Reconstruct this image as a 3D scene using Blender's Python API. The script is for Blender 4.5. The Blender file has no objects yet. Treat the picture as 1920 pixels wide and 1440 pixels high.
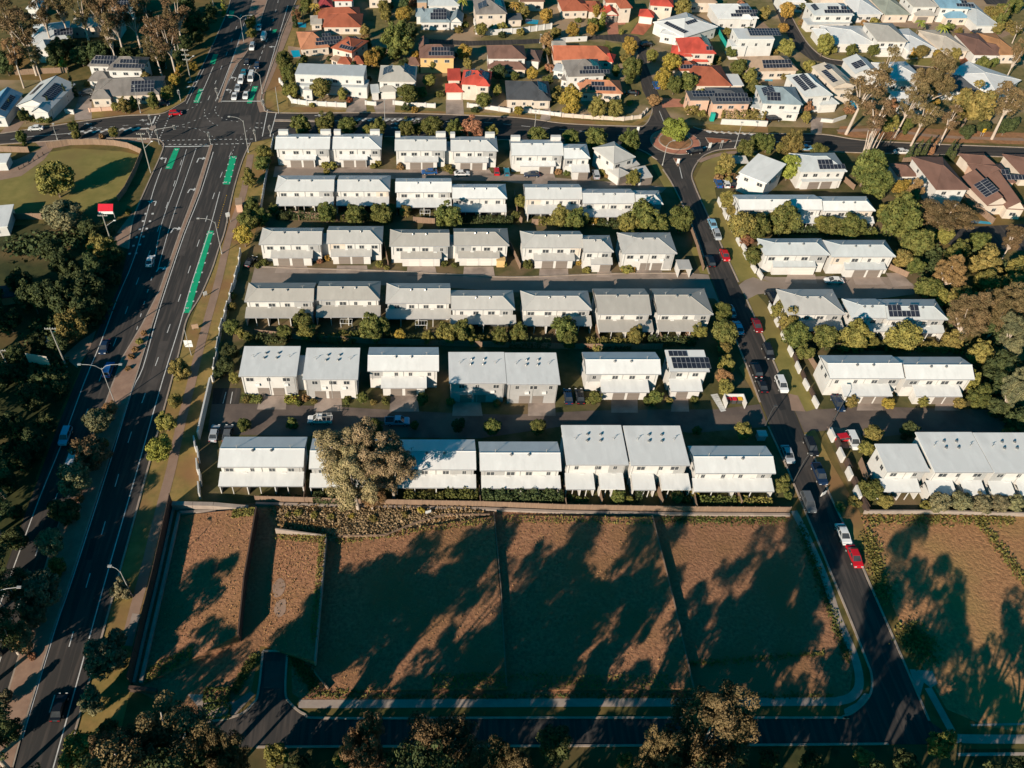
import bpy, math, random
from mathutils import Vector, Matrix
R = math.radians
C = bpy.context.scene.collection
S = bpy.context.scene
# ---------------------------------------------------------------- camera
HC = 130.0; FPX = 1560.0; PITCH = 45.5; PPX = 800.0; PPY = 720.0
cam = bpy.data.cameras.new('camera'); camo = bpy.data.objects.new('camera', cam); C.objects.link(camo)
cam.sensor_width = 36.0; cam.lens = FPX / 1920 * 36.0
cam.shift_x = (960 - PPX) / 1920.0
cam.clip_start = 1.0; cam.clip_end = 6000.0
camo.location = (0, 0, HC); camo.rotation_euler = (R(90 - PITCH), 0, 0)
S.camera = camo
# ---------------------------------------------------------------- world, sun, exposure
SUN_EL = 22.0; SUN_AZ = 219.0
w = bpy.data.worlds.new('World'); S.world = w; w.use_nodes = True
nt = w.node_tree; nt.nodes.clear()
sky = nt.nodes.new('ShaderNodeTexSky'); sky.sky_type = 'NISHITA'; sky.sun_disc = False
sky.sun_elevation = R(SUN_EL); sky.sun_rotation = R(SUN_AZ)
tint = nt.nodes.new('ShaderNodeMix'); tint.data_type = 'RGBA'; tint.blend_type = 'MULTIPLY'; tint.inputs[0].default_value = 1.0
tint.inputs[7].default_value = (0.0, 0.75, 1.0, 1)
bg = nt.nodes.new('ShaderNodeBackground'); bg.inputs[1].default_value = 0.06
wo = nt.nodes.new('ShaderNodeOutputWorld')
nt.links.new(sky.outputs[0], tint.inputs[6]); nt.links.new(tint.outputs[2], bg.inputs[0]); nt.links.new(bg.outputs[0], wo.inputs[0])
sl = bpy.data.lights.new('sun', 'SUN'); sl.energy = 5.0; sl.angle = R(0.5); sl.color = (1.0, 0.865, 0.715)
so = bpy.data.objects.new('sun', sl); C.objects.link(so)
_d = Vector((math.sin(R(SUN_AZ)) * math.cos(R(SUN_EL)), math.cos(R(SUN_AZ)) * math.cos(R(SUN_EL)), math.sin(R(SUN_EL))))
so.rotation_euler = (-_d).to_track_quat('-Z', 'Y').to_euler(); so.location = (-300, -300, 300)
S.view_settings.view_transform = 'Standard'; S.view_settings.look = 'None'
S.view_settings.exposure = 0.45; S.view_settings.gamma = 1.0
S.cycles.max_bounces = 4; S.cycles.diffuse_bounces = 1; S.cycles.glossy_bounces = 2; S.cycles.transparent_max_bounces = 4
S.cycles.use_denoising = True
# ---------------------------------------------------------------- pixel of the survey photo -> metres on the level z
_s, _c = math.sin(R(PITCH)), math.cos(R(PITCH))
def G(px, py, z=0.0):
    u = (px - PPX) / FPX; v = (py - PPY) / FPX
    den = _s + v * _c; k = (HC - z) / den
    return Vector((u * k, (_c - v * _s) * k, z))
def mpp(py): return HC / FPX / (_s + (py - PPY) / FPX * _c)      # metres per pixel across, on the ground
# ---------------------------------------------------------------- materials
MATS = {}
def mat(name, col, col2=None, scale=0.5, rough=0.8, detail=4.0, rnd=0.0, spec=0.3, metal=0.0, bump=0.0, col3=None, scale3=0.08, coords='Object', stretch=None, lo=0.35, hi=0.65):
    m = bpy.data.materials.new(name); m.use_nodes = True; n = m.node_tree.nodes; L = m.node_tree.links
    b = n['Principled BSDF']; b.inputs['Roughness'].default_value = rough; b.inputs['Metallic'].default_value = metal
    b.inputs['Specular IOR Level'].default_value = spec
    tc = n.new('ShaderNodeTexCoord'); src = tc.outputs[coords]
    if coords == 'Position':
        pass
    if stretch:
        mp = n.new('ShaderNodeMapping'); mp.inputs['Scale'].default_value = stretch; L.new(src, mp.inputs[0]); src = mp.outputs[0]
    out = None
    col2 = col2 or tuple(c * 0.86 for c in col)
    nz = n.new('ShaderNodeTexNoise'); nz.inputs['Scale'].default_value = scale; nz.inputs['Detail'].default_value = detail; nz.inputs['Roughness'].default_value = 0.62
    L.new(src, nz.inputs['Vector'])
    mr = n.new('ShaderNodeMapRange'); mr.inputs[1].default_value = lo; mr.inputs[2].default_value = hi; L.new(nz.outputs[0], mr.inputs[0])
    mx = n.new('ShaderNodeMix'); mx.data_type = 'RGBA'; mx.inputs[6].default_value = (*col, 1); mx.inputs[7].default_value = (*col2, 1)
    L.new(mr.outputs[0], mx.inputs[0]); out = mx.outputs[2]
    if col3:
        n3 = n.new('ShaderNodeTexNoise'); n3.inputs['Scale'].default_value = scale3; n3.inputs['Detail'].default_value = 5.0; L.new(src, n3.inputs['Vector'])
        m3 = n.new('ShaderNodeMapRange'); m3.inputs[1].default_value = 0.47; m3.inputs[2].default_value = 0.62; L.new(n3.outputs[0], m3.inputs[0])
        x3 = n.new('ShaderNodeMix'); x3.data_type = 'RGBA'; L.new(m3.outputs[0], x3.inputs[0]); L.new(out, x3.inputs[6]); x3.inputs[7].default_value = (*col3, 1); out = x3.outputs[2]
    if rnd:
        oi = n.new('ShaderNodeObjectInfo'); hs = n.new('ShaderNodeHueSaturation')
        r1 = n.new('ShaderNodeMapRange'); r1.inputs[3].default_value = 1 - rnd; r1.inputs[4].default_value = 1 + rnd; L.new(oi.outputs['Random'], r1.inputs[0]); L.new(r1.outputs[0], hs.inputs['Value'])
        ml = n.new('ShaderNodeMath'); ml.operation = 'MULTIPLY'; ml.inputs[1].default_value = 7.31; L.new(oi.outputs['Random'], ml.inputs[0])
        fr = n.new('ShaderNodeMath'); fr.operation = 'FRACT'; L.new(ml.outputs[0], fr.inputs[0])
        r2 = n.new('ShaderNodeMapRange'); r2.inputs[3].default_value = 0.5 - rnd * 0.10; r2.inputs[4].default_value = 0.5 + rnd * 0.10; L.new(fr.outputs[0], r2.inputs[0]); L.new(r2.outputs[0], hs.inputs['Hue'])
        L.new(out, hs.inputs['Color']); out = hs.outputs[0]
    L.new(out, b.inputs['Base Color'])
    if bump:
        bp = n.new('ShaderNodeBump'); bp.inputs['Strength'].default_value = min(1, bump); bp.inputs['Distance'].default_value = max(0.1, bump * 0.3)
        L.new(nz.outputs[0], bp.inputs['Height']); L.new(bp.outputs[0], b.inputs['Normal'])
    MATS[name] = m
    return m
M = MATS
mat('grass', (.165, .120, .038), (.080, .072, .020), .35, .95, 8, col3=(.19, .115, .035), scale3=.06, bump=.4)
mat('lawn', (.265, .210, .062), (.185, .160, .042), .25, .95, 8, col3=(.20, .150, .048), scale3=.05, bump=.2)
mat('yard', (.120, .100, .036), (.060, .062, .020), .4, .95, 8, col3=(.175, .120, .062), scale3=.12, bump=.4)
mat('suburb_ground', (.215, .165, .062), (.115, .105, .034), .35, .95, 8, col3=(.36, .245, .150), scale3=.045, bump=.3)
mat('verge', (.330, .215, .070), (.200, .155, .045), .5, .95, 8, col3=(.25, .135, .055), scale3=.07, bump=.35)
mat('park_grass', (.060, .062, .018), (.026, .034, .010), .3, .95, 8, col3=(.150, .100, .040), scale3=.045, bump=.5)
mat('dirt', (.40, .195, .100), (.215, .100, .052), 1.7, .95, 10, col3=(.270, .135, .062), scale3=.09, bump=.9)
mat('dry_field', (.47, .235, .105), (.28, .135, .060), 1.5, .95, 10, col3=(.34, .205, .075), scale3=.05, bump=.9)
mat('dirt_track', (.22, .10, .055), (.16, .072, .040), 1.5, .95, 8)
mat('mulch', (.40, .19, .085), (.27, .125, .06), .8, .95, 8, col3=(.20, .12, .05), scale3=.1, bump=.5)
mat('asphalt', (.050, .044, .040), (.036, .033, .031), .10, .85, 6, stretch=(1.6, .10, 1), col3=(.075, .062, .054), scale3=.9, lo=.3, hi=.7)
mat('asphalt_cross', (.048, .043, .040), (.035, .032, .030), .10, .85, 6, stretch=(.10, 1.6, 1), col3=(.068, .057, .050), scale3=.9, lo=.3, hi=.7)
mat('concrete', (.42, .325, .265), (.33, .255, .21), .35, .85, 6, col3=(.21, .165, .135), scale3=.15)
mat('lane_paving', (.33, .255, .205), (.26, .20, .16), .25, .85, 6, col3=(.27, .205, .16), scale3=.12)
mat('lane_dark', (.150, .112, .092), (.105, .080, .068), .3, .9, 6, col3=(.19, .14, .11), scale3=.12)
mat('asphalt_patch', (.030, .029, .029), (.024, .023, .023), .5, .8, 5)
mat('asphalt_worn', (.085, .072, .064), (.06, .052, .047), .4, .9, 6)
mat('path', (.33, .215, .155), (.26, .17, .12), .3, .9, 6)
mat('kerb', (.42, .33, .26), (.30, .24, .19), .6, .85)
mat('brick_paving', (.36, .125, .062), (.27, .092, .048), .8, .85, 5)
mat('pink_paving', (.52, .215, .135), (.40, .165, .105), .5, .85, 5)
mat('tan_paving', (.36, .245, .165), (.28, .19, .13), .4, .85, 5)
mat('median', (.36, .225, .155), (.27, .165, .115), .5, .9, 6)
mat('paint', (.70, .68, .64), (.50, .48, .45), 1.2, .7, 6)
mat('bike_green', (.010, .42, .20), (.010, .33, .155), .8, .7, 6)
mat('pool_water', (.01, .36, .50), (.01, .28, .42), .6, .08, 3, spec=.6)
mat('white_wall', (.65, .62, .58), (.58, .55, .51), .5, .8)
mat('grey_wall', (.40, .385, .37), (.34, .33, .315), .5, .8)
mat('cream_wall', (.66, .56, .46), (.58, .48, .39), .5, .8)
mat('yellow_wall', (.70, .46, .20), (.62, .40, .17), .5, .8)
mat('pink_wall', (.66, .42, .30), (.58, .36, .26), .5, .8)
mat('tan_wall', (.46, .31, .21), (.40, .27, .18), .5, .8)
for nm, c in dict(grey_roof=(.52, .49, .45), taupe_roof=(.43, .395, .35), white_roof=(.74, .725, .695), ash_roof=(.62, .605, .58), silver_roof=(.56, .57, .56), bluegrey_roof=(.30, .36, .38), blue_roof=(.22, .38, .48),
                  slate_roof=(.115, .118, .125), charcoal_roof=(.075, .078, .085), brown_roof=(.215, .115, .085), darkbrown_roof=(.15, .095, .078), terracotta_roof=(.40, .115, .060), orange_roof=(.54, .165, .085),
                  red_roof=(.56, .080, .052), maroon_roof=(.34, .05, .055), apricot_roof=(.56, .235, .125), tan_roof=(.45, .31, .21), caramel_roof=(.46, .225, .10), cream_roof=(.62, .53, .43), green_roof=(.36, .37, .30), browngrey_roof=(.26, .225, .20)).items():
    m = mat(nm, c, tuple(x * .84 for x in c), .55, .6 if 'white' in nm or 'grey' in nm or 'silver' in nm else .8, 6, stretch=(1, .35, 1), col3=tuple(x * (.90 if k_ else .70) for k_, x in ((nm in ('white_roof', 'silver_roof', 'ash_roof', 'grey_roof', 'taupe_roof'), x) for x in c)), scale3=.35)
mat('glass', (.035, .040, .045), (.06, .065, .07), .4, .12, 2, spec=.6)
mat('window_frame', (.55, .53, .50), rough=.6)
mat('garage_door', (.235, .195, .165), (.20, .165, .14), .5, .6, stretch=(.3, 1, 6))
mat('white_door', (.72, .68, .62), rough=.6, stretch=(.3, 1, 6))
mat('solar_cell', (.018, .021, .030), (.028, .032, .045), .5, .16, 2, spec=.6)
mat('solar_frame', (.36, .36, .37), rough=.5)
mat('metal', (.40, .385, .36), rough=.5, spec=.5)
mat('dark_metal', (.07, .07, .07), rough=.5)
mat('pole_timber', (.36, .33, .28), (.26, .24, .20), .8, .9)
mat('fence_timber', (.30, .195, .130), (.22, .145, .10), .9, .9, stretch=(4, 4, .3))
mat('fence_dark', (.095, .06, .045), (.07, .045, .035), .9, .9)
mat('wall_concrete', (.40, .32, .26), (.30, .24, .20), .5, .9, 6)
mat('bark', (.20, .145, .105), (.12, .085, .06), 1.5, .95)
mat('pale_bark', (.52, .42, .34), (.36, .28, .22), 1.2, .9)
LEAF = dict(green=((.165, .160, .042), (.070, .084, .022)), olive=((.270, .215, .058), (.135, .122, .034)), dark=((.085, .098, .034), (.038, .052, .020)), gum=((.215, .140, .066), (.120, .086, .038)), tan=((.43, .31, .165), (.24, .185, .088)),
            greygum=((.25, .215, .105), (.12, .118, .062)), brown=((.36, .185, .085), (.21, .115, .055)), yellow=((.40, .250, .052), (.23, .165, .036)), red=((.30, .075, .040), (.17, .065, .032)), lime=((.27, .28, .050), (.17, .185, .036)))
for k, (a, b_) in LEAF.items():
    mat('leaf_' + k, a, b_, 2.6, .75, 3, rnd=.20, spec=.15, coords='Object', lo=.40, hi=.60)
for nm, c in dict(white=(.78, .77, .75), silver=(.42, .44, .46), black=(.012, .013, .016), red=(.55, .012, .020), darkred=(.22, .012, .016), blue=(.015, .10, .30), navy=(.012, .030, .07), teal=(.02, .22, .30), grey=(.12, .125, .13), sky=(.25, .50, .66), gold=(.35, .22, .06)).items():
    mat('car_' + nm, c, tuple(x * .93 for x in c), .4, .25, 2, spec=.6)
mat('tyre', (.015, .015, .015), rough=.9)
mat('lamp_glass', (.75, .75, .72), rough=.2)
mat('tail_red', (.35, .01, .01), rough=.3)
mat('sign_red', (.62, .01, .03), rough=.6)
mat('sign_white', (.8, .78, .74), rough=.6)
mat('sign_yellow', (.75, .42, .02), rough=.6)
mat('sail_cyan', (.02, .42, .62), rough=.7)
mat('bin_green', (.02, .38, .30), rough=.5)
# ---------------------------------------------------------------- mesh helpers
class MB:
    def __init__(s): s.v = []; s.f = []; s.m = []; s.mats = []
    def mi(s, m):
        if m not in s.mats: s.mats.append(m)
        return s.mats.index(m)
    def poly(s, pts, m):
        i = len(s.v); s.v += [tuple(p) for p in pts]; s.f.append(tuple(range(i, i + len(pts)))); s.m.append(s.mi(m))
    def box(s, x0, x1, y0, y1, z0, z1, m, bottom=False):
        i = len(s.v)
        s.v += [(x0, y0, z0), (x1, y0, z0), (x1, y1, z0), (x0, y1, z0), (x0, y0, z1), (x1, y0, z1), (x1, y1, z1), (x0, y1, z1)]
        fs = [(0, 1, 5, 4), (1, 2, 6, 5), (2, 3, 7, 6), (3, 0, 4, 7), (4, 5, 6, 7)] + ([(3, 2, 1, 0)] if bottom else [])
        for f in fs: s.f.append(tuple(i + k for k in f)); s.m.append(s.mi(m))
    def prism(s, pts, z0, z1, m):
        n = len(pts); i = len(s.v)
        s.v += [(p[0], p[1], z0) for p in pts] + [(p[0], p[1], z1) for p in pts]
        k = s.mi(m)
        for a in range(n):
            b = (a + 1) % n; s.f.append((i + a, i + b, i + n + b, i + n + a)); s.m.append(k)
        s.f.append(tuple(i + n + a for a in range(n))); s.m.append(k)
    def tube(s, p0, p1, r0, r1, m, n=6, cap=True):
        p0 = Vector(p0); p1 = Vector(p1); d = (p1 - p0)
        if d.length < 1e-6: return
        d.normalize(); a = d.orthogonal().normalized(); b = d.cross(a); i = len(s.v); k = s.mi(m)
        for (p, r) in ((p0, r0), (p1, r1)):
            for q in range(n):
                t = 2 * math.pi * q / n; s.v.append(tuple(p + a * math.cos(t) * r + b * math.sin(t) * r))
        for q in range(n):
            q2 = (q + 1) % n; s.f.append((i + q, i + q2, i + n + q2, i + n + q)); s.m.append(k)
        if cap: s.f.append(tuple(i + n + q for q in range(n))); s.m.append(k)
    def build(s, name, parent=None, smooth=False):
        me = bpy.data.meshes.new(name); me.from_pydata(s.v, [], s.f)
        for m in s.mats: me.materials.append(MATS[m])
        me.polygons.foreach_set('material_index', s.m)
        if smooth: me.polygons.foreach_set('use_smooth', [True] * len(s.f))
        me.validate(); me.update()
        o = bpy.data.objects.new(name, me); C.objects.link(o)
        if parent: o.parent = parent
        return o
def tag(o, label=None, cat=None, group=None, kind=None):
    if label: o['label'] = label
    if cat: o['category'] = cat
    if group: o['group'] = group
    if kind: o['kind'] = kind
    return o
def empty(name, loc, rz=0.0):
    o = bpy.data.objects.new(name, None); C.objects.link(o); o.location = loc; o.rotation_euler = (0, 0, rz); o.empty_display_size = .5; return o
def inst(name, mesh, parent, loc=(0, 0, 0), rz=0.0, sc=(1, 1, 1)):
    o = bpy.data.objects.new(name, mesh); C.objects.link(o); o.parent = parent; o.location = loc; o.rotation_euler = (0, 0, rz); o.scale = sc; return o
def copy_tree(o, parent=None):
    c = o.copy(); C.objects.link(c); c.parent = parent
    for ch in list(o.children): copy_tree(ch, c)
    return c
LAND = []     # (x, y, phrase): things that labels refer to
def gp(pts): return [G(*p) for p in pts]
def smooth_line(pts, n=4):
    if len(pts) < 3: return [Vector(p) for p in pts]
    P = [Vector(p) for p in pts]; out = []
    for i in range(len(P) - 1):
        p0 = P[max(0, i - 1)]; p1 = P[i]; p2 = P[i + 1]; p3 = P[min(len(P) - 1, i + 2)]
        for k in range(n):
            t = k / n; out.append(.5 * ((2 * p1) + (p2 - p0) * t + (2 * p0 - 5 * p1 + 4 * p2 - p3) * t * t + (3 * p1 - p0 - 3 * p2 + p3) * t ** 3))
    out.append(P[-1]); return out
def ribbon_pts(line, half):
    Ls, Rs = [], []
    for i, p in enumerate(line):
        a = line[max(0, i - 1)]; b = line[min(len(line) - 1, i + 1)]; d = (b - a).to_2d()
        if d.length < 1e-9: d = Vector((0, 1))
        d.normalize(); nrm = Vector((-d.y, d.x))
        Ls.append((p.x + nrm.x * half, p.y + nrm.y * half)); Rs.append((p.x - nrm.x * half, p.y - nrm.y * half))
    return Ls, Rs
# ================================================================ ground and roads
def flat(name, px, z, m, smooth=0):
    pts = [Vector((p.x, p.y, 0)) for p in gp(px)]
    if smooth: pts = smooth_line(pts + [pts[0]], smooth)[:-1]
    b = MB(); b.poly([(p.x, p.y, z) for p in pts], m)
    a = sum(pts[i].x * pts[(i + 1) % len(pts)].y - pts[(i + 1) % len(pts)].x * pts[i].y for i in range(len(pts)))
    if a < 0: b.f[0] = tuple(reversed(b.f[0]))
    return tag(b.build(name), kind='structure')
g = MB(); g.poly([(-2500, -1500, 0), (2500, -1500, 0), (2500, 4500, 0), (-2500, 4500, 0)], 'grass'); tag(g.build('ground'), kind='structure')
# broad ground areas
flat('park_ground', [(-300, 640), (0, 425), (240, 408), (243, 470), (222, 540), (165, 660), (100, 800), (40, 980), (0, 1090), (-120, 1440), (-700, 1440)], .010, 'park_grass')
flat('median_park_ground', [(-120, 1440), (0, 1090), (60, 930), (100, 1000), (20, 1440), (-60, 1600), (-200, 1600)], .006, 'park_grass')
flat('park_lawn', [(0, 330), (45, 318), (82, 287), (140, 278), (230, 284), (266, 292), (254, 330), (237, 358), (205, 380), (160, 394), (82, 406), (-40, 408), (-40, 335)], .020, 'lawn')
flat('estate_ground', [(515, 245), (560, 240), (960, 258), (1230, 300), (1262, 360), (1300, 430), (1335, 520), (1395, 680), (1470, 870), (1492, 925), (1480, 960), (930, 954), (480, 944), (380, 938), (365, 830), (400, 700), (440, 520), (480, 400)], .014, 'yard')
flat('east_estate_ground', [(1330, 290), (1600, 292), (1700, 380), (1760, 560), (1840, 700), (1990, 830), (1990, 965), (1612, 962), (1540, 790), (1360, 455), (1305, 335)], .014, 'yard')
flat('suburb_ground', [(545, 200), (560, 100), (600, -40), (2100, -40), (2100, 180), (1900, 232), (1660, 230), (1570, 240), (1300, 235), (960, 212), (560, 208)], .006, 'suburb_ground'); flat('suburb_ground', [(-60, 250), (-60, 150), (150, 150), (330, 150), (330, 195), (225, 214), (100, 232)], .006, 'suburb_ground')
flat('highway_verge', [(470, 268), (505, 262), (515, 262), (500, 330), (478, 440), (440, 540), (412, 660), (396, 735), (375, 830), (372, 880), (380, 938), (325, 945), (300, 1080), (247, 1285), (210, 1440), (122, 1440), (195, 1180), (335, 664), (375, 557), (410, 467), (437, 360), (455, 300)], .018, 'verge')
flat('dirt_lots', [(326, 946), (480, 944), (930, 956), (1480, 964), (1500, 985), (1560, 1130), (1600, 1250), (1592, 1305), (1545, 1318), (575, 1320), (548, 1300), (545, 1212), (488, 1212), (470, 1300), (440, 1330), (360, 1345), (245, 1290)], .020, 'dirt')
flat('dry_grass_strip', [(480, 947), (700, 952), (905, 958), (905, 985), (760, 985), (640, 1012), (606, 1010), (600, 995), (520, 988)], .026, 'dry_field')
flat('east_dirt_field', [(1612, 966), (1990, 966), (2200, 1420), (1850, 1362), (1775, 1330), (1700, 1200), (1650, 1080)], .020, 'dry_field')
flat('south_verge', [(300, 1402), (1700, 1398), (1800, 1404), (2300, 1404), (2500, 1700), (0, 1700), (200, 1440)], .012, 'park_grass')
flat('mulch_bank', [(1575, 237), (1660, 235), (1800, 245), (1940, 250), (1960, 272), (1740, 266), (1600, 258), (1570, 250)], .022, 'mulch')
flat('east_bank', [(1580, 300), (1700, 300), (1760, 420), (1800, 560), (1990, 560), (2000, 830), (1850, 700), (1740, 540)], .008, 'grass')
# building lots that step down eastwards, each tilted up to the wall on its east side
LOTS = []
def ruled(name, Lp, Rp, m, nx=14, ny=16, skirt=True):
    def at(P, t):
        k = min(int(t * (len(P) - 1)), len(P) - 2); f = t * (len(P) - 1) - k; return P[k].lerp(P[k + 1], f)
    A = [G(*q) for q in Lp]; B = [G(*q) for q in Rp]; b = MB(); rows = []; LOTS.append(lambda u, v: at(A, v).lerp(at(B, v), u))
    for j in range(ny + 1):
        a, c = at(A, j / ny), at(B, j / ny); rows.append([a.lerp(c, i / nx) for i in range(nx + 1)])
    for j in range(ny):
        for i in range(nx): b.poly([rows[j][i], rows[j][i + 1], rows[j + 1][i + 1], rows[j + 1][i]] if rows[j][0].y < rows[j + 1][0].y else [rows[j + 1][i], rows[j + 1][i + 1], rows[j][i + 1], rows[j][i]], m)
    if skirt:
        edge = [r[-1] for r in rows]
        for u, v in zip(edge[:-1], edge[1:]): b.poly([(u.x, u.y, .0), u, v, (v.x, v.y, .0)], m)
        for e in (rows[0], rows[-1]):
            for u, v in zip(e[:-1], e[1:]): b.poly([(u.x, u.y, .0), (v.x, v.y, .0), v, u], m)
    return tag(b.build(name), kind='structure')
ruled('dirt_lot', [(342, 966, .04), (306, 1130, .04), (270, 1284, .04)], [(478, 952, 2.5), (456, 1085, 2.7), (446, 1190, 2.4)], 'dirt')
ruled('dirt_lot', [(514, 991, .05), (500, 1100, .05), (492, 1210, .05)], [(611, 1004, 1.7), (604, 1085, 1.7), (590, 1240, 1.6)], 'dirt')
ruled('dirt_lot', [(630, 1012, .05), (615, 1120, .05), (604, 1296, .05)], [(925, 968, 1.0), (938, 1120, 1.0), (950, 1290, .9)], 'dirt')
ruled('dirt_lot', [(942, 966, .05), (952, 1120, .05), (966, 1294, .05)], [(1223, 970, 1.4), (1262, 1122, 1.4), (1300, 1290, 1.2)], 'dirt')
# carriageways
flat('highway_road', [(432, 0), (445, -25), (565, -25), (555, 0), (547, 25), (530, 60), (517, 102), (496, 160), (489, 185), (496, 202), (522, 213), (522, 256), (500, 261), (470, 268), (455, 300), (437, 360), (422, 432), (410, 467), (397, 507), (375, 557), (350, 600), (335, 664), (195, 1180), (122, 1440), (90, 1560), (-260, 1560), (-80, 1300), (0, 1095), (60, 930), (112, 790), (165, 660), (222, 540), (241, 467), (250, 410), (275, 350), (305, 280), (300, 266), (282, 260), (300, 215), (347, 190), (362, 160), (380, 125), (400, 82), (425, 25)], .040, 'asphalt')
flat('cross_road', [(490, 204), (522, 212), (730, 212), (960, 220), (1060, 232), (1185, 237), (1212, 235), (1225, 224), (1245, 232), (1315, 243), (1360, 249), (1440, 251), (1540, 252), (1615, 263), (1740, 270), (1990, 280), (1990, 299), (1787, 291), (1590, 286), (1440, 280), (1360, 281), (1330, 288), (1312, 300), (1297, 320), (1264, 352), (1247, 320), (1222, 292), (1180, 277), (1150, 271), (960, 262), (760, 256), (522, 256), (490, 261)], .043, 'asphalt_cross')
flat('west_cross_road', [(350, 188), (300, 215), (225, 218), (170, 225), (100, 236), (0, 251), (-80, 262), (-80, 283), (0, 271), (90, 265), (175, 260), (282, 260), (305, 272), (340, 262)], .043, 'asphalt_cross')
flat('estate_street', [(1247, 318), (1264, 352), (1302, 434), (1330, 515), (1395, 675), (1472, 870), (1512, 965), (1560, 1080), (1592, 1157), (1625, 1240), (1634, 1268), (1632, 1300), (1610, 1328), (1580, 1344), (1540, 1346), (620, 1347), (572, 1340), (545, 1319), (535, 1296), (539, 1222), (493, 1222), (484, 1300), (472, 1322), (450, 1340), (400, 1352), (330, 1352), (330, 1402), (1665, 1396), (1790, 1396), (1768, 1370), (1742, 1352), (1685, 1220), (1624, 1080), (1595, 1010), (1552, 920), (1512, 825), (1475, 737), (1385, 535), (1350, 455), (1325, 400), (1303, 350), (1297, 330), (1312, 298)], .046, 'asphalt')
flat('north_street', [(1222, 228), (1218, 207), (1228, 195), (1212, 170), (1195, 120), (1185, 84), (1150, 70), (1125, 68), (1060, 73), (960, 80), (890, 86), (840, 82), (790, 72), (790, 79), (850, 92), (960, 88), (1060, 82), (1130, 74), (1165, 82), (1180, 100), (1195, 135), (1208, 175), (1218, 200), (1212, 222), (1240, 236), (1258, 222), (1240, 200), (1225, 165), (1222, 120), (1212, 95), (1195, 72), (1160, 63), (1110, 65)], .041, 'asphalt') if False else None
flat('hill_street', [(1443, -20), (1462, -20), (1478, 18), (1500, 60), (1520, 88), (1545, 107), (1580, 114), (1700, 122), (1820, 133), (1840, 137), (1840, 144), (1700, 131), (1560, 121), (1520, 112), (1492, 92), (1470, 55), (1450, 10)], .041, 'asphalt')
flat('north_street', [(1212, 234), (1224, 212), (1222, 203), (1205, 170), (1197, 135), (1190, 118), (1198, 105), (1192, 90), (1165, 79), (1125, 74), (1060, 78), (985, 83), (880, 86), (800, 80), (800, 73), (880, 77), (985, 74), (1060, 71), (1125, 66), (1170, 63), (1195, 68), (1206, 80), (1215, 100), (1212, 120), (1230, 165), (1243, 195), (1262, 228), (1240, 240)], .041, 'asphalt')
# residential lanes, driveways and other paved patches
flat('north_lane', [(516, 312), (620, 314), (735, 318), (950, 326), (1100, 338), (1200, 345), (1250, 352), (1240, 362), (1050, 352), (940, 340), (740, 336), (622, 333), (512, 332)], .038, 'lane_paving')
flat('middle_lane', [(478, 500), (585, 504), (720, 508), (850, 515), (960, 520), (1080, 516), (1180, 513), (1300, 513), (1328, 515), (1352, 575), (1340, 560), (1230, 552), (1110, 548), (960, 548), (850, 540), (720, 535), (595, 532), (470, 532)], .038, 'lane_paving')
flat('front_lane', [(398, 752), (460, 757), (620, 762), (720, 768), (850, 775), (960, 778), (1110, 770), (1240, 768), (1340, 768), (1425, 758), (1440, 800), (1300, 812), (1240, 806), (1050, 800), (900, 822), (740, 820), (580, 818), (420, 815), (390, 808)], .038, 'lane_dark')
flat('east_middle_lane', [(1385, 535), (1410, 515), (1450, 520), (1560, 518), (1690, 520), (1725, 540), (1712, 552), (1650, 560), (1590, 562), (1490, 545), (1420, 552), (1400, 562)], .038, 'lane_paving')
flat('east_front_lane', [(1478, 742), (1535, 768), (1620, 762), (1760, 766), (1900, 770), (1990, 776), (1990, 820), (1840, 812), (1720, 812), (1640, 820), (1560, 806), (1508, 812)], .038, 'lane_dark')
for q in [[(532, 296), (592, 296), (600, 318), (536, 316)], [(640, 296), (690, 296), (700, 318), (646, 318)], [(765, 300), (815, 300), (822, 326), (766, 324)], [(860, 302), (908, 302), (925, 330), (872, 330)], [(1010, 315), (1035, 315), (1045, 345), (1002, 345)], [(1080, 325), (1106, 325), (1110, 348), (1082, 348)],
          [(520, 498), (575, 498), (580, 512), (515, 512)], [(632, 498), (688, 498), (690, 512), (630, 512)], [(764, 500), (816, 500), (820, 518), (762, 518)], [(870, 500), (925, 500), (928, 520), (868, 520)], [(1012, 504), (1065, 504), (1066, 524), (1010, 522)], [(1120, 508), (1146, 508), (1148, 520), (1118, 520)], [(1194, 506), (1240, 506), (1244, 522), (1190, 522)],
          [(488, 742), (538, 742), (536, 768), (482, 768)], [(592, 744), (640, 744), (642, 772), (588, 772)], [(733, 742), (782, 742), (786, 772), (730, 772)], [(850, 746), (900, 746), (905, 780), (848, 780)], [(990, 746), (1040, 746), (1042, 780), (990, 780)], [(1146, 746), (1195, 746), (1196, 774), (1146, 774)], [(1260, 746), (1290, 746), (1292, 772), (1258, 772)],
          [(1478, 512), (1528, 514), (1532, 532), (1470, 532)], [(1598, 518), (1648, 518), (1660, 534), (1604, 534)], [(1660, 512), (1690, 512), (1712, 536), (1676, 538)], [(1610, 752), (1652, 752), (1656, 770), (1606, 770)], [(1755, 752), (1795, 752), (1800, 770), (1752, 770)],
          [(150, 178), (172, 178), (172, 224), (140, 226), (140, 205)], [(200, 180), (170, 176), (168, 190), (200, 190)], [(695, 183), (742, 183), (740, 213), (705, 213)], [(660, 185), (684, 178), (688, 212), (648, 210)], [(836, 186), (868, 186), (870, 217), (836, 216)], [(1020, 200), (1032, 200), (1032, 226), (1012, 226)], [(1520, 218), (1545, 222), (1540, 250), (1520, 250)]]:
    flat('driveway', q, .052, 'concrete')
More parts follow.
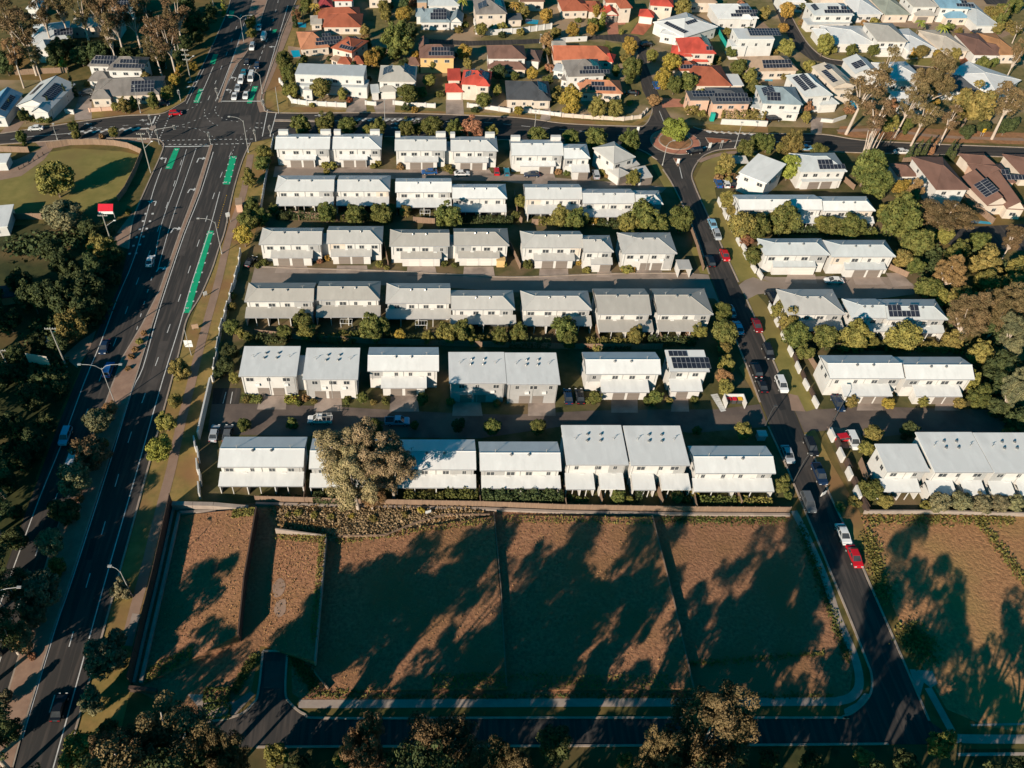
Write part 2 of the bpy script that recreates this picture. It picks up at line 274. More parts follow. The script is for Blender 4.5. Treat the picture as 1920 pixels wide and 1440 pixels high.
flat('driveway', [(1135, 40), (1158, 40), (1160, 64), (1140, 65)], .052, 'pink_paving'); flat('driveway', [(1198, 40), (1226, 43), (1206, 66), (1182, 63)], .052, 'orange_roof')
flat('driveway', [(1160, 36), (1175, 36), (1172, 46), (1158, 47)], .052, 'pink_paving'); flat('driveway', [(1238, 183), (1300, 188), (1290, 200), (1242, 202)], .052, 'pink_paving')
flat('driveway', [(1800, 105), (1815, 105), (1816, 130), (1800, 129)], .052, 'brick_paving'); flat('courtyard', [(1350, 36), (1425, 36), (1445, 55), (1360, 60)], .030, 'tan_paving')
flat('terrace', [(1385, 98), (1445, 98), (1440, 130), (1395, 130)], .030, 'tan_paving'); flat('lane_behind_hill_houses', [(1560, 28), (1700, 34), (1840, 52), (1900, 62), (1880, 70), (1700, 52), (1590, 42)], .030, 'tan_paving')
flat('pool_terrace', [(1570, 178), (1602, 175), (1612, 205), (1590, 210)], .030, 'tan_paving'); flat('pool_terrace', [(540, 86), (566, 90), (566, 110), (540, 108)], .030, 'tan_paving')
flat('parking_court', [(1478, 738), (1496, 742), (1510, 772), (1484, 770)], .052, 'path'); flat('parking_court', [(400, 728), (452, 728), (448, 758), (398, 758)], .050, 'asphalt'); flat('parking_court', [(1550, 800), (1610, 806), (1625, 842), (1570, 840)], .050, 'path')
flat('car_park', [(1760, 428), (1930, 420), (1990, 440), (1960, 470), (1800, 470), (1765, 450)], .030, 'asphalt'); flat('car_park', [(1835, -12), (1895, -12), (1885, 10), (1850, 8)], .030, 'asphalt')
flat('bus_park_forecourt', [(-60, 300), (0, 292), (60, 287), (85, 276), (105, 268), (60, 262), (0, 275)] if False else [(60, 262), (112, 262), (82, 300), (40, 330), (-60, 350), (-60, 310), (30, 300), (78, 278)], .032, 'path')
flat('wayside_pad', [(150, 640), (180, 620), (168, 655), (145, 690), (118, 668)], .030, 'path'); flat('wayside_pad', [(205, 455), (250, 396), (243, 468)], .030, 'path')
flat('tan_forecourt', [(25, 182 + 40), (46, 228), (30, 248), (0, 250)], .030, 'path')
# footpaths
def strip(name, px, width, z, m, n=4):
    L, Rr = ribbon_pts(smooth_line(gp(px), n), width / 2)
    b = MB()
    for i in range(len(L) - 1): b.poly([(*Rr[i], z), (*Rr[i + 1], z), (*L[i + 1], z), (*L[i], z)], m)
    return tag(b.build(name), kind='structure')
strip('footpath', [(470, 290), (457, 360), (430, 442), (410, 525), (390, 597), (370, 672), (358, 722), (338, 800), (322, 875), (297, 970), (270, 1080), (250, 1155), (238, 1205)], 1.9, .050, 'path')
strip('footpath', [(560, 1320), (650, 1320), (1000, 1318), (1500, 1316), (1575, 1314), (1604, 1300), (1611, 1272), (1600, 1225), (1570, 1155), (1545, 1080), (1510, 1000), (1488, 958)], 1.35, .056, 'wall_concrete')
strip('footpath', [(1990, 1386), (1850, 1386), (1800, 1385)], 1.4, .056, 'wall_concrete'); strip('footpath', [(1800, 1392), (1783, 1368), (1762, 1330), (1740, 1290)], 1.2, .060, 'wall_concrete'); strip('footpath', [(1820, 1360), (1900, 1358), (1990, 1357)], .35, .056, 'wall_concrete'); strip('footpath', [(1795, 1415), (1900, 1414), (2000, 1414)], .5, .056, 'wall_concrete')
flat('path_pad', [(1705, 1255), (1748, 1258), (1758, 1282), (1745, 1290), (1732, 1280), (1725, 1305), (1715, 1285)], .054, 'wall_concrete'); flat('path_pad', [(1620, 1300), (1632, 1302), (1612, 1328), (1584, 1340), (1582, 1330), (1605, 1318)], .058, 'wall_concrete')
strip('footpath', [(505, 190), (530, 180), (548, 130), (575, 60), (590, 20), (598, -10)] if False else [(494, 210), (488, 182), (502, 150), (524, 95), (540, 55), (556, 10)], 2.4, .050, 'path')
strip('footpath', [(100, 275), (180, 263), (285, 265)], 2.2, .050, 'path'); strip('footpath', [(1310, 303), (1330, 295), (1365, 287), (1420, 284)], 1.6, .050, 'path'); strip('footpath', [(1570, 246), (1660, 244), (1760, 256), (1920, 262)], 1.8, .050, 'path')
flat('path_slab', [(248, 1150), (263, 1152), (248, 1212), (233, 1210)], .058, 'concrete')
flat('garden_path', [(352, 1302), (380, 1302), (385, 1315), (440, 1316), (470, 1296), (478, 1302), (440, 1342), (385, 1348), (375, 1330)], .034, 'concrete')
flat('verge_strip', [(522, 206), (730, 206), (960, 213), (1060, 224), (1185, 231), (1225, 212), (1222, 218), (1190, 238), (1060, 231), (960, 219), (730, 211), (522, 211)], .048, 'verge')
flat('verge_strip', [(1320, 232), (1440, 238), (1440, 249), (1330, 243)], .048, 'verge'); flat('verge_strip', [(1302, 335), (1318, 305), (1345, 292), (1425, 287), (1400, 330), (1365, 345), (1340, 352), (1345, 380), (1420, 520), (1445, 530), (1412, 520), (1385, 530), (1350, 452), (1325, 398)], .048, 'lawn')
flat('verge_strip', [(1400, 562), (1420, 552), (1440, 575), (1535, 765), (1512, 772), (1478, 740)], .048, 'lawn'); flat('verge_strip', [(1508, 812), (1528, 806), (1560, 870), (1612, 960), (1640, 1080), (1625, 1080), (1597, 1010), (1555, 922)], .048, 'verge')
flat('verge_strip', [(500, 150), (530, 100), (556, 30), (566, 30), (538, 130), (540, 200), (620, 202), (640, 210), (524, 210), (498, 200)], .022, 'verge')
flat('verge_strip', [(168, 208), (225, 205), (300, 200), (345, 182), (345, 190), (300, 213), (225, 216), (168, 222)], .048, 'verge')
flat('verge_strip', [(1230, 300), (1246, 318), (1262, 352), (1246, 352), (1222, 310), (1215, 290)], .048, 'lawn')
flat('verge_strip', [(1303, 434), (1330, 515), (1312, 512), (1296, 470)], .048, 'lawn'); flat('verge_strip', [(1396, 678), (1440, 795), (1425, 758), (1385, 690)], .050, 'verge')
flat('hill_lawn', [(1478, 18), (1500, 35), (1520, 62), (1530, 70), (1545, 100), (1640, 112), (1700, 118), (1700, 124), (1580, 116), (1545, 109), (1520, 90), (1498, 58)], .034, 'lawn')
flat('hill_lawn', [(1700, 108), (1800, 112), (1830, 118), (1830, 134), (1700, 124)], .034, 'lawn'); flat('traffic_lawn', [(1135, 76), (1165, 84), (1180, 104), (1184, 120), (1165, 108), (1140, 102)], .032, 'lawn'); flat('traffic_lawn', [(1160, 55), (1200, 22), (1210, 20), (1180, 62), (1160, 63)], .032, 'lawn')
flat('back_lawn', [(990, 120), (1022, 122), (1030, 140), (995, 142)], .032, 'lawn'); flat('back_lawn', [(40, 130), (120, 115), (130, 130), (70, 137)], .032, 'lawn')
flat('pool_water', [(545, 95), (561, 94), (564, 106), (550, 108)], .060, 'pool_water'); flat('pool_water', [(556, 42), (574, 43), (574, 52), (554, 51)], .060, 'pool_water'); flat('pool_water', [(1592, 190), (1608, 188), (1610, 202), (1598, 206)], .060, 'pool_water')
flat('pool_water', [(985, 35), (1010, 38), (1008, 46), (985, 44)], .060, 'pool_water'); flat('pool_water', [(1432, 145), (1450, 145), (1448, 153), (1434, 152)], .060, 'pool_water'); flat('pool_water', [(1820, 412), (1860, 417), (1858, 421), (1820, 418)], .060, 'pool_water')
# ------------------------------------------------ medians, islands, kerbs
def island(name, px, m, h=.16, smooth=0):
    pts = [Vector((p.x, p.y, 0)) for p in gp(px)]
    if smooth: pts = smooth_line(pts + [pts[0]], smooth)[:-1]
    a = sum(pts[i].x * pts[(i + 1) % len(pts)].y - pts[(i + 1) % len(pts)].x * pts[i].y for i in range(len(pts)))
    if a < 0: pts.reverse()
    b = MB(); b.prism([(p.x, p.y) for p in pts], .03, h, 'kerb'); 
    c = sum(pts, Vector()) / len(pts)
    ins = []
    for i, p in enumerate(pts):
        q = pts[i - 1]; r_ = pts[(i + 1) % len(pts)]
        d1 = (p - q).normalized(); d2 = (r_ - p).normalized(); nn = Vector((-(d1.y + d2.y), d1.x + d2.x, 0))
        nn = nn.normalized() if nn.length > 1e-6 else Vector((0, 0, 0)); ins.append(p + nn * .28)
    b.poly([(p.x, p.y, h + .012) for p in ins], m)
    return tag(b.build(name), kind='structure')
island('median_strip', [(393, 272), (400, 271), (394, 285), (374, 360), (342, 442), (307, 545), (287, 610), (268, 690), (247, 740), (250, 722), (240, 757), (212, 840), (136, 1080), (100, 1185), (40, 1386), (20, 1450), (-8, 1450), (16, 1290), (34, 1232), (62, 1150), (100, 1020), (140, 900), (170, 830), (196, 758), (228, 672), (265, 610), (298, 545), (334, 442), (365, 360), (388, 285)], 'median') if False else \
island('median_strip', [(393, 273), (400, 272), (374, 360), (342, 442), (307, 545), (286, 610), (262, 690), (240, 757), (212, 840), (136, 1080), (100, 1185), (40, 1386), (20, 1460), (-14, 1460), (16, 1290), (34, 1232), (64, 1130), (100, 1010), (136, 905), (168, 828), (196, 758), (228, 672), (265, 610), (298, 545), (334, 442), (365, 360)], 'median')
island('median_strip', [(409, 193), (415, 191), (423, 168), (431, 145), (444, 122), (457, 108), (470, 88), (484, 55), (502, 0), (508, -25), (480, -25), (468, 20), (456, 60), (446, 84), (433, 120), (420, 160)], 'median')
island('traffic_island', [(283, 238), (291, 234), (293, 240), (287, 245), (280, 243)], 'concrete'); island('median_strip', [(280, 240), (230, 242), (180, 246), (180, 247), (230, 244), (281, 243)], 'paint', .10)
island('traffic_island', [(515, 224), (600, 226), (600, 229), (515, 228)], 'concrete'); island('traffic_island', [(1322, 258), (1370, 262), (1372, 266), (1336, 270), (1328, 268)], 'brick_paving'); island('traffic_island', [(1262, 297), (1278, 298), (1273, 312), (1270, 312)], 'brick_paving'); island('traffic_island', [(1168, 254), (1194, 254), (1196, 258), (1176, 262)], 'brick_paving')
rc = G(1266, 266)
def disc(name, c, r0, r1, z0, z1, m, mside='kerb', n=40):
    b = MB(); pts = [(c.x + r0 * math.cos(2 * math.pi * i / n), c.y + r0 * math.sin(2 * math.pi * i / n)) for i in range(n)]
    b.prism(pts, z0, z1, mside); b.poly([(c.x + r1 * math.cos(2 * math.pi * i / n), c.y + r1 * math.sin(2 * math.pi * i / n), z1 + .01) for i in range(n)], m)
    return tag(b.build(name), kind='structure')
disc('roundabout_apron', rc, 7.6, 7.3, .03, .14, 'pink_paving'); disc('roundabout_centre', rc, 5.1, 4.75, .14, .34, 'mulch')
strip('roundabout_road_line', [(1297, 262), (1306, 262), (1312, 270)], .5, .066, 'paint')
def kerb(px, m='kerb', wdt=.34, n=4, h=.17):
    L, Rr = ribbon_pts(smooth_line(gp(px), n), wdt / 2); b = MB()
    for i in range(len(L) - 1):
        b.poly([(*Rr[i], h), (*Rr[i + 1], h), (*L[i + 1], h), (*L[i], h)], m)
        b.poly([(*Rr[i], .02), (*Rr[i + 1], .02), (*Rr[i + 1], h), (*Rr[i], h)], m); b.poly([(*L[i + 1], .02), (*L[i], .02), (*L[i], h), (*L[i + 1], h)], m)
    return tag(b.build('kerb'), kind='structure')
for k in [[(556, 0), (530, 60), (517, 102), (496, 160), (489, 185), (496, 202), (522, 212), (730, 212), (960, 220), (1060, 232), (1185, 237), (1210, 234), (1222, 212), (1222, 203)], [(470, 268), (455, 300), (437, 360), (422, 432), (410, 467), (397, 507), (375, 557), (350, 600), (335, 664), (265, 925), (195, 1180), (122, 1440)],
          [(347, 190), (362, 160), (400, 82), (425, 25), (432, 0)], [(0, 251), (100, 236), (225, 218), (300, 214), (330, 200), (347, 190)], [(0, 271), (90, 265), (175, 260), (282, 260), (303, 266), (305, 282), (275, 350), (250, 410), (241, 467)],
          [(1243, 318), (1264, 352), (1302, 434), (1330, 515)], [(1352, 575), (1395, 675), (1425, 755)], [(1440, 800), (1472, 870), (1512, 965), (1560, 1080), (1592, 1157), (1625, 1240), (1634, 1268), (1632, 1300), (1610, 1328), (1580, 1344), (1540, 1346), (1000, 1346), (620, 1347), (572, 1340), (545, 1319), (535, 1296), (539, 1222)],
          [(539, 1221), (493, 1221)], [(493, 1222), (484, 1300), (472, 1322), (450, 1340), (400, 1352), (330, 1352)], [(480, 1401), (667, 1400), (1000, 1399), (1440, 1397), (1665, 1395)], [(1742, 1352), (1685, 1220), (1624, 1080), (1595, 1010), (1552, 920), (1510, 815)], [(1476, 738), (1400, 562)], [(1385, 530), (1350, 455), (1325, 400), (1303, 350), (1297, 325), (1312, 299), (1330, 287), (1360, 280), (1440, 279), (1590, 286), (1787, 291), (1920, 296)],
          [(1300, 238), (1315, 243), (1360, 249), (1440, 251), (1540, 252), (1615, 263), (1740, 270), (1920, 277)], [(522, 257), (760, 257), (960, 263), (1150, 271), (1200, 281), (1232, 300)], [(1462, -20), (1478, 18), (1500, 60), (1520, 88), (1545, 107), (1580, 114), (1700, 122), (1820, 133)], [(478, 500), (585, 504), (720, 508), (850, 515), (960, 520), (1080, 516), (1180, 513), (1300, 513)]]:
    kerb(k)
# ------------------------------------------------ painted markings
mk = MB(); ZM = .068
def dash(px, wd=.15, on=None, off=None, m='paint', z=ZM, mb=None, n=3, both=0):
    mb = mb or mk; line = smooth_line(gp(px), n)
    if on is None:
        segs = [line]
    else:
        segs = []; acc = 0; pos = 0; cur = None
        tot = []; 
        for a, b in zip(line[:-1], line[1:]):
            d = (b - a); l = d.length; k = max(1, int(l / .25))
            for i in range(k): tot.append((pos + l * i / k, a + d * (i / k)))
            pos += l
        cur = []
        for s_, p in tot:
            if s_ % (on + off) < on: cur.append(p)
            elif cur:
                if len(cur) > 1: segs.append([cur[0], cur[-1]])
                cur = []
        if len(cur) > 1: segs.append([cur[0], cur[-1]])
    for sg in segs:
        L, Rr = ribbon_pts(sg, wd / 2)
        for i in range(len(L) - 1): mb.poly([(*Rr[i], z), (*Rr[i + 1], z), (*L[i + 1], z), (*L[i], z)], m)
# highway below the crossing: edge lines, lane lines
dash([(467, 272), (437, 330), (412, 360), (395, 425), (372, 510), (345, 590), (303, 720), (200, 1080), (100, 1440)] if False else [(412, 360), (393, 430), (360, 530), (337, 610), (303, 720), (252, 900), (200, 1080), (150, 1260), (100, 1440)], .2)
dash([(400, 285), (377, 360), (345, 442), (310, 545), (290, 610), (268, 690), (247, 735), (212, 850), (138, 1080), (102, 1185), (42, 1386)], .2)
dash([(303, 315), (287, 360), (253, 480), (220, 560), (190, 640), (157, 720), (114, 837), (75, 932), (20, 1080), (0, 1134)], .2)
dash([(434, 285), (408, 345), (384, 420), (345, 535), (308, 640), (270, 745), (245, 815), (218, 905), (190, 1005), (162, 1100), (132, 1205), (95, 1330), (60, 1440)], .18, 3.2, 8.0)
dash([(350, 345), (315, 375), (300, 420), (262, 520), (238, 600), (218, 640), (196, 700), (150, 830), (108, 925), (60, 1040), (35, 1120), (0, 1230)] if False else [(341, 300), (315, 380), (278, 480), (260, 522), (238, 580), (218, 635), (190, 705), (160, 780), (108, 925), (38, 1125), (-10, 1270)], .18, 3.2, 8.0)
dash([(350, 280), (330, 345), (303, 420), (288, 500)], .16)
dash([(368, 278), (345, 345), (320, 420), (296, 505)], .16)
dash([(285, 520), (270, 570), (256, 620), (240, 665), (222, 720), (197, 765)], .18, 1.6, 3.0)
dash([(425, 366), (415, 400), (408, 430)], .16, .6, .5, 'sign_yellow')
# above the crossing
dash([(415, 192), (428, 155), (447, 118), (462, 95)], .2); dash([(404, 190), (417, 160), (445, 85), (462, 30)], .2); dash([(390, 188), (410, 140), (433, 80), (455, 20)], .18, 3.2, 8); dash([(370, 192), (385, 160), (400, 125)], .2); dash([(350, 195), (366, 162), (383, 128)], .16)
dash([(442, 188), (452, 160), (470, 120)], .16); dash([(461, 188), (470, 160), (480, 130), (500, 75)], .16, 3, 2); dash([(490, 180), (510, 110), (525, 60), (540, 10)], .2); dash([(500, 78), (512, 40), (522, 0)], .18, 3, 6)
# crossing: stop lines, pedestrian lines, turning guides
dash([(416, 190), (455, 190), (492, 190)], .45); dash([(305, 275), (350, 275), (394, 274)], .45); dash([(305, 271), (390, 271), (470, 269)], .3, 1.0, .6); dash([(302, 264), (390, 262), (482, 261)], .3, 1.0, .6)
dash([(292, 218), (286, 232)], .5); dash([(300, 216), (290, 235), (281, 262)], .3, .9, .6); dash([(318, 217), (308, 240), (298, 262)], .3, .9, .6); dash([(502, 206), (497, 230), (492, 256)], .25); dash([(518, 212), (512, 235), (506, 256)], .25); dash([(480, 231), (495, 231)], .3, .8, .6); dash([(480, 240), (495, 240)], .3, .8, .6)
dash([(405, 200), (403, 208), (412, 219), (430, 226), (450, 229)], .18, 1, 1); dash([(384, 205), (384, 215), (395, 229), (410, 236)], .18, 1, 1); dash([(330, 238), (355, 230), (375, 222), (395, 212)], .18, 1, 1); dash([(330, 237), (370, 242), (400, 257)], .18, 1, 1); dash([(350, 207), (365, 200), (380, 190)], .18, 1, 1); dash([(435, 290), (440, 275), (447, 262), (470, 240), (485, 240)], .18, .8, 1.2)
# west arm
for a in range(9):
    x = 128 + a * 15; y0 = 250 - (a * .9); dash([(x, y0 + 2), (x + 14, y0 - 4)], .9)
dash([(20, 262), (60, 256), (110, 252), (180, 246), (280, 242)], .2); dash([(180, 241), (230, 236), (290, 231)], .14, 2, 2)
for (x, y) in ((158, 233), (166, 240), (262, 226), (272, 233)): dash([(x, y), (x + 14, y - .6)], .3); dash([(x + 3, y - 1.2), (x + 9, y + .6)], .9)
# east arm
dash([(600, 229), (650, 226), (720, 224), (790, 229)], .2); dash([(650, 226), (790, 229)] if False else [(665, 222), (790, 222)], .2)
for a in range(11): dash([(668 + a * 11, 227), (676 + a * 11, 223)], .8)
for (x, y) in ((590, 217), (733, 232), (733, 240)): dash([(x, y), (x + 12, y)], .3); dash([(x + 6, y - 1), (x + 12, y + .8)], .9)
dash([(800, 228), (900, 229), (985, 237), (1100, 247), (1165, 255)], .18, 3, 3); dash([(1236, 208), (1244, 228)], .18)
for a in range(7): dash([(1325 + a * 13, 245.5 + a * .7), (1333 + a * 13, 249 + a * .7)], 1.1)
dash([(1372, 265), (1400, 264), (1440, 266), (1520, 266)], .2); dash([(1274, 313), (1279, 335)], .2); dash([(1318, 278), (1326, 275)], .6); dash([(1303, 262), (1313, 268)], .6)
# arrows on the highway
def arrow(px, py, tx, ty, side):
    a = G(px, py); b = G(tx, ty); d = (b - a).normalized(); nrm = Vector((-d.y, d.x, 0)) * side
    L, Rr = ribbon_pts([a, b], .16)
    mk.poly([(*Rr[0], ZM), (*Rr[1], ZM), (*L[1], ZM), (*L[0], ZM)], 'paint')
    c = b + nrm * 1.1; L, Rr = ribbon_pts([b, c], .2); mk.poly([(*Rr[0], ZM), (*Rr[1], ZM), (*L[1], ZM), (*L[0], ZM)], 'paint')
    t = [c + nrm * 1.3, c + d * .8, c - d * .8]
    if (t[1] - t[0]).cross(t[2] - t[0]).z < 0: t.reverse()
    mk.poly([(p.x, p.y, ZM) for p in t], 'paint')
for q in ((309, 306, 312, 297, 1), (369, 305, 373, 297, -1), (320, 437, 326, 428, -1), (293, 510, 299, 502, -1), (290, 386, 293, 378, 1), (440, 152, 443, 146, 1), (431, 175, 434, 169, 1), (514, 94, 516, 88, 1), (352, 362, 356, 355, -1)): arrow(*q)
for (x, y) in ((273, 401), (286, 401), (268, 415), (281, 415), (262, 430), (275, 429), (256, 445), (269, 444), (250, 461), (262, 459), (243, 476), (255, 475)): dash([(x, y + 1.5), (x + .6, y - 1.5)], .6)
for (x, y) in ((352, 155), (362, 155), (349, 164), (358, 164)): dash([(x, y), (x + 8, y - 2)], .7)
tag(mk.build('road_markings'), kind='structure')
gm = MB()
def green(px, name='bike_lane'):
    p = gp(px); gm.poly([(q.x, q.y, .064) for q in p], 'bike_green')
green([(327, 278), (337, 278), (322, 317), (310, 317)]); green([(432, 293), (444, 293), (431, 346), (418, 346)]); green([(390, 433), (401, 433), (390, 470), (374, 525), (356, 587), (344, 587), (360, 530), (376, 478)])
green([(373, 167), (381, 167), (373, 193), (363, 193)]); green([(400, 102), (409, 102), (403, 120), (393, 121)]); green([(474, 162), (484, 162), (472, 194), (463, 194)]); green([(512, 56), (520, 55), (516, 62), (509, 63)]); green([(430, 20), (440, 20), (436, 34), (428, 34)])
for i, f in enumerate(gm.f):
    a, b, c = (Vector(gm.v[k]) for k in f[:3])
    if (b - a).cross(c - a).z < 0: gm.f[i] = tuple(reversed(f))
tag(gm.build('bike_lane'), kind='structure')
mk = MB()
for t in range(9):
    f = t / 8; xl = 389 + (346 - 389) * f; yl = 438 + (582 - 438) * f
    dash([(xl, yl), (xl - 1, yl + 2.5)], .35, z=.071); dash([(xl + 12, yl), (xl + 11, yl + 2.5)], .35, z=.071)
for t in range(5):
    f = t / 4; xl = 431 + (419 - 431) * f; yl = 296 + (342 - 296) * f
    dash([(xl, yl), (xl - .7, yl + 2)], .35, z=.071); dash([(xl + 12, yl), (xl + 11.3, yl + 2)], .35, z=.071)
for (x, y) in ((395, 437), (351, 578), (438, 295), (423, 342), (331, 281), (315, 314), (479, 165), (466, 190), (377, 170), (366, 190)):
    dash([(x - 2.5, y - 1), (x, y + 1)], .3, z=.071); dash([(x, y + 1), (x + 2.5, y - 1)], .3, z=.071)
tag(mk.build('bike_lane_markings'), kind='structure')
mk = MB()
for a in range(9):
    dash([(1333 + a * 2.2, 742 + a * 3.6), (1346 + a * 1.8, 740 + a * 3.6)], .55, z=.07)
dash([(424, 735), (418, 757)], .15); dash([(436, 735), (432, 757)], .15)
tag(mk.build('parking_markings'), kind='structure')

# tyre tracks pressed into the lots
rr = random.Random(21)
def track(k, uv, wd=.28):
    P = smooth_line([LOTS[k](u, v) for u, v in uv], 5); tb = MB()
    for off in (-.8, .8):
        Q = [Vector((p.x + off * (P[min(i + 1, len(P) - 1)] - P[max(i - 1, 0)]).to_2d().normalized().y, p.y - off * (P[min(i + 1, len(P) - 1)] - P[max(i - 1, 0)]).to_2d().normalized().x, p.z)) for i, p in enumerate(P)]
        L, Rr = ribbon_pts(Q, wd / 2)
        for i in range(len(L) - 1): tb.poly([(*Rr[i], Q[i].z + .03), (*Rr[i + 1], Q[i + 1].z + .03), (*L[i + 1], Q[i + 1].z + .03), (*L[i], Q[i].z + .03)], 'dirt_track')
    tag(tb.build('tyre_track'), kind='structure')
def patch_on(k, uv, m, name):
    P = smooth_line([LOTS[k](u, v) for u, v in uv + uv[:1]], 3)[:-1]; b = MB(); b.poly([(p.x, p.y, p.z + .04) for p in P], m); n = sum(((P[i].x - P[i - 1].x) * (P[i].y + P[i - 1].y)) for i in range(len(P)))
    if n > 0: b.f[0] = tuple(reversed(b.f[0]))
    tag(b.build(name), kind='structure')
patch_on(1, [(.10, .50), (.22, .44), (.34, .50), (.30, .58), (.16, .60)], 'path', 'scuffed_patch'); patch_on(1, [(.20, .64), (.36, .62), (.38, .72), (.26, .76), (.17, .71)], 'path', 'scuffed_patch'); patch_on(0, [(.55, .35), (.64, .35), (.64, .41), (.55, .41)], 'dirt_track', 'dark_patch')
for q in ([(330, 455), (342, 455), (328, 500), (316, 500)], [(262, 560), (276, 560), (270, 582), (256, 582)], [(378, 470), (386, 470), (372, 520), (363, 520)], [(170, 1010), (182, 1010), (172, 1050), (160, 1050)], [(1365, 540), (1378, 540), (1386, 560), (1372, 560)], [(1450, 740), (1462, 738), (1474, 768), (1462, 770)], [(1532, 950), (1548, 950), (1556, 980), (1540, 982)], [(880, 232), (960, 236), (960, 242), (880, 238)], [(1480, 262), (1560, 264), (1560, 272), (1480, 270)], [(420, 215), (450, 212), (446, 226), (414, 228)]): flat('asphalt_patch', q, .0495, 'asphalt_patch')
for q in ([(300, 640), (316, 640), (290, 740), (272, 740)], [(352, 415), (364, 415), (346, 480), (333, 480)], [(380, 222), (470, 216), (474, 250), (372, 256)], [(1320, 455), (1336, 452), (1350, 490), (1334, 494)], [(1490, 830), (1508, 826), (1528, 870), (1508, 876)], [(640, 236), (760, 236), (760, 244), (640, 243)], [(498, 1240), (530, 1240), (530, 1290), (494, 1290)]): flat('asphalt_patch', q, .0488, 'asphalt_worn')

# ================================================================ houses
def unit_window():
    b = MB(); b.box(-.5, .5, -.04, .0, 0, 1, 'window_frame', True); b.box(-.43, -.03, -.055, -.035, .09, .91, 'glass', True); b.box(.03, .43, -.055, -.035, .09, .91, 'glass', True)
    o = b.build('window'); me = o.data; bpy.data.objects.remove(o); return me
WIN = unit_window()
def unit_door(m):
    b = MB(); b.box(-.5, .5, -.06, 0, 0, 1, m, True)
    for k in range(1, 4): b.box(-.5, .5, -.075, -.055, k * .25 - .012, k * .25 + .012, m, True)
    o = b.build('garage_door'); me = o.data; bpy.data.objects.remove(o); return me
DOORS = {'garage_door': unit_door('garage_door'), 'white_door': unit_door('white_door')}
def unit_vent():
    b = MB(); b.tube((0, 0, 0), (0, 0, .25), .2, .2, 'metal', 8); b.tube((0, 0, .25), (0, 0, .5), .30, .14, 'car_grey', 8)
    o = b.build('roof_vent'); me = o.data; bpy.data.objects.remove(o); return me
VENT = unit_vent()
def pipe_mesh():
    b = MB(); b.tube((0, 0, 0), (0, 0, .8), .06, .06, 'metal', 5); b.box(-.5, .5, -.02, .02, .72, .76, 'metal', True); b.box(-.35, .35, .1, .13, .6, .63, 'metal', True)
    o = b.build('antenna'); me = o.data; bpy.data.objects.remove(o); return me
ANT = pipe_mesh()
OV = .42
class Seg:
    def __init__(s, P0, rot, w, d, eh, typ, rh, roof, wall, ry=None):
        s.mat = Matrix.Translation((P0.x, P0.y, 0)) @ Matrix.Rotation(rot, 4, 'Z'); s.rot = rot
        s.w, s.d, s.eh, s.typ, s.rh, s.roof, s.wall = w, d, eh, typ, rh, roof, wall
        s.ry = d / 2 if ry is None else ry
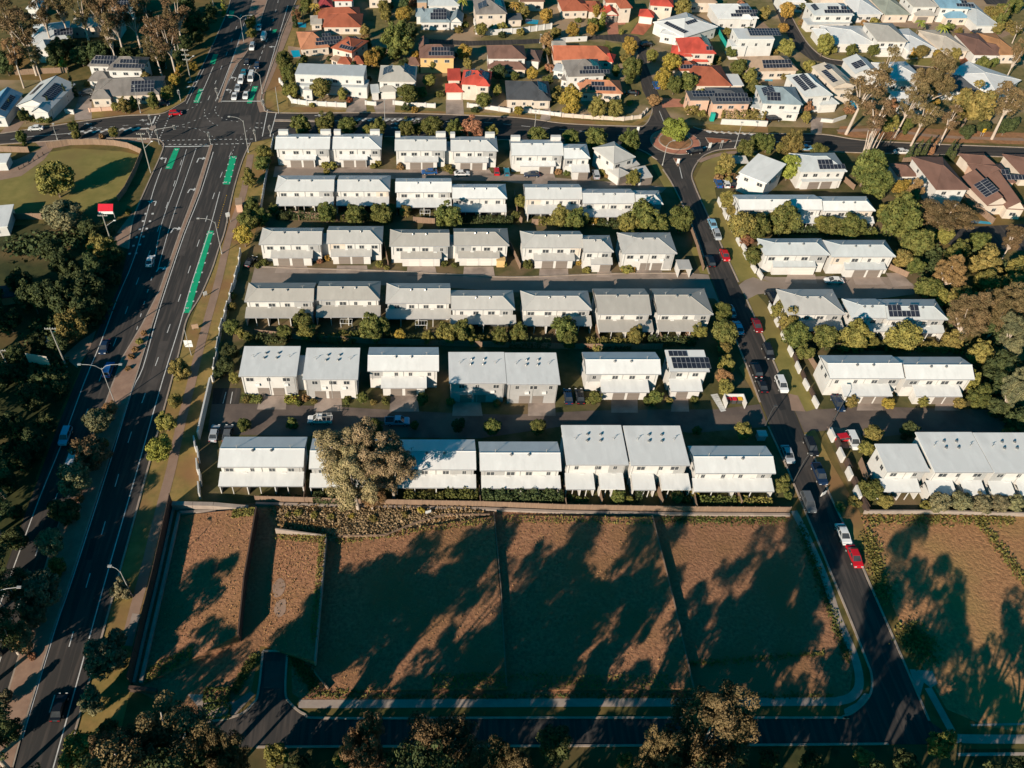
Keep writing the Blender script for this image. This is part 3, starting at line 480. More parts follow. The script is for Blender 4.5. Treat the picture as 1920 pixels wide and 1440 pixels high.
def add_roof(s, b, wb):
    w, d, e, rh, t, m = s.w, s.d, s.eh, s.rh, s.typ, s.roof
    iv = .06 if t == 'flat' else OV
    wb.box(iv, w - iv, iv, d - iv, 0, e + (.55 if t == 'flat' else -.06), s.wall)
    if t == 'flat':
        b.box(.45, w - .45, .45, d - .45, e, e + .12 + .47, m) if False else None
        z = e + .58
        b.poly([(.0, .0, z), (w, 0, z), (w, d, z), (0, d, z)], m)
        b.box(0, w, 0, .06, z - .35, z - .002, m, True); b.box(0, w, d - .06, d, z - .35, z - .002, m, True); b.box(0, .06, .061, d - .061, z - .35, z - .002, m, True); b.box(w - .06, w, .061, d - .061, z - .35, z - .002, m, True)
        return
    f = .24
    if t.startswith('mono'):
        zf, zb = e, e + rh
        A = [(0, 0, zf), (w, 0, zf), (w, d, zb), (0, d, zb)]
        b.poly(A, m); lo = [(x, y, z - f) for x, y, z in A]
        for i in range(4): j = (i + 1) % 4; b.poly([lo[i], lo[j], A[j], A[i]], m)
        b.poly(lo[::-1], m)
        k = s.wall; za = zf + rh * iv / d - f; zc = zb - rh * iv / d - f
        if rh > .1:
            for x in (iv, w - iv): wb.poly([(x, iv, e - .06), (x, d - iv, e - .06), (x, d - iv, max(zc, e - .05)), (x, iv, max(za, e - .05))], k)
            wb.poly([(w - iv, d - iv, e - .06), (iv, d - iv, e - .06), (iv, d - iv, zc), (w - iv, d - iv, zc)], k)
        return
    ry = s.ry
    if t in ('hip', 'hl', 'hr', 'g'):
        hl = min(ry, w / 2 - .01) * .95 if t in ('hip', 'hl') else 0
        hr = min(ry, w / 2 - .01) * .95 if t in ('hip', 'hr') else 0
        a, c = (hl, ry, e + rh), (w - hr, ry, e + rh)
        p = [(0, 0, e), (w, 0, e), (w, d, e), (0, d, e)]
        b.poly([p[0], p[1], c, a], m); b.poly([p[2], p[3], a, c], m)
        if hl: b.poly([p[3], p[0], a], m)
        if hr: b.poly([p[1], p[2], c], m)
        for cond, x in ((not hl, iv), (not hr, w - iv)):
            if cond: wb.poly([(x, iv, e - .06), (x, d - iv, e - .06), (x, ry, e + rh - .2)], s.wall)
        # ridge capping
        b.tube((a[0], a[1], a[2] - .02), (c[0], c[1], c[2] - .02), .11, .11, m, 5)
        if hl: b.tube(p[0], a, .08, .08, m, 4); b.tube(p[3], a, .08, .08, m, 4)
        if hr: b.tube(p[1], c, .08, .08, m, 4); b.tube(p[2], c, .08, .08, m, 4)
    else:  # ridge front to back
        hf = min(w / 2, d / 2 - .01) * .95 if t == 'hy' else 0
        a, c = (w / 2, hf, e + rh), (w / 2, d - hf, e + rh)
        p = [(0, 0, e), (w, 0, e), (w, d, e), (0, d, e)]
        b.poly([p[3], p[0], a, c], m); b.poly([p[1], p[2], c, a], m)
        if hf: b.poly([p[0], p[1], a], m); b.poly([p[2], p[3], c], m)
        else:
            for y in (iv, d - iv): wb.poly([(iv, y, e - .06), (w - iv, y, e - .06), (w / 2, y, e + rh - .2)], s.wall)
        b.tube((a[0], a[1], a[2] - .02), (c[0], c[1], c[2] - .02), .11, .11, m, 5)
        if hf:
            for q in p[:2]: b.tube(q, a, .08, .08, m, 4)
            for q in p[2:]: b.tube(q, c, .08, .08, m, 4)
    # fascia and soffit
    p = [(0, 0, e), (w, 0, e), (w, d, e), (0, d, e)]; lo = [(x, y, e - f) for x, y, z in p]
    for i in range(4): j = (i + 1) % 4; b.poly([lo[i], lo[j], p[j], p[i]], m)
    b.poly(lo[::-1], m)
def solar(s, face, u0, v0, nx, ny, pw=1.05, ph=1.7):
    w, d, e, rh = s.w, s.d, s.eh, s.rh
    if s.typ == 'flat': o, u, v = Vector((0, 0, e + .6)), Vector((1, 0, 0)), Vector((0, 1, .12))
    elif s.typ.startswith('mono'): o, u, v = Vector((0, 0, e)), Vector((1, 0, 0)), Vector((0, d, rh))
    elif face == 'f':
        run = s.ry if s.typ in ('hip', 'hl', 'hr', 'g') else min(w, d) / 2
        o, u, v = Vector((0, 0, e)), Vector((1, 0, 0)), Vector((0, run, rh))
    elif face == 'l':
        run = w / 2 if s.typ in ('gy', 'hy') else s.ry
        o, u, v = Vector((0, d, e)), Vector((0, -1, 0)), Vector((run, 0, rh))
    else:
        run = w / 2 if s.typ in ('gy', 'hy') else s.ry
        o, u, v = Vector((w, 0, e)), Vector((0, 1, 0)), Vector((-run, 0, rh))
    v.normalize(); n = u.cross(v); b = MB()
    def slab(a0, a1, b0, b1, h0, h1, m):
        P = [o + u * x + v * y + n * h for h in (h0, h1) for (x, y) in ((a0, b0), (a1, b0), (a1, b1), (a0, b1))]
        i = len(b.v); b.v += [tuple(q) for q in P]
        for q in ((0, 1, 5, 4), (1, 2, 6, 5), (2, 3, 7, 6), (3, 0, 4, 7), (4, 5, 6, 7)): b.f.append(tuple(i + k for k in q)); b.m.append(b.mi(m))
    for i in range(nx):
        for j in range(ny):
            slab(u0 + i * pw, u0 + i * pw + pw - .02, v0 + j * ph, v0 + j * ph + ph - .02, .10, .13, 'solar_frame')
            slab(u0 + i * pw + .04, u0 + i * pw + pw - .06, v0 + j * ph + .04, v0 + j * ph + ph - .06, .131, .138, 'solar_cell')
    return b
HOUSES = []; TOWN = []
def house(name, label, ph, segs, panels=(), doors=(), doorm='garage_door', win=True, cat='house', vents=0, posts=(), extra=None, parapets=(), group=None):
    r = segs[0]; root = empty(name, r.mat.translation, r.rot); inv = (Matrix.Translation(r.mat.translation) @ Matrix.Rotation(r.rot, 4, 'Z')).inverted()
    tag(root, label, cat, group)
    mid = r.mat @ Vector((r.w / 2, r.d / 2, 0)); LAND.append((mid.x, mid.y, ph, max(r.w, r.d) / 2)); HOUSES.append(root)
    for si, s in enumerate(segs):
        T = inv @ s.mat; b, wb = MB(), MB(); add_roof(s, b, wb)
        if getattr(s, 'patio', False):
            wb = MB(); n = max(2, round(s.w / 6.2)); zt = s.eh - .26
            for k in range(n + 1):
                x = .12 + (s.w - .24) * k / n; sw = MB(); sw.box(x - .09, x + .09, .35 if k in (0, n) else .1, s.d - .01, 0, zt, s.wall); sw.v = [tuple(T @ Vector(q)) for q in sw.v]; sw.build('side_wall', root)
            for k in range(n):
                x0 = .12 + (s.w - .24) * k / n + .2; x1 = .12 + (s.w - .24) * (k + 1) / n - .2
                gb = MB(); gb.box(x0 + .4, x1 - .9, s.d - .08, s.d - .03, .05, 2.2, 'glass', True); gb.box(x0 + .36, x1 - .86, s.d - .03, s.d - .012, .0, 2.26, 'window_frame', True)
                gb.v = [tuple(T @ Vector(q)) for q in gb.v]; gb.build('patio_door', root)
                pb = MB(); px = x0 + (x1 - x0) * .45; pb.box(px - .07, px + .07, .2, .34, 0, zt + .02, s.wall); pb.v = [tuple(T @ Vector(q)) for q in pb.v]; pb.build('post', root)
                fb = MB(); fx = x0 + (x1 - x0) * .3; fb.box(fx, fx + 1.4, .6, 1.3, .68, .74, 'fence_timber', True); fb.box(fx + .05, fx + .12, .65, .72, 0, .679, 'fence_dark'); fb.box(fx + 1.28, fx + 1.35, 1.18, 1.25, 0, .679, 'fence_dark')
        for q, nm in ((wb, 'wall'), (b, 'roof')):
            q.v = [tuple(T @ Vector(x)) for x in q.v]
        if wb.f: wb.build('wall', root)
        b.build('roof', root)
        iv = .06 if s.typ == 'flat' else OV
        if win and not getattr(s, 'patio', False):
            rr = random.Random(sum(map(ord, label)) % 1000 + si); n = max(1, int(s.w / 3.3))
            if s.w > 2.5:
                for k in range(n):
                    cx = iv + (s.w - 2 * iv) * (k + .5 + rr.uniform(-.12, .12)) / n
                    ww = rr.choice((.8, 1.3, 1.7))
                    zs = ([s.eh - 2.0] if s.eh > 4.3 else []) + ([.95] if (s.eh < 4.3 and not doors) else [])
                    for z in zs:
                        p = T @ Vector((cx, iv - .005, z)); inst('window', WIN, root, p, s.rot - r.rot, (ww, 1, 1.1))
            if s.eh > 4.3:
                for side in (0, 1):
                    for k in range(2):
                        cy = iv + (s.d - 2 * iv) * (.3 + .4 * k); x = s.w - iv + .005 if side else iv - .005
                        p = T @ Vector((x, cy, s.eh - 2.0)); inst('window', WIN, root, p, s.rot - r.rot + (R(90) if side else R(-90)), (1.0, 1, 1.1))
        if vents and si == 0:
            rr = random.Random(int(s.w * 100)); n = vents
            for k in range(n):
                x = s.w * (.5 + (k % 2 - .5) * .22 + (0 if n <= 2 else .02 * (k // 2))); y = s.d * (.58 if k < 2 else .74) if s.typ == 'mono' else s.ry - .5
                z = s.eh + (s.rh * y / s.d if s.typ == 'mono' else s.rh * y / s.ry) - .02
                inst('roof_vent', VENT, root, T @ Vector((x, y, z)))
            for fx in (.2, .83):
                y = s.d * .62 if s.typ == 'mono' else s.ry + .3; z = s.eh + (s.rh * y / s.d if s.typ == 'mono' else s.rh * .9)
                inst('antenna', ANT, root, T @ Vector((s.w * fx, y, z)), .4)
    for (si, face, *a) in panels:
        s = segs[si]; b = solar(s, face, *a); T = inv @ s.mat; b.v = [tuple(T @ Vector(x)) for x in b.v]; b.build('solar_panel', root)
    for (si, xa, xb) in doors:
        s = segs[si]; T = inv @ s.mat; iv = .06 if s.typ == 'flat' else OV
        p = T @ Vector(((xa + xb) / 2, iv - .006, .03)); inst('garage_door', DOORS[doorm], root, p, s.rot - r.rot, (abs(xb - xa), 1, 2.25))
    for (si, xs, z) in posts:
        s = segs[si]; T = inv @ s.mat
        for x in xs:
            b = MB(); b.box(x - .09, x + .09, .25, .43, 0, z, 'white_wall'); b.v = [tuple(T @ Vector(q)) for q in b.v]; b.build('post', root)
    for (si, x0, x1, y0, y1, z0, z1, m, nm) in (extra or ()):
        s = segs[si]; T = inv @ s.mat; b = MB(); b.box(x0, x1, y0, y1, z0, z1, m); b.v = [tuple(T @ Vector(q)) for q in b.v]; b.build(nm, root)
    return root
def sg(x0, y0, x1, y1, d, eh, typ, rh, roof, wall):
    a = G(x0, y0, eh); b_ = G(x1, y1, eh); v = b_ - a
    return Seg(a, math.atan2(v.y, v.x), v.length, d, eh, typ, rh, roof, wall)
# ---------------------------------------------------------------- the townhouse rows (six west of the side street, six east of it)
ORD = ['first', 'second', 'third', 'fourth', 'fifth', 'sixth', 'seventh', 'eighth', 'ninth']
def town(row, k, look, x0, x1, yf, yr, yb, typ, roof, wall, low=(), doors=(), doorm='garage_door', panels=(), eh=5.6, rh=1.5, east=False, vents=2, kind='twin_townhouse', lowwall=None, parapet=False):
    a = G(x0, yf, eh); b_ = G(x1, yf, eh); Yb = G(x0, yb, eh + (rh if typ == 'mono' else 0)).y; Yr = G(x0, yr, eh + rh).y if yr else None
    d = Yb - a.y; s = Seg(a, 0, b_.x - a.x, d, eh, typ, rh, roof, wall, (min(max(Yr - a.y, d * .3), d * .7) if yr else None))
    segs = [s]; posts = []
    for (lx0, lx1, ly, lm) in low:
        le = 2.85; p = G(lx0, ly, le); q = G(lx1, ly, le); dd = max(.9, a.y + OV - p.y - .01)
        segs.append(Seg(p, 0, q.x - p.x, dd, le, 'mono', .75, lm, lowwall or wall))
        if not doors: segs[-1].patio = True
    dl = []
    for (si, dx0, dx1) in doors:
        t = segs[si]; yy = t.mat.translation.y + OV
        # garage door jambs sit on the ground line of that wall
        k0 = (dx0 - PPX) / FPX; k1 = (dx1 - PPX) / FPX
        # depth of the wall line gives the scale
        t_ = yy / HC; v = (_c - t_ * _s) / (t_ * _c + _s)
        kk = HC / (_s + v * _c); xa, xb = k0 * kk, k1 * kk
        dl.append((si, xa - t.mat.translation.x, xb - t.mat.translation.x))
    rn = ORD[row - 1] + (' east row' if east else ' townhouse row')
    label = f"{look}, {ORD[k]} house in {rn}"
    ex = []
    if parapet:
        for fx in parapet: ex.append((0, s.w * fx[0], s.w * fx[1], d - 1.6, d - .3, eh - .05, eh + 1.75, 'white_wall', 'parapet'))
    rr = random.Random(row * 17 + k + (100 if east else 0)); hw = s.eh - .9
    if typ != 'mono' or True:
        cw = rr.uniform(.16, .3); left = rr.random() < .5; x0 = OV + .02 if left else s.w - OV - s.w * cw
        ex.append((0, x0, x0 + s.w * cw - .04, OV - .03, OV - .003, 2.9 if low else .4, s.eh - .28, 'cream_wall' if row in (2, 3) and k % 3 == 1 else 'grey_wall', 'cladding'))
    ex.append((0, .02, s.w - .02, -.11, -.004, s.eh - .2, s.eh - .04, 'solar_frame', 'gutter'))
    for fx in (.06, .5, .94): ex.append((0, s.w * fx - .05, s.w * fx + .05, OV - .1, OV - .032, 2.6 if low else .1, s.eh - .28, 'metal', 'downpipe'))
    for q in range(1 if s.w < 9 else 2):
        xx = s.w * (.3 + .42 * q) + rr.uniform(-.6, .6); ex.append((0, xx, xx + .85, OV - .36, OV - .034, 2.95 if low else 3.1, 3.6 if low else 3.75, 'sign_white', 'air_conditioner'))
    if len(segs) > 1: ex.append((1, .02, segs[1].w - .02, -.11, -.004, 2.66, 2.81, 'solar_frame', 'gutter'))
    TOWN.append((row, east, s))
    return house(kind, label, f"{ORD[k]} house of {rn}", segs, panels, dl, doorm, vents=vents, extra=ex, cat='townhouse', group='townhouses in estate rows')
g1, g2, wr = 'grey_roof', 'taupe_roof', 'white_roof'; ash = 'ash_roof'
W, GW, CW = 'white_wall', 'grey_wall', 'cream_wall'
PP = [(.02, .2), (.8, .99)]
# first row, along the cross street
town(1, 0, 'white roofed townhouse pair with two garages', 515, 618, 279, 257, 251, 'g', wr, W, [(533, 592, 299, wr)], [(1, 546, 566), (1, 570, 589)], parapet=PP)
town(1, 1, 'white roofed townhouse pair with one hipped end', 623, 715, 279, 257, 251, 'hr', wr, W, [(636, 689, 299, wr)], [(1, 645, 664), (1, 668, 686)], parapet=[(.0, .14), (.75, .95)])
town(1, 2, 'grey roofed townhouse pair with a blue car outside', 740, 837, 282, 262, 255, 'g', ash, W, [(758, 822, 303, ash)], [(1, 769, 789), (1, 792, 812)], parapet=[(.0, .1), (.8, .99)])
town(1, 3, 'grey hipped townhouse pair with white car outside', 845, 934, 283, 263, 256, 'hr', ash, W, [(852, 916, 304, ash)], [(1, 863, 881), (1, 885, 904)], parapet=[(.0, .1), (.75, .95)])
town(1, 4, 'white roofed townhouse with party wall at each end', 959, 1057, 291, 269, 262, 'g', wr, W, [(975, 1042, 311, wr)], [(1, 1010, 1031)], parapet=PP)
town(1, 5, 'small white hipped townhouse with single garage', 1058, 1107, 297, 278, 270, 'hr', wr, W, [(1072, 1106, 322, wr)], [(1, 1083, 1101)], kind='townhouse')
# second row, backs to the camera
town(2, 0, 'grey hipped townhouse pair shaded by two round trees', 515, 626, 358, 337, 329, 'hl', ash, W, [(517, 625, 385, ash)])
town(2, 1, 'grey hipped townhouse pair behind a timber yard fence', 632, 731, 358, 337, 329, 'hr', ash, W, [(630, 729, 385, ash)])
town(2, 2, 'bright white townhouse pair with long lean-to roof', 741, 847, 360, 341, 334, 'g', wr, W, [(743, 847, 388, wr)])
town(2, 3, 'bright white townhouse pair with hipped end', 848, 951, 372, 352, 345, 'hr', wr, W, [(850, 950, 397, wr)])
town(2, 4, 'pale grey townhouse pair behind a double tree', 985, 1092, 373, 352, 345, 'g', ash, W, [(990, 1092, 400, ash)])
town(2, 5, 'pale grey townhouse pair beside large trees', 1093, 1191, 381, 362, 354, 'g', ash, W, [(1093, 1190, 406, ash)])
town(2, 6, 'pale grey hipped end townhouse half hidden by trees', 1192, 1244, 383, 365, 357, 'hr', ash, W, [(1192, 1236, 406, ash)], kind='townhouse')
# third row, garages to the camera
town(3, 0, 'grey hipped townhouse pair with grey garage doors', 485, 603, 458, 434, 427, 'hl', g1, W, [(507, 586, 483, g1)], [(1, 523, 544), (1, 549, 570)])
town(3, 1, 'grey hipped townhouse pair with paired grey garages', 612, 717, 456, 432, 424, 'hr', g1, W, [(620, 697, 480, g1)], [(1, 636, 657), (1, 661, 682)])
town(3, 2, 'taupe hipped townhouse pair with white garage doors', 730, 843, 461, 437, 430, 'hl', g2, W, [(751, 828, 484, g2)], [(1, 767, 787), (1, 792, 813)], 'white_door')
town(3, 3, 'taupe hipped townhouse pair beside a yellow shed', 851, 955, 460, 435, 428, 'hr', g2, W, [(859, 937, 483, g2)], [(1, 875, 896), (1, 901, 921)], 'white_door')
town(3, 4, 'pale grey hipped townhouse pair with grey garages', 979, 1094, 464, 440, 433, 'hl', g1, W, [(1001, 1078, 488, g1)], [(1, 1015, 1036), (1, 1041, 1062)])
town(3, 5, 'small grey hipped townhouse with single garage', 1094, 1151, 472, 449, 441, 'hr', g1, W, [(1108, 1149, 495, g1)], [(1, 1123, 1143)], kind='townhouse')
town(3, 6, 'pale grey hipped house with two garages and detached walls', 1167, 1270, 475, 446, 436, 'hip', g1, W, [], [(0, 1198, 1216), (0, 1220, 1238)], kind='townhouse')
# fourth row, backs to the camera
town(4, 0, 'grey hipped townhouse pair with deep lean-to', 458, 588, 565, 541, 530, 'hl', g2, W, [(459, 586, 595, g2)])
town(4, 1, 'grey hipped townhouse pair with shaded lean-to', 594, 712, 562, 537, 527, 'hr', g2, W, [(592, 713, 594, g2)])
town(4, 2, 'grey hipped townhouse pair stepped in front of its neighbour', 723, 845, 568, 541, 531, 'hl', g1, W, [(723, 846, 597, g1)])
town(4, 3, 'grey hipped townhouse pair with tree shadow on lean-to', 846, 966, 580, 555, 544, 'hr', g1, W, [(846, 968, 607, g1)])
town(4, 4, 'grey townhouse pair hipped at both ends', 980, 1110, 581, 555, 545, 'hip', g1, W, [(983, 1110, 610, g1)])
town(4, 5, 'taupe detached house with a small front gable', 1121, 1222, 589, 553, 541, 'g', g2, W, [(1124, 1226, 621, g2)], kind='townhouse')
town(4, 6, 'taupe detached house with hipped end and pale fence', 1233, 1338, 589, 553, 541, 'hr', g2, W, [(1236, 1318, 620, g2)], kind='townhouse')
# fifth row, garages to the camera
town(5, 0, 'white flat skillion townhouse pair beside visitor parking', 447, 556, 705, 0, 649, 'mono', wr, W, [], [(0, 486, 507), (0, 514, 535)], eh=6.3, rh=.5, vents=4)
town(5, 1, 'white flat skillion townhouse pair with blue shaded gutter wall', 567, 671, 711, 0, 652, 'mono', wr, W, [], [(0, 592, 612), (0, 618, 639)], eh=6.3, rh=.5, vents=4)
town(5, 2, 'white gabled townhouse pair with wide upper windows', 689, 823, 695, 666, 651, 'g', wr, W, [(714, 800, 727, wr)], [(1, 733, 754), (1, 760, 781)])
town(5, 3, 'white skillion townhouse dappled by tree shadow', 842, 950, 718, 0, 660, 'mono', wr, GW, [], [(0, 862, 884), (0, 888, 910)], eh=6.3, rh=.5, vents=4)
town(5, 4, 'white skillion townhouse next to dark parked cars', 951, 1051, 720, 0, 661, 'mono', wr, GW, [], [(0, 972, 992), (0, 997, 1017)], eh=6.3, rh=.5, vents=4)
town(5, 5, 'white gabled townhouse pair with low awning roof', 1099, 1240, 701, 674, 660, 'g', wr, W, [(1128, 1218, 735, wr)], [(1, 1147, 1169), (1, 1174, 1196)])
town(5, 6, 'small white house with rooftop solar panels', 1256, 1331, 696, 0, 656, 'mono', wr, W, [(1258, 1318, 733, wr)], [(1, 1265, 1286)], panels=[(0, 'f', .9, .7, 8, 2, 1.0, 1.55), (0, 'f', .6, 4.1, 4, 1, 1.0, 1.55)], eh=6.2, rh=.6, vents=0, kind='townhouse')
# sixth row, facing the dirt lots
town(6, 0, 'white two tier townhouse pair at highway corner', 408, 569, 875, 841, 819, 'g', wr, W, [(409, 568, 911, wr)], rh=1.2)
town(6, 1, 'white townhouse pair hidden behind the big gum', 579, 736, 878, 845, 822, 'g', wr, W, [(580, 735, 913, wr)], rh=1.2)
town(6, 2, 'white townhouse pair dappled with gum shadow', 741, 893, 880, 846, 824, 'g', wr, W, [(743, 893, 914, wr)], rh=1.2)
town(6, 3, 'white two tier townhouse pair above a clipped hedge', 900, 1053, 882, 849, 828, 'g', wr, W, [(903, 1052, 915, wr)], rh=1.2)
town(6, 4, 'tall white skillion townhouse with four roof vents', 1062, 1179, 871, 0, 797, 'mono', wr, W, [(1062, 1116, 917, wr), (1126, 1172, 917, wr)], eh=6.6, rh=.5, vents=4)
town(6, 5, 'tall white skillion townhouse with four vents and wing walls', 1183, 1294, 872, 0, 798, 'mono', wr, W, [(1188, 1230, 918, wr), (1242, 1296, 918, wr)], eh=6.6, rh=.5, vents=4)
town(6, 6, 'white two tier townhouse pair at side street corner', 1304, 1455, 887, 856, 836, 'g', wr, W, [(1302, 1452, 921, wr)], rh=1.2)
# east of the side street
E = dict(east=True)
town(2, 0, 'bright white townhouse pair behind dense trees', 1387, 1543, 393, 374, 365, 'g', wr, W, [(1400, 1540, 418, wr)], **E)
town(2, 1, 'bright white townhouse pair with hipped end', 1544, 1642, 395, 377, 368, 'hr', wr, W, [(1545, 1640, 418, wr)], **E)
town(3, 0, 'sage grey hipped house with rounded porch roof', 1434, 1557, 478, 455, 447, 'hip', 'silver_roof', W, [(1450, 1530, 500, 'silver_roof')], [(1, 1482, 1524)], 'white_door', **E)
town(3, 1, 'sage grey hipped house with two garages', 1560, 1680, 481, 459, 450, 'hip', 'silver_roof', W, [(1585, 1662, 505, 'silver_roof')], [(1, 1596, 1618), (1, 1622, 1644)], **E)
town(4, 0, 'pale grey hipped house with small front gable', 1477, 1586, 589, 556, 542, 'hip', g1, W, [(1500, 1584, 620, g1)], **E)
town(4, 1, 'sage grey hipped townhouse half without panels', 1598, 1663, 596, 572, 560, 'hl', 'silver_roof', W, [(1612, 1662, 621, 'silver_roof')], kind='townhouse', **E)
town(4, 2, 'sage grey hipped townhouse half with solar panels', 1664, 1778, 599, 574, 561, 'hr', 'silver_roof', W, [(1664, 1772, 624, 'silver_roof')], panels=[(0, 'f', .5, .6, 3, 2, 1.0, 1.5), (0, 'f', 3.5, .6, 2, 1, 1.0, 1.5), (0, 'f', 5.5, .6, 2, 2, 1.0, 1.5)], kind='townhouse', **E)
town(5, 0, 'white gabled townhouse pair beside parking bays', 1556, 1696, 709, 681, 666, 'g', wr, W, [(1583, 1674, 742, wr)], [(1, 1612, 1633), (1, 1636, 1656)], **E)
town(5, 1, 'white gabled townhouse pair at the tree line', 1699, 1828, 711, 684, 669, 'g', wr, W, [(1718, 1805, 743, wr)], [(1, 1745, 1763), (1, 1766, 1786)], **E)
town(6, 0, 'white skillion house with gabled lower wing', 1663, 1744, 884, 0, 832, 'mono', wr, W, [(1656, 1727, 922, wr)], eh=6.2, rh=.4, vents=0, kind='townhouse', **E)
town(6, 1, 'large white skillion townhouse with four roof vents', 1753, 1863, 885, 0, 810, 'mono', wr, W, [(1745, 1795, 928, wr), (1810, 1850, 928, wr)], eh=6.6, rh=.5, vents=4, **E)
town(6, 2, 'large white skillion townhouse cut by the picture edge', 1865, 1975, 886, 0, 811, 'mono', wr, W, [(1862, 1905, 928, wr), (1915, 1968, 928, wr)], eh=6.6, rh=.5, vents=4, **E)
# narrow lower link roofs that close the slot between joined pairs
TH = [h for h in HOUSES]; FIRST = {}
for i, (ra, ea, sa) in enumerate(TOWN): FIRST.setdefault((ra, ea), i)
PAIRS = {(1, False): (0, 2, 4), (2, False): (0, 2, 4, 5), (3, False): (0, 2, 4), (4, False): (0, 2), (5, False): (0, 3), (6, False): (4,), (2, True): (0,), (4, True): (1,), (6, True): (1,)}
for i in range(len(TOWN) - 1):
    (ra, ea, sa), (rb, eb, sb) = TOWN[i], TOWN[i + 1]
    if ra != rb or ea != eb or (i - FIRST[ra, ea]) not in PAIRS.get((ra, ea), ()): continue
    xa = sa.mat.translation.x + sa.w; xb = sb.mat.translation.x
    if -.5 < xb - xa < 2.2:
        ya, yb = max(sa.mat.translation.y, sb.mat.translation.y), min(sa.mat.translation.y + sa.d, sb.mat.translation.y + sb.d); o = sa.mat.translation; z = min(sa.eh, sb.eh) - 1.5
        b = MB(); b.box(xa - OV - o.x + .01, xb + OV - o.x - .01, ya + 2.0 - o.y, yb - .6 - o.y, 0, z, 'white_wall'); b.build('link_wall', TH[i])
        b = MB(); b.box(xa - OV - o.x + .01, xb + OV - o.x - .01, ya + 1.7 - o.y, yb - .4 - o.y, z + .004, z + .10, 'white_roof', True); b.build('link_roof', TH[i])
# houses at the roundabout corner
house('corner_house', 'white pyramid roofed house with angled garage beside the roundabout', 'pyramid roofed corner house', [sg(1151, 307, 1192, 294, 10, 5.6, 'hip', 2.0, g1, W), sg(1164, 320, 1200, 308, 4, 2.9, 'mono', .8, g1, W), sg(1160, 333, 1182, 325, 5, 2.9, 'hip', 1.0, g1, W)], doors=[(2, .8, 3.8)])
house('garage', 'small grey roofed garage beside the pyramid roofed corner house', 'corner house garage', [sg(1200, 335, 1224, 331, 5, 2.8, 'mono', .7, g1, W)], doors=[(0, .8, 4.2)], win=False, cat='garage')
house('skillion_house', 'white twin skillion house in hedged corner garden', 'skillion corner house', [sg(1385, 323, 1438, 344, 11, 5.8, 'mono', 1.2, wr, W), sg(1380, 332, 1428, 356, 4, 3, 'mono', .8, wr, W)])
house('solar_house', 'silver hipped house with two garages opposite the mulch bank', 'silver two garage corner house', [sg(1501, 322, 1589, 321, 10, 5.6, 'hip', 1.9, 'silver_roof', W), sg(1504, 340, 1578, 338, 3.2, 2.9, 'mono', .8, 'silver_roof', W)], panels=[(0, 'f', 5.5, .7, 7, 1), (0, 'f', 5.5, 2.4, 4, 1)], doors=[(1, 2.4, 5.4), (1, 6, 9)])
# ---------------------------------------------------------------- older houses beyond the cross street and across the main road
def H(label, ph, segs, **k): return house(k.pop('name', 'house'), label, ph, segs, **k)
H('white and red roofed house at the top edge beside a pool', 'red roofed pool house', [sg(625, 1, 661, 1, 9, 5.6, 'hip', 2, 'red_roof', W), sg(598, 17, 626, 15, 9, 3, 'hip', 1.6, 'maroon_roof', W)])
H('long terracotta tiled house with pale carport by the highway', 'terracotta tiled house', [sg(605, 50, 678, 50, 12, 3, 'hip', 2.4, 'terracotta_roof', CW), sg(596, 34, 676, 31, 9, 3, 'hip', 2.0, 'terracotta_roof', CW), sg(582, 46, 604, 45, 8, 2.7, 'mono', .2, 'cream_roof', CW)])
H('apricot tiled sprawling house with a bright blue pool', 'apricot tiled house', [sg(564, 92, 618, 87, 15, 3, 'hip', 2.4, 'apricot_roof', CW), sg(620, 89, 660, 99, 11, 5.5, 'hip', 2.3, 'terracotta_roof', CW), sg(661, 119, 682, 119, 6, 3, 'hip', 1.3, 'terracotta_roof', CW), sg(618, 110, 650, 122, 5, 2.7, 'mono', .6, 'tan_roof', CW), sg(632, 118, 658, 120, 5, 3, 'hip', 1.3, 'terracotta_roof', CW)], panels=[(0, 'f', 5.5, 1.0, 8, 1), (0, 'f', 6.0, 3.0, 9, 1), (0, 'f', 8.5, 5.0, 3, 1), (1, 'f', 3.0, .7, 5, 1), (1, 'r', 2.5, 1.0, 6, 2)])
H('white modern flat roofed house on the traffic light corner', 'white modern corner house', [sg(553, 142, 682, 146, 8, 6.3, 'flat', 0, 'silver_roof', W), sg(562, 163, 600, 165, 4, 3.4, 'flat', 0, 'silver_roof', W), sg(600, 160, 640, 161, 3.2, 3.3, 'mono', .5, 'browngrey_roof', W), sg(641, 165, 688, 167, 5.5, 3.3, 'flat', 0, 'silver_roof', W), sg(568, 172, 585, 173, 2.5, 3.2, 'flat', 0, W, W)])
H('grey hipped two storey house with a white garage', 'grey white garage house', [sg(709, 152, 780, 153, 11.5, 5.6, 'hip', 2.6, g2, W), sg(712, 171, 744, 170, 5, 3, 'hip', 1.4, g2, W), sg(696, 174, 712, 173, 5, 2.9, 'mono', .5, 'silver_roof', W)], panels=[(0, 'l', 3.5, 1.5, 5, 2), (0, 'r', 3.0, 1.2, 6, 2)], doors=[(1, .8, 5.0)], doorm='white_door')
H('blue grey hipped house with large solar array', 'blue grey solar house', [sg(788, 41, 845, 41, 12, 3.2, 'hip', 2.8, 'bluegrey_roof', W), sg(779, 30, 800, 30, 7, 3.2, 'hip', 1.6, 'bluegrey_roof', W), sg(843, 41, 867, 42, 8, 3.1, 'gy', 1.9, 'bluegrey_roof', W)], panels=[(0, 'f', 3.8, 1.0, 6, 2, 1.0, 1.65), (0, 'f', 4.8, 4.3, 5, 1, 1.0, 1.65)])
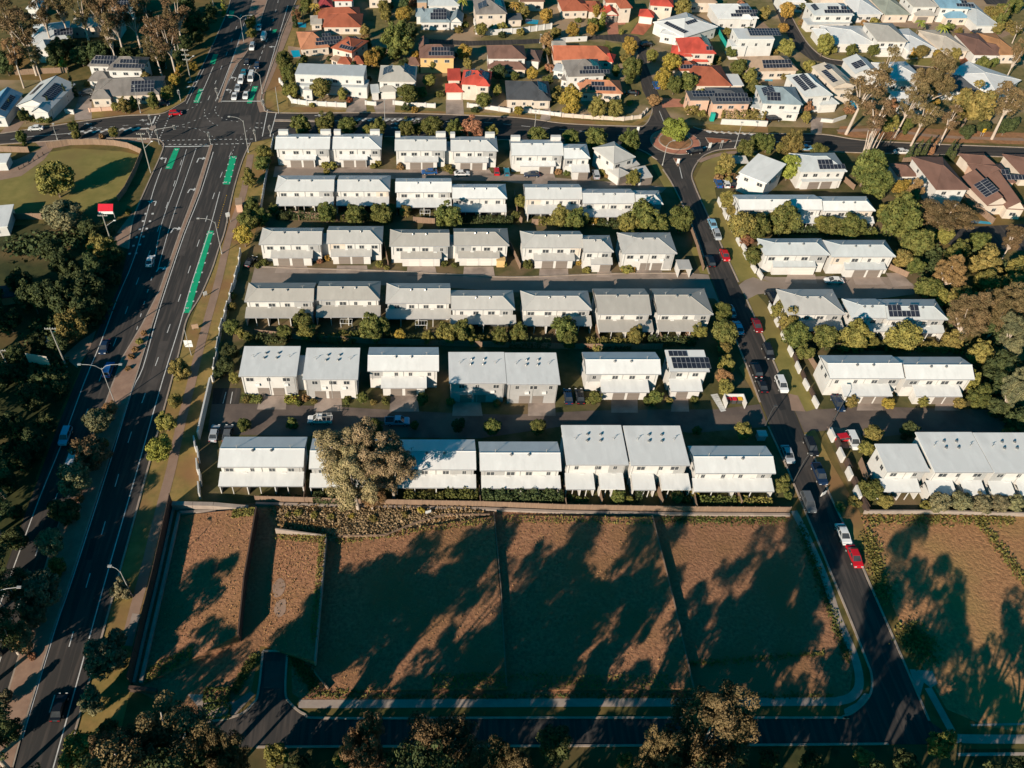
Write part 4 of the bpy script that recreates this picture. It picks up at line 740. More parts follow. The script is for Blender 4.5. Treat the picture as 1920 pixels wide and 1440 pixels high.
H('white house at the top edge above the blue grey solar house', 'white top edge house', [sg(802, 10, 862, 10, 9, 5.4, 'hip', 1.8, 'silver_roof', W), sg(782, 6, 800, 6, 8, 3.2, 'flat', 0, 'bluegrey_roof', 'tan_wall')])
H('cream two storey house with brown grey hipped roof', 'cream two storey house', [sg(892, 26, 951, 25, 14, 5.8, 'hy', 2.8, 'browngrey_roof', CW), sg(951, 37, 980, 36, 5, 2.8, 'mono', .4, 'slate_roof', CW)], panels=[(0, 'l', 6.5, 1.5, 5, 2), (0, 'r', 4.0, 1.5, 6, 2)])
H('yellow walled two storey house under brown tiles', 'yellow walled house', [sg(786, 108, 853, 108, 10, 5.6, 'hip', 2.4, 'brown_roof', 'yellow_wall'), sg(765, 121, 787, 122, 6, 3, 'hip', 1.3, 'brown_roof', 'yellow_wall'), sg(785, 92, 804, 92, 8, 5.4, 'gy', 1.4, 'brown_roof', 'yellow_wall')], panels=[(0, 'f', 3.2, .8, 8, 1), (0, 'f', 4.2, 2.7, 6, 1)])
H('white walled house with two tier brown hipped roof', 'two tier brown house', [sg(915, 109, 987, 109, 10, 5.6, 'hip', 2.3, 'brown_roof', W), sg(914, 128, 987, 130, 5.2, 3, 'hip', 1.4, 'brown_roof', CW), sg(983, 112, 1012, 115, 9, 3.2, 'hip', 1.6, 'darkbrown_roof', W)])
H('vivid coral roofed house with white garage', 'coral roofed house', [sg(864, 157, 919, 160, 10, 5.6, 'hip', 2.4, 'red_roof', CW), sg(835, 172, 869, 172, 5.5, 3, 'hip', 1.6, 'red_roof', CW), sg(839, 150, 864, 150, 7, 3.2, 'mono', .8, 'red_roof', CW), sg(893, 160, 918, 161, 3, 5.5, 'hip', 1.4, 'red_roof', CW)], panels=[(0, 'l', 2.6, 1.2, 4, 2), (0, 'r', 2.4, 1.0, 5, 2)], doors=[(1, .8, 5.2)], doorm='white_door')
H('charcoal hipped house behind a low white front wall', 'charcoal hipped house', [sg(950, 186, 1034, 187, 13, 3.2, 'hip', 3.0, 'charcoal_roof', CW), sg(982, 176, 1002, 176, 5, 3.4, 'gy', 1.4, 'charcoal_roof', W), sg(1000, 188, 1032, 188, 5, 3.1, 'hip', 1.7, 'charcoal_roof', CW)], panels=[(0, 'r', 3, 1.2, 6, 2)])
H('rose brown hipped house with pillared porch', 'rose brown porch house', [sg(1054, 20, 1104, 19, 12, 3.2, 'hip', 2.4, 'terracotta_roof', CW), sg(1104, 21, 1131, 21, 10, 3.1, 'hip', 1.9, 'terracotta_roof', CW), sg(1076, 16, 1105, 16, 3, 3.2, 'hip', 1.2, 'terracotta_roof', CW)])
H('cream house with red gabled garage and pink drive', 'red gabled garage house', [sg(1131, 28, 1160, 28, 7, 3, 'gy', 1.7, 'red_roof', CW), sg(1136, 4, 1162, 4, 8, 5.8, 'hip', 2, 'terracotta_roof', CW), sg(1162, 15, 1186, 14, 8, 5.8, 'hip', 2, 'terracotta_roof', CW)], doors=[(0, 1, 5.6)])
H('cream two storey red roofed house with detached white garage', 'cream red roofed house', [sg(1219, 9, 1263, 12, 10, 5.8, 'hip', 2.2, 'red_roof', CW), sg(1197, 29, 1226, 32, 6, 3, 'hip', 1.5, 'red_roof', CW)], doors=[(1, .8, 5.2)], doorm='white_door')
H('long orange tiled house with cream roof pavilion', 'long orange house', [sg(1038, 112, 1148, 113, 11, 3.2, 'hr', 2.6, 'orange_roof', CW), sg(1037, 93, 1063, 93, 6, 3.6, 'flat', 0, 'cream_roof', CW), sg(1128, 113, 1150, 116, 6, 3, 'hip', 1.5, 'red_roof', CW)])
H('white walled house with brown roof and pale solar panels', 'brown roofed solar house', [sg(1065, 143, 1135, 141, 12, 5.8, 'hip', 2.9, 'browngrey_roof', W), sg(1036, 132, 1062, 136, 5, 2.9, 'mono', .4, 'silver_roof', W), sg(1050, 148, 1066, 152, 5, 3, 'mono', .4, 'browngrey_roof', W)], panels=[(0, 'f', 4, .7, 10, 1, 1.0, 1.5), (0, 'f', 5.5, 2.3, 5, 1, 1.0, 1.5), (0, 'r', 3, 1.2, 5, 2)])
H('low apricot tiled house covered in solar panels', 'apricot solar house', [sg(1088, 173, 1168, 175, 9, 3.2, 'hip', 2.2, 'apricot_roof', CW), sg(1084, 160, 1120, 159, 5, 3.2, 'hip', 1.4, 'apricot_roof', CW)], panels=[(0, 'f', 3, .8, 8, 1), (0, 'f', 3.6, 2.6, 4, 1), (1, 'l', 1, .7, 3, 1), (1, 'f', 1.5, .5, 3, 1)])
H('big white angular house with scattered solar arrays', 'white angular house', [sg(1283, 70, 1346, 50, 16, 4.2, 'hip', 2.4, 'white_roof', W), sg(1237, 62, 1284, 71, 12, 3.4, 'hip', 1.6, 'white_roof', W)], panels=[(0, 'l', 4, 1.5, 10, 1), (0, 'f', 6, 5, 5, 1), (0, 'r', 5, 2, 6, 1)])
H('broad white house with stepped solar rows on the hill street', 'broad white hill house', [sg(1347, 35, 1423, 34, 14, 4.2, 'hip', 2.6, 'white_roof', W), sg(1388, 36, 1412, 36, 3, 4, 'hip', 1.2, 'white_roof', W)], panels=[(0, 'f', 5, .8, 9, 1), (0, 'f', 7, 2.6, 8, 1), (0, 'f', 8.5, 4.4, 4, 1)])
H('white box house with black rooftop array', 'white box house', [sg(1384, 76, 1452, 76, 9, 6.6, 'flat', 0, 'white_roof', W), sg(1372, 90, 1400, 90, 6, 4.2, 'flat', 0, 'white_roof', W)], panels=[(0, 'f', 4.5, 2.0, 11, 3, 1.0, 1.6)])
H('scarlet hipped two storey house with arched porch roof', 'scarlet hipped house', [sg(1278, 99, 1343, 100, 12, 5.8, 'hip', 3.0, 'red_roof', CW), sg(1257, 100, 1282, 103, 7, 3.2, 'hip', 1.6, 'red_roof', CW), sg(1297, 115, 1328, 115, 4.2, 3, 'hip', 1.5, 'red_roof', CW), sg(1275, 105, 1298, 105, 3, 4.8, 'hip', 1.2, 'red_roof', CW)], panels=[(0, 'r', 3, 1, 8, 2), (0, 'f', 8.5, 1.2, 2, 1)])
H('brick red tiled low house with pale awning', 'brick red tiled house', [sg(1306, 160, 1372, 160, 15, 3.2, 'hip', 2.8, 'terracotta_roof', CW), sg(1271, 132, 1312, 131, 7, 3.2, 'hip', 1.6, 'terracotta_roof', CW), sg(1367, 160, 1395, 160, 8, 2.8, 'mono', .2, 'white_roof', CW)], panels=[(1, 'f', 1, .6, 9, 1)])
H('slate roofed pink brick house with swimming pool heaters', 'slate roofed pink house', [sg(1337, 194, 1408, 194, 11, 5.2, 'hip', 1.6, 'slate_roof', 'pink_wall'), sg(1294, 190, 1330, 190, 6, 4.6, 'flat', 0, 'slate_roof', 'pink_wall'), sg(1407, 200, 1432, 206, 7, 3, 'mono', .5, 'silver_roof', 'pink_wall')], panels=[(0, 'f', 1, .8, 11, 1), (0, 'f', 1, 2.8, 10, 1), (1, 'f', 1.2, 1.4, 7, 2)])
H('silver hipped two storey house with open carport', 'silver carport house', [sg(1430, 193, 1506, 196, 12, 5.8, 'hip', 2.4, 'bluegrey_roof', W), sg(1468, 210, 1498, 212, 4, 3, 'mono', .5, 'silver_roof', W)], panels=[(0, 'f', 1.5, 1.0, 4, 2), (0, 'l', 3, 1.2, 5, 2)])
H('silver roofed two storey house with two columns of panels', 'silver twin column house', [sg(1510, 181, 1562, 178, 15, 5.8, 'hy', 2.4, 'silver_roof', W), sg(1538, 196, 1574, 194, 5, 3.1, 'hip', 1.3, 'silver_roof', W)], panels=[(0, 'l', 3, .9, 9, 1), (0, 'l', 3.6, 2.8, 9, 1)], doors=[(1, 1.4, 5.6)], doorm='white_door')
H('cream flat skillion house with two panel blocks', 'cream skillion house', [sg(1562, 163, 1606, 160, 15, 5.8, 'gy', 1.2, 'cream_roof', CW), sg(1566, 172, 1600, 170, 4, 4.5, 'flat', 0, 'cream_roof', CW)], panels=[(0, 'l', 4.5, 1.0, 8, 1), (0, 'l', 2, 3, 3, 1), (0, 'r', 1.5, 1.5, 4, 1)])
H('pale blue gabled house with a single panel block', 'pale blue gabled house', [sg(1604, 138, 1650, 137, 11, 4.2, 'gy', 1.8, 'silver_roof', W)], panels=[(0, 'l', 4.5, 1.0, 4, 2)])
H('sandy tan hipped house with two rows of panels', 'sandy tan hipped house', [sg(1400, 133, 1497, 131, 11, 3.4, 'hip', 2.5, 'tan_roof', CW)], panels=[(0, 'f', 6, .9, 9, 1, 1.1, 1.7), (0, 'f', 6, 2.7, 9, 1, 1.1, 1.7)])
H('white house with white garage wing and scattered panels', 'white scattered panel house', [sg(1527, 28, 1602, 28, 11, 5.8, 'hip', 2.2, 'silver_roof', W), sg(1515, 46, 1598, 42, 5, 3.0, 'mono', .4, 'silver_roof', W)], panels=[(0, 'f', 4, .8, 10, 1), (0, 'f', 5.5, 2.6, 4, 1), (0, 'f', 10.5, 2.6, 2, 1), (0, 'l', 3, 1, 5, 1)])
H('bright white broad house at the hill street bend', 'bright white bend house', [sg(1562, 82, 1644, 83, 16, 3.2, 'hip', 1.8, 'white_roof', W), sg(1535, 70, 1565, 70, 8, 3.1, 'hip', 1.4, 'white_roof', W)])
H('warm grey hipped house with double garage facing the bend', 'warm grey bend house', [sg(1646, 77, 1703, 78, 16, 5.6, 'hip', 2.2, 'taupe_roof', W), sg(1650, 92, 1685, 92, 4, 3, 'mono', .4, 'white_roof', W)], doors=[(1, 1, 6)], doorm='white_door')
H('white long roofed house at the top edge', 'white long roofed house', [sg(1608, 27, 1656, 26, 20, 3.2, 'hip', 1.5, 'white_roof', W)])
H('sage green roofed long house at the top edge', 'sage green long house', [sg(1660, 27, 1707, 27, 20, 3.2, 'hip', 1.5, 'green_roof', CW)])
H('grey hipped two storey house with red garage door', 'grey red door house', [sg(1713, 12, 1760, 12, 12, 5.6, 'hip', 2, 'taupe_roof', W), sg(1718, 29, 1757, 29, 5, 3, 'hip', 1.3, 'taupe_roof', CW)], doors=[(1, 1, 5)])
H('light blue roofed house with a bay porch', 'light blue porch house', [sg(1764, 14, 1820, 16, 12, 5.6, 'hip', 2, 'blue_roof', W), sg(1775, 33, 1817, 33, 5, 3, 'hip', 1.3, 'blue_roof', CW)], panels=[(0, 'f', 6, .8, 6, 1), (0, 'f', 8, 2.6, 2, 1)])
H('long silver roofed house below the conifer', 'long silver house', [sg(1832, 48, 1876, 48, 22, 3.2, 'hip', 1.6, 'silver_roof', W)])
H('dazzling white long roofed house behind a yellow shrub', 'dazzling white long house', [sg(1704, 96, 1757, 92, 18, 3.2, 'hip', 1.4, 'white_roof', W)])
H('cream long roofed house behind a grey shrub', 'cream long house', [sg(1765, 96, 1818, 95, 18, 3.2, 'hip', 1.4, 'cream_roof', CW)])
H('dull brown long roofed house with white porch', 'dull brown long house', [sg(1827, 102, 1874, 103, 18, 3.4, 'hip', 1.5, 'brown_roof', W), sg(1858, 101, 1890, 102, 10, 3.2, 'hip', 1.2, 'brown_roof', W)])
H('caramel brown long roofed house at the hill edge', 'caramel long house', [sg(1876, 102, 1912, 102, 18, 3.4, 'hip', 1.4, 'caramel_roof', CW)])
H('white roofed house angled behind brown gums', 'white angled house', [sg(1871, 177, 1915, 150, 18, 4.2, 'hip', 1.6, 'white_roof', W)])
H('pale roofed house half hidden behind gum foliage', 'pale house behind gums', [sg(1668, 152, 1735, 150, 14, 4.2, 'hip', 1.8, 'white_roof', W), sg(1690, 196, 1740, 195, 9, 3.4, 'hip', 1.4, 'white_roof', W)])
H('dark shaded roofed house behind the second gum', 'dark house behind gums', [sg(1770, 170, 1842, 172, 14, 3.4, 'hip', 1.8, 'slate_roof', W)])
H('large brown hipped two storey house beside the cypress row', 'large brown hipped house', [sg(1756, 355, 1818, 355, 17, 5.8, 'hip', 2.2, 'brown_roof', W), sg(1684, 330, 1722, 330, 7, 3, 'hip', 1.4, 'brown_roof', W)])
H('brown tiled house with a black panel strip', 'brown panel strip house', [sg(1842, 341, 1906, 342, 10, 3.2, 'hip', 2.1, 'brown_roof', 'pink_wall'), sg(1832, 322, 1880, 320, 10, 3.2, 'hip', 2.1, 'brown_roof', CW)], panels=[(0, 'f', 4, .8, 9, 1), (0, 'f', 6, 2.6, 2, 1)])
H('brown gabled house with two front gables', 'brown twin gable house', [sg(1852, 385, 1893, 383, 14, 3.4, 'gy', 2.4, 'brown_roof', CW), sg(1888, 391, 1925, 393, 16, 3.4, 'gy', 2.2, 'brown_roof', CW)], panels=[(0, 'l', 5, 1, 6, 2)])
H('brown tiled house cut by the picture edge beyond the cross street', 'edge brown house', [sg(1918, 330, 1975, 330, 12, 3.4, 'hip', 2, 'brown_roof', CW)])
H('grey roofed house cut by the top edge between golden shrubs', 'grey top edge house', [sg(690, -4, 735, -4, 9, 4, 'hip', 1.8, 'browngrey_roof', CW)])
H('brown roofed house at the top edge beside the palm', 'brown top edge house', [sg(975, 2, 1022, 2, 9, 4, 'hip', 2, 'brown_roof', CW)])
H('tan roofed house at the top edge above the angular white house', 'tan top edge house', [sg(1295, 4, 1345, 4, 10, 4, 'hip', 2, 'tan_roof', CW)])
H('white roofed house at the top edge by the hill street', 'white top edge street house', [sg(1466, 4, 1512, 4, 9, 4, 'hip', 1.8, 'white_roof', W)])
H('grey roofed house at the top edge above the lamp lined lane', 'grey hill top house', [sg(1540, -2, 1590, -2, 10, 4, 'hip', 1.8, 'taupe_roof', CW)])
H('small grey roofed house tucked behind the yellow walled house', 'small tucked grey house', [sg(830, 62, 866, 62, 7, 3, 'hip', 1.5, 'browngrey_roof', CW)]) if False else None
H('cream roofed low house behind the brick red tiled house', 'cream low house', [sg(1396, 92, 1420, 92, 7, 3, 'hip', 1.4, 'cream_roof', CW)]) if False else None
# across the main road
H('teal shaded blue roofed house cut by the picture edge', 'blue roofed edge house', [sg(-40, 220, 10, 220, 16, 3.4, 'gy', 2.2, 'blue_roof', W)], panels=[(0, 'r', 3, 1, 9, 1)])
H('white gabled house with two solar strips by cypress trees', 'white gabled solar house', [sg(30, 198, 97, 203, 17, 3.6, 'gy', 2.4, 'silver_roof', W), sg(58, 210, 90, 211, 4, 3.6, 'gy', 1.6, 'silver_roof', W)], panels=[(0, 'l', 4, 2, 7, 1), (0, 'r', 3.5, 1.6, 9, 2)])
H('two storey grey roofed house with rows of solar panels', 'two storey solar row house', [sg(200, 131, 266, 132, 10, 5.8, 'hip', 2.4, 'browngrey_roof', W), sg(164, 123, 205, 124, 8, 5.4, 'hip', 1.8, 'browngrey_roof', W), sg(164, 151, 206, 152, 6, 3, 'hip', 2.0, 'browngrey_roof', W)], panels=[(0, 'f', 2, .8, 10, 1), (0, 'f', 4, 2.7, 6, 1), (1, 'f', 1, .7, 9, 1), (1, 'f', 2, 2.5, 7, 1)])
H('long grey hipped house with a square panel block on the corner', 'long grey corner house', [sg(171, 181, 300, 176, 13, 3.3, 'hip', 2.6, 'browngrey_roof', CW), sg(169, 185, 208, 184, 5, 3.2, 'hip', 1.8, 'browngrey_roof', CW)], panels=[(0, 'f', 12.5, 1.0, 7, 3, 1.05, 1.6)])
H('pale roofed house screened by dark trees', 'tree screened pale house', [sg(58, 80, 130, 72, 16, 5.4, 'hip', 2.4, 'silver_roof', W), sg(63, 92, 88, 92, 8, 5.0, 'hip', 1.6, 'silver_roof', W), sg(130, 52, 182, 50, 12, 4, 'hip', 1.8, 'cream_roof', CW)], panels=[(0, 'f', 8, 2, 6, 2)])
H('small white house deep in the gum wood', 'small wood house', [sg(48, 16, 72, 16, 8, 4.0, 'hip', 1.6, 'white_roof', W)])
H('pale house at the wood edge beyond the utility pole', 'wood edge pale house', [sg(190, 55, 222, 55, 10, 4.0, 'hip', 1.6, 'tan_roof', CW)])
H('blue panelled house at the top of the gum wood', 'blue panelled wood house', [sg(205, 12, 250, 12, 10, 5.0, 'hip', 1.6, 'slate_roof', W)], panels=[(0, 'f', 3, .8, 8, 2)])
H('white kiosk building at the picture edge beside the park', 'park edge kiosk', [sg(-30, 428, 14, 424, 10, 3.2, 'mono', .3, 'white_roof', W)], win=True)
H('white bus shelter shed cut by the picture edge', 'park edge shed', [sg(-24, 306, 12, 305, 5, 2.8, 'mono', .2, 'white_roof', W)], win=False, cat='shed', name='shed')
# ================================================================ trees, shrubs, hedges
import numpy as np
def quads_mesh(name, V, n, mat_name, smooth=False):
    me = bpy.data.meshes.new(name); me.vertices.add(len(V)); me.vertices.foreach_set('co', V.astype(np.float32).ravel())
    me.loops.add(n * 4); me.loops.foreach_set('vertex_index', np.arange(n * 4, dtype=np.int32))
    me.polygons.add(n); me.polygons.foreach_set('loop_start', np.arange(0, n * 4, 4, dtype=np.int32)); me.polygons.foreach_set('loop_total', np.full(n, 4, dtype=np.int32))
    me.update(calc_edges=True); me.materials.append(MATS[mat_name]); return me
def leaf_quads(rng, P, Nrm, size, asp=.62):
    n = len(P); Nn = Nrm + rng.normal(0, .45, (n, 3)); Nn /= np.linalg.norm(Nn, axis=1, keepdims=True)
    A = np.cross(Nn, rng.normal(0, 1, (n, 3))); A /= np.linalg.norm(A, axis=1, keepdims=True); B = np.cross(Nn, A)
    s = size * rng.uniform(.6, 1.35, (n, 1)); a, b = A * s, B * s * asp
    return np.stack([P - a - b, P + a - b * .6, P + a * .8 + b, P - a * .7 + b * .8], 1).reshape(-1, 3)
def clumps(rng, Cn, Rd, per, size, squash=.8, up=.25):
    out = []
    for c, r in zip(Cn, Rd):
        k = max(6, int(per * (r / np.mean(Rd)) ** 2)); d = rng.normal(0, 1, (k, 3)); d[:, 2] += up; d /= np.linalg.norm(d, axis=1, keepdims=True)
        rad = r * rng.uniform(.72, 1.06, (k, 1)); p = c + d * rad * np.array([1, 1, squash]); out.append(leaf_quads(rng, p, d, size))
    return np.concatenate(out)
def sph(rng, k, jit=.25):
    i = np.arange(k) + .5; ph = np.arccos(1 - 2 * i / k); th = math.pi * (1 + 5 ** .5) * i
    d = np.stack([np.cos(th) * np.sin(ph), np.sin(th) * np.sin(ph), np.cos(ph)], 1) + rng.normal(0, jit, (k, 3)); return d / np.linalg.norm(d, axis=1, keepdims=True)
def broad(seed, k=44, per=115, size=.062, half=1.0, lump=.16, cr=(.18, .37), fill=True):
    rng = np.random.default_rng(seed); d = sph(rng, k)
    lob = 1 + lump * np.sin(d[:, 0:1] * 3 + seed) * np.cos(d[:, 1:2] * 2.6 - seed) + rng.uniform(-.20, .16, (k, 1))
    Cn = d * .74 * lob * np.array([1, 1, half]); Rd = rng.uniform(*cr, k); V = clumps(rng, Cn, Rd, per, size)
    if fill:
        q = 420; dd = rng.normal(0, 1, (q, 3)); dd /= np.linalg.norm(dd, axis=1, keepdims=True); V = np.concatenate([V, leaf_quads(rng, dd * rng.uniform(.3, .66, (q, 1)) * np.array([1, 1, half]), dd, size * 1.9)])
    return V
def gumtree(seed, lobes=9, per=66, size=.033, half=1.2, spread=.72, cr=(.13, .23), kk=9):
    rng = np.random.default_rng(seed); Cn, Rd, L = [], [], []
    d = sph(rng, lobes, .35)
    for j in range(lobes):
        c = d[j] * rng.uniform(.45, .85) * spread * np.array([1, 1, half]) * 1.15; L.append(c)
        for q in range(kk):
            e = rng.normal(0, 1, 3); e /= np.linalg.norm(e); e[2] = abs(e[2]) * .8 + .05 if rng.uniform() < .75 else e[2]
            Cn.append(c + e * rng.uniform(.16, .40)); Rd.append(rng.uniform(*cr))
    V = clumps(rng, np.array(Cn), np.array(Rd), per, size, .62, .5); return V, L
PROTO = {}
def lnk(V, name='crown', m='leaf_green'): return quads_mesh(name, V, len(V) // 4, m)
def trunk_mesh(limbs, z1, r0, m, base=(0, 0)):
    b = MB(); b.tube((*base, 0), (base[0] * .4, base[1] * .4, z1), r0, r0 * .62, m, 7)
    for (p, r) in limbs:
        st = Vector((base[0] * .4, base[1] * .4, z1 * .94)); md = st.lerp(Vector(p), .55) + Vector((0, 0, .08))
        b.tube(st, md, r0 * .55, r * 1.2, m, 5); b.tube(md, p, r * 1.2, r * .5, m, 5)
    o = b.build('trunk', smooth=True); me = o.data; bpy.data.objects.remove(o); return me
def shift(V, z): V = V.copy(); V[:, 2] += z; return V
for i in range(5):
    V = broad(11 + i * 7, half=(1.0, 1.12, .92, 1.05, 1.2)[i], lump=(.24, .34, .20, .38, .28)[i]); rng = np.random.default_rng(i); lim = [((math.cos(a) * .4, math.sin(a) * .4, 1.15 + .2 * math.sin(3 * a)), .03) for a in (0.3 + i, 2.2 + i, 4.4 + i)]
    PROTO['b', i] = (lnk(shift(V, 1.3)), trunk_mesh(lim, .75, .075, 'bark'), 1.3)
for i in range(3):
    V = broad(60 + i * 5, k=30, per=70, size=.10, half=.72, lump=.2, fill=False)
    PROTO['s', i] = (lnk(shift(V, .62)), trunk_mesh([((.2, .1, .5), .03), ((-.2, -.1, .5), .03)], .3, .06, 'bark'), .62)
for i in range(4):
    V, L = gumtree(100 + i * 13, lobes=(9, 11, 8, 10)[i], half=1.35); lim = [((c[0], c[1], c[2] + 2.5), .028) for c in L]
    PROTO['g', i] = (lnk(shift(V, 2.5), m='leaf_gum'), trunk_mesh(lim, 1.5, .085, 'pale_bark', (.12 * (i - 1.5), .1)), 2.5)
for i in range(4):
    V, L = gumtree(200 + i * 17, lobes=(15, 18, 14, 16)[i], half=.95, per=170, kk=12, size=.021, spread=.82, cr=(.12, .22)); lim = [((c[0], c[1], c[2] + 1.6), .024) for c in L]
    PROTO['G', i] = (lnk(shift(V, 1.6), m='leaf_gum'), trunk_mesh(lim, .8, .075, 'pale_bark', (.1, .05 * i)), 1.6)
def colu(seed):
    rng = np.random.default_rng(seed); k = 46; z = rng.uniform(.15, 8.4, k); a = rng.uniform(0, 6.28, k); rr = .62 * np.clip(1.15 - (z / 8.8) ** 2.2, .1, 1)
    Cn = np.stack([np.cos(a) * rr, np.sin(a) * rr, z], 1); return clumps(rng, Cn, rng.uniform(.4, .6, k) * np.clip(1.2 - z / 10, .4, 1), 34, .17, 1.3)
for i in range(2): PROTO['c', i] = (lnk(colu(300 + i), m='leaf_dark'), trunk_mesh([], 7.5, .12, 'bark'), 4.2)
def palm_mesh(seed):
    rng = random.Random(seed); b = MB(); H0 = 2.4
    for k in range(22):
        a = k * 2.399; el = rng.uniform(.1, 1.15); pts = []
        for t in range(6):
            f = t / 5; rr = 1.05 * f * math.cos(el * (1 - .3 * f)); z = H0 + 1.0 * math.sin(el) * f - .75 * f * f; pts.append(Vector((math.cos(a) * rr, math.sin(a) * rr, z)))
        sd = Vector((-math.sin(a), math.cos(a), 0))
        for p, q, w0, w1 in zip(pts[:-1], pts[1:], (.03, .10, .13, .12, .08), (.10, .13, .12, .08, .01)):
            for sgn in (1, -1):
                b.poly([p, q, q + sd * w1 * sgn - Vector((0, 0, w1 * .7)), p + sd * w0 * sgn - Vector((0, 0, w0 * .7))], 'leaf_lime')
    o = b.build('crown'); me = o.data; bpy.data.objects.remove(o); return me
for i in range(2): PROTO['p', i] = (palm_mesh(5 + i), trunk_mesh([], 2.4, .085, 'bark'), 2.4)
NOUN = dict(b=('tree', 'round_tree', 'garden and street trees'), s=('shrub', 'shrub', 'garden shrubs'), g=('tall gum', 'gum_tree', 'gum trees'), G=('spreading gum', 'gum_tree', 'gum trees'), c=('narrow cypress', 'cypress_tree', 'cypress trees'), p=('palm', 'palm_tree', 'palms'))
LOOK = dict(g=('green', 'leaf_green'), o=('olive', 'leaf_olive'), d=('dark green', 'leaf_dark'), u=('brown olive', 'leaf_gum'), t=('tan leaved', 'leaf_tan'), e=('grey green', 'leaf_greygum'), y=('golden', 'leaf_yellow'), r=('rusty brown', 'leaf_brown'), R=('red leaved', 'leaf_red'), l=('bright green', 'leaf_lime'))
for (x, y, ph) in ((1266, 262, 'roundabout island'), (182, 790, 'highway median'), (140, 910, 'highway median'), (90, 1030, 'highway median'), (60, 1130, 'highway median'), (40, 1220, 'highway median'), (10, 1320, 'highway median'), (150, 470, 'shaded park'), (150, 560, 'shaded park'), (60, 600, 'shaded park'), (-60, 700, 'shaded park'), (-60, 900, 'shaded park'), (-140, 1100, 'shaded park'), (-200, 1300, 'shaded park'), (120, 340, 'sunny park lawn'), (60, 270, 'sunny park lawn'),
                   (330, 720, 'highway verge path'), (300, 830, 'highway verge path'), (450, 430, 'highway verge path'), (440, 560, 'highway verge path'), (430, 660, 'highway verge path'), (480, 300, 'highway verge path'), (220, 1120, 'highway verge path'), (190, 1240, 'highway verge path'), (160, 1330, 'highway verge path'), (130, 1400, 'highway verge path'), (560, 1420, 'bottom road'), (760, 1420, 'bottom road'), (1000, 1420, 'bottom road'), (1250, 1420, 'bottom road'), (1500, 1420, 'bottom road'), (1750, 1420, 'bottom road'), (350, 1430, 'bottom road'),
                   (1740, 250, 'mulch bank'), (1640, 245, 'mulch bank'), (1850, 255, 'mulch bank'), (1700, 430, 'eastern wood'), (1800, 520, 'eastern wood'), (1800, 600, 'eastern wood'), (1880, 640, 'eastern wood'), (1860, 720, 'eastern wood'), (80, 70, 'gum wood'), (200, 50, 'gum wood'), (300, 70, 'gum wood'), (340, 40, 'gum wood'), (140, 100, 'gum wood'), (20, 100, 'gum wood'), (260, 105, 'gum wood')):
    p = G(x, y); LAND.append((p.x, p.y, ph, 0))
TREES = []
def tree(kind, look, px, py, rpx, hc=None):
    if kind == 'b': rpx *= 1.08
    if kind == 'g' and look == 'u' and py < 130 and px < 350: rpx *= 1.25
    if kind == 'g' and look == 'd' and px < 60 and py < 1300: hc *= .68
    k = len(TREES); nv = len([1 for q in PROTO if q[0] == kind]); crown, trunk, cz = PROTO[kind, (k * 7 + int(px)) % nv]
    rnd = random.Random(k * 31 + int(px) + int(py) * 3)
    z = 2.0
    for _ in range(5): r = rpx * (HC - z) / HC * mpp(py); zz = cz * r if hc is None else hc; z = zz
    p = G(px, py, zz)
    nm = NOUN[kind]; root = empty(nm[1], (p.x, p.y, 0), rnd.uniform(0, 6.28)); sz = zz / cz
    c = inst('crown', crown, root, sc=(r * rnd.uniform(.88, 1.08), r * rnd.uniform(.92, 1.1), sz * rnd.uniform(.86, 1.16))); c.material_slots[0].link = 'OBJECT'; c.material_slots[0].material = MATS[LOOK[look][1]]
    inst('trunk', trunk, root, sc=(r, r, sz))
    TREES.append((root, p, nm[0], LOOK[look][0], nm[2])); return root
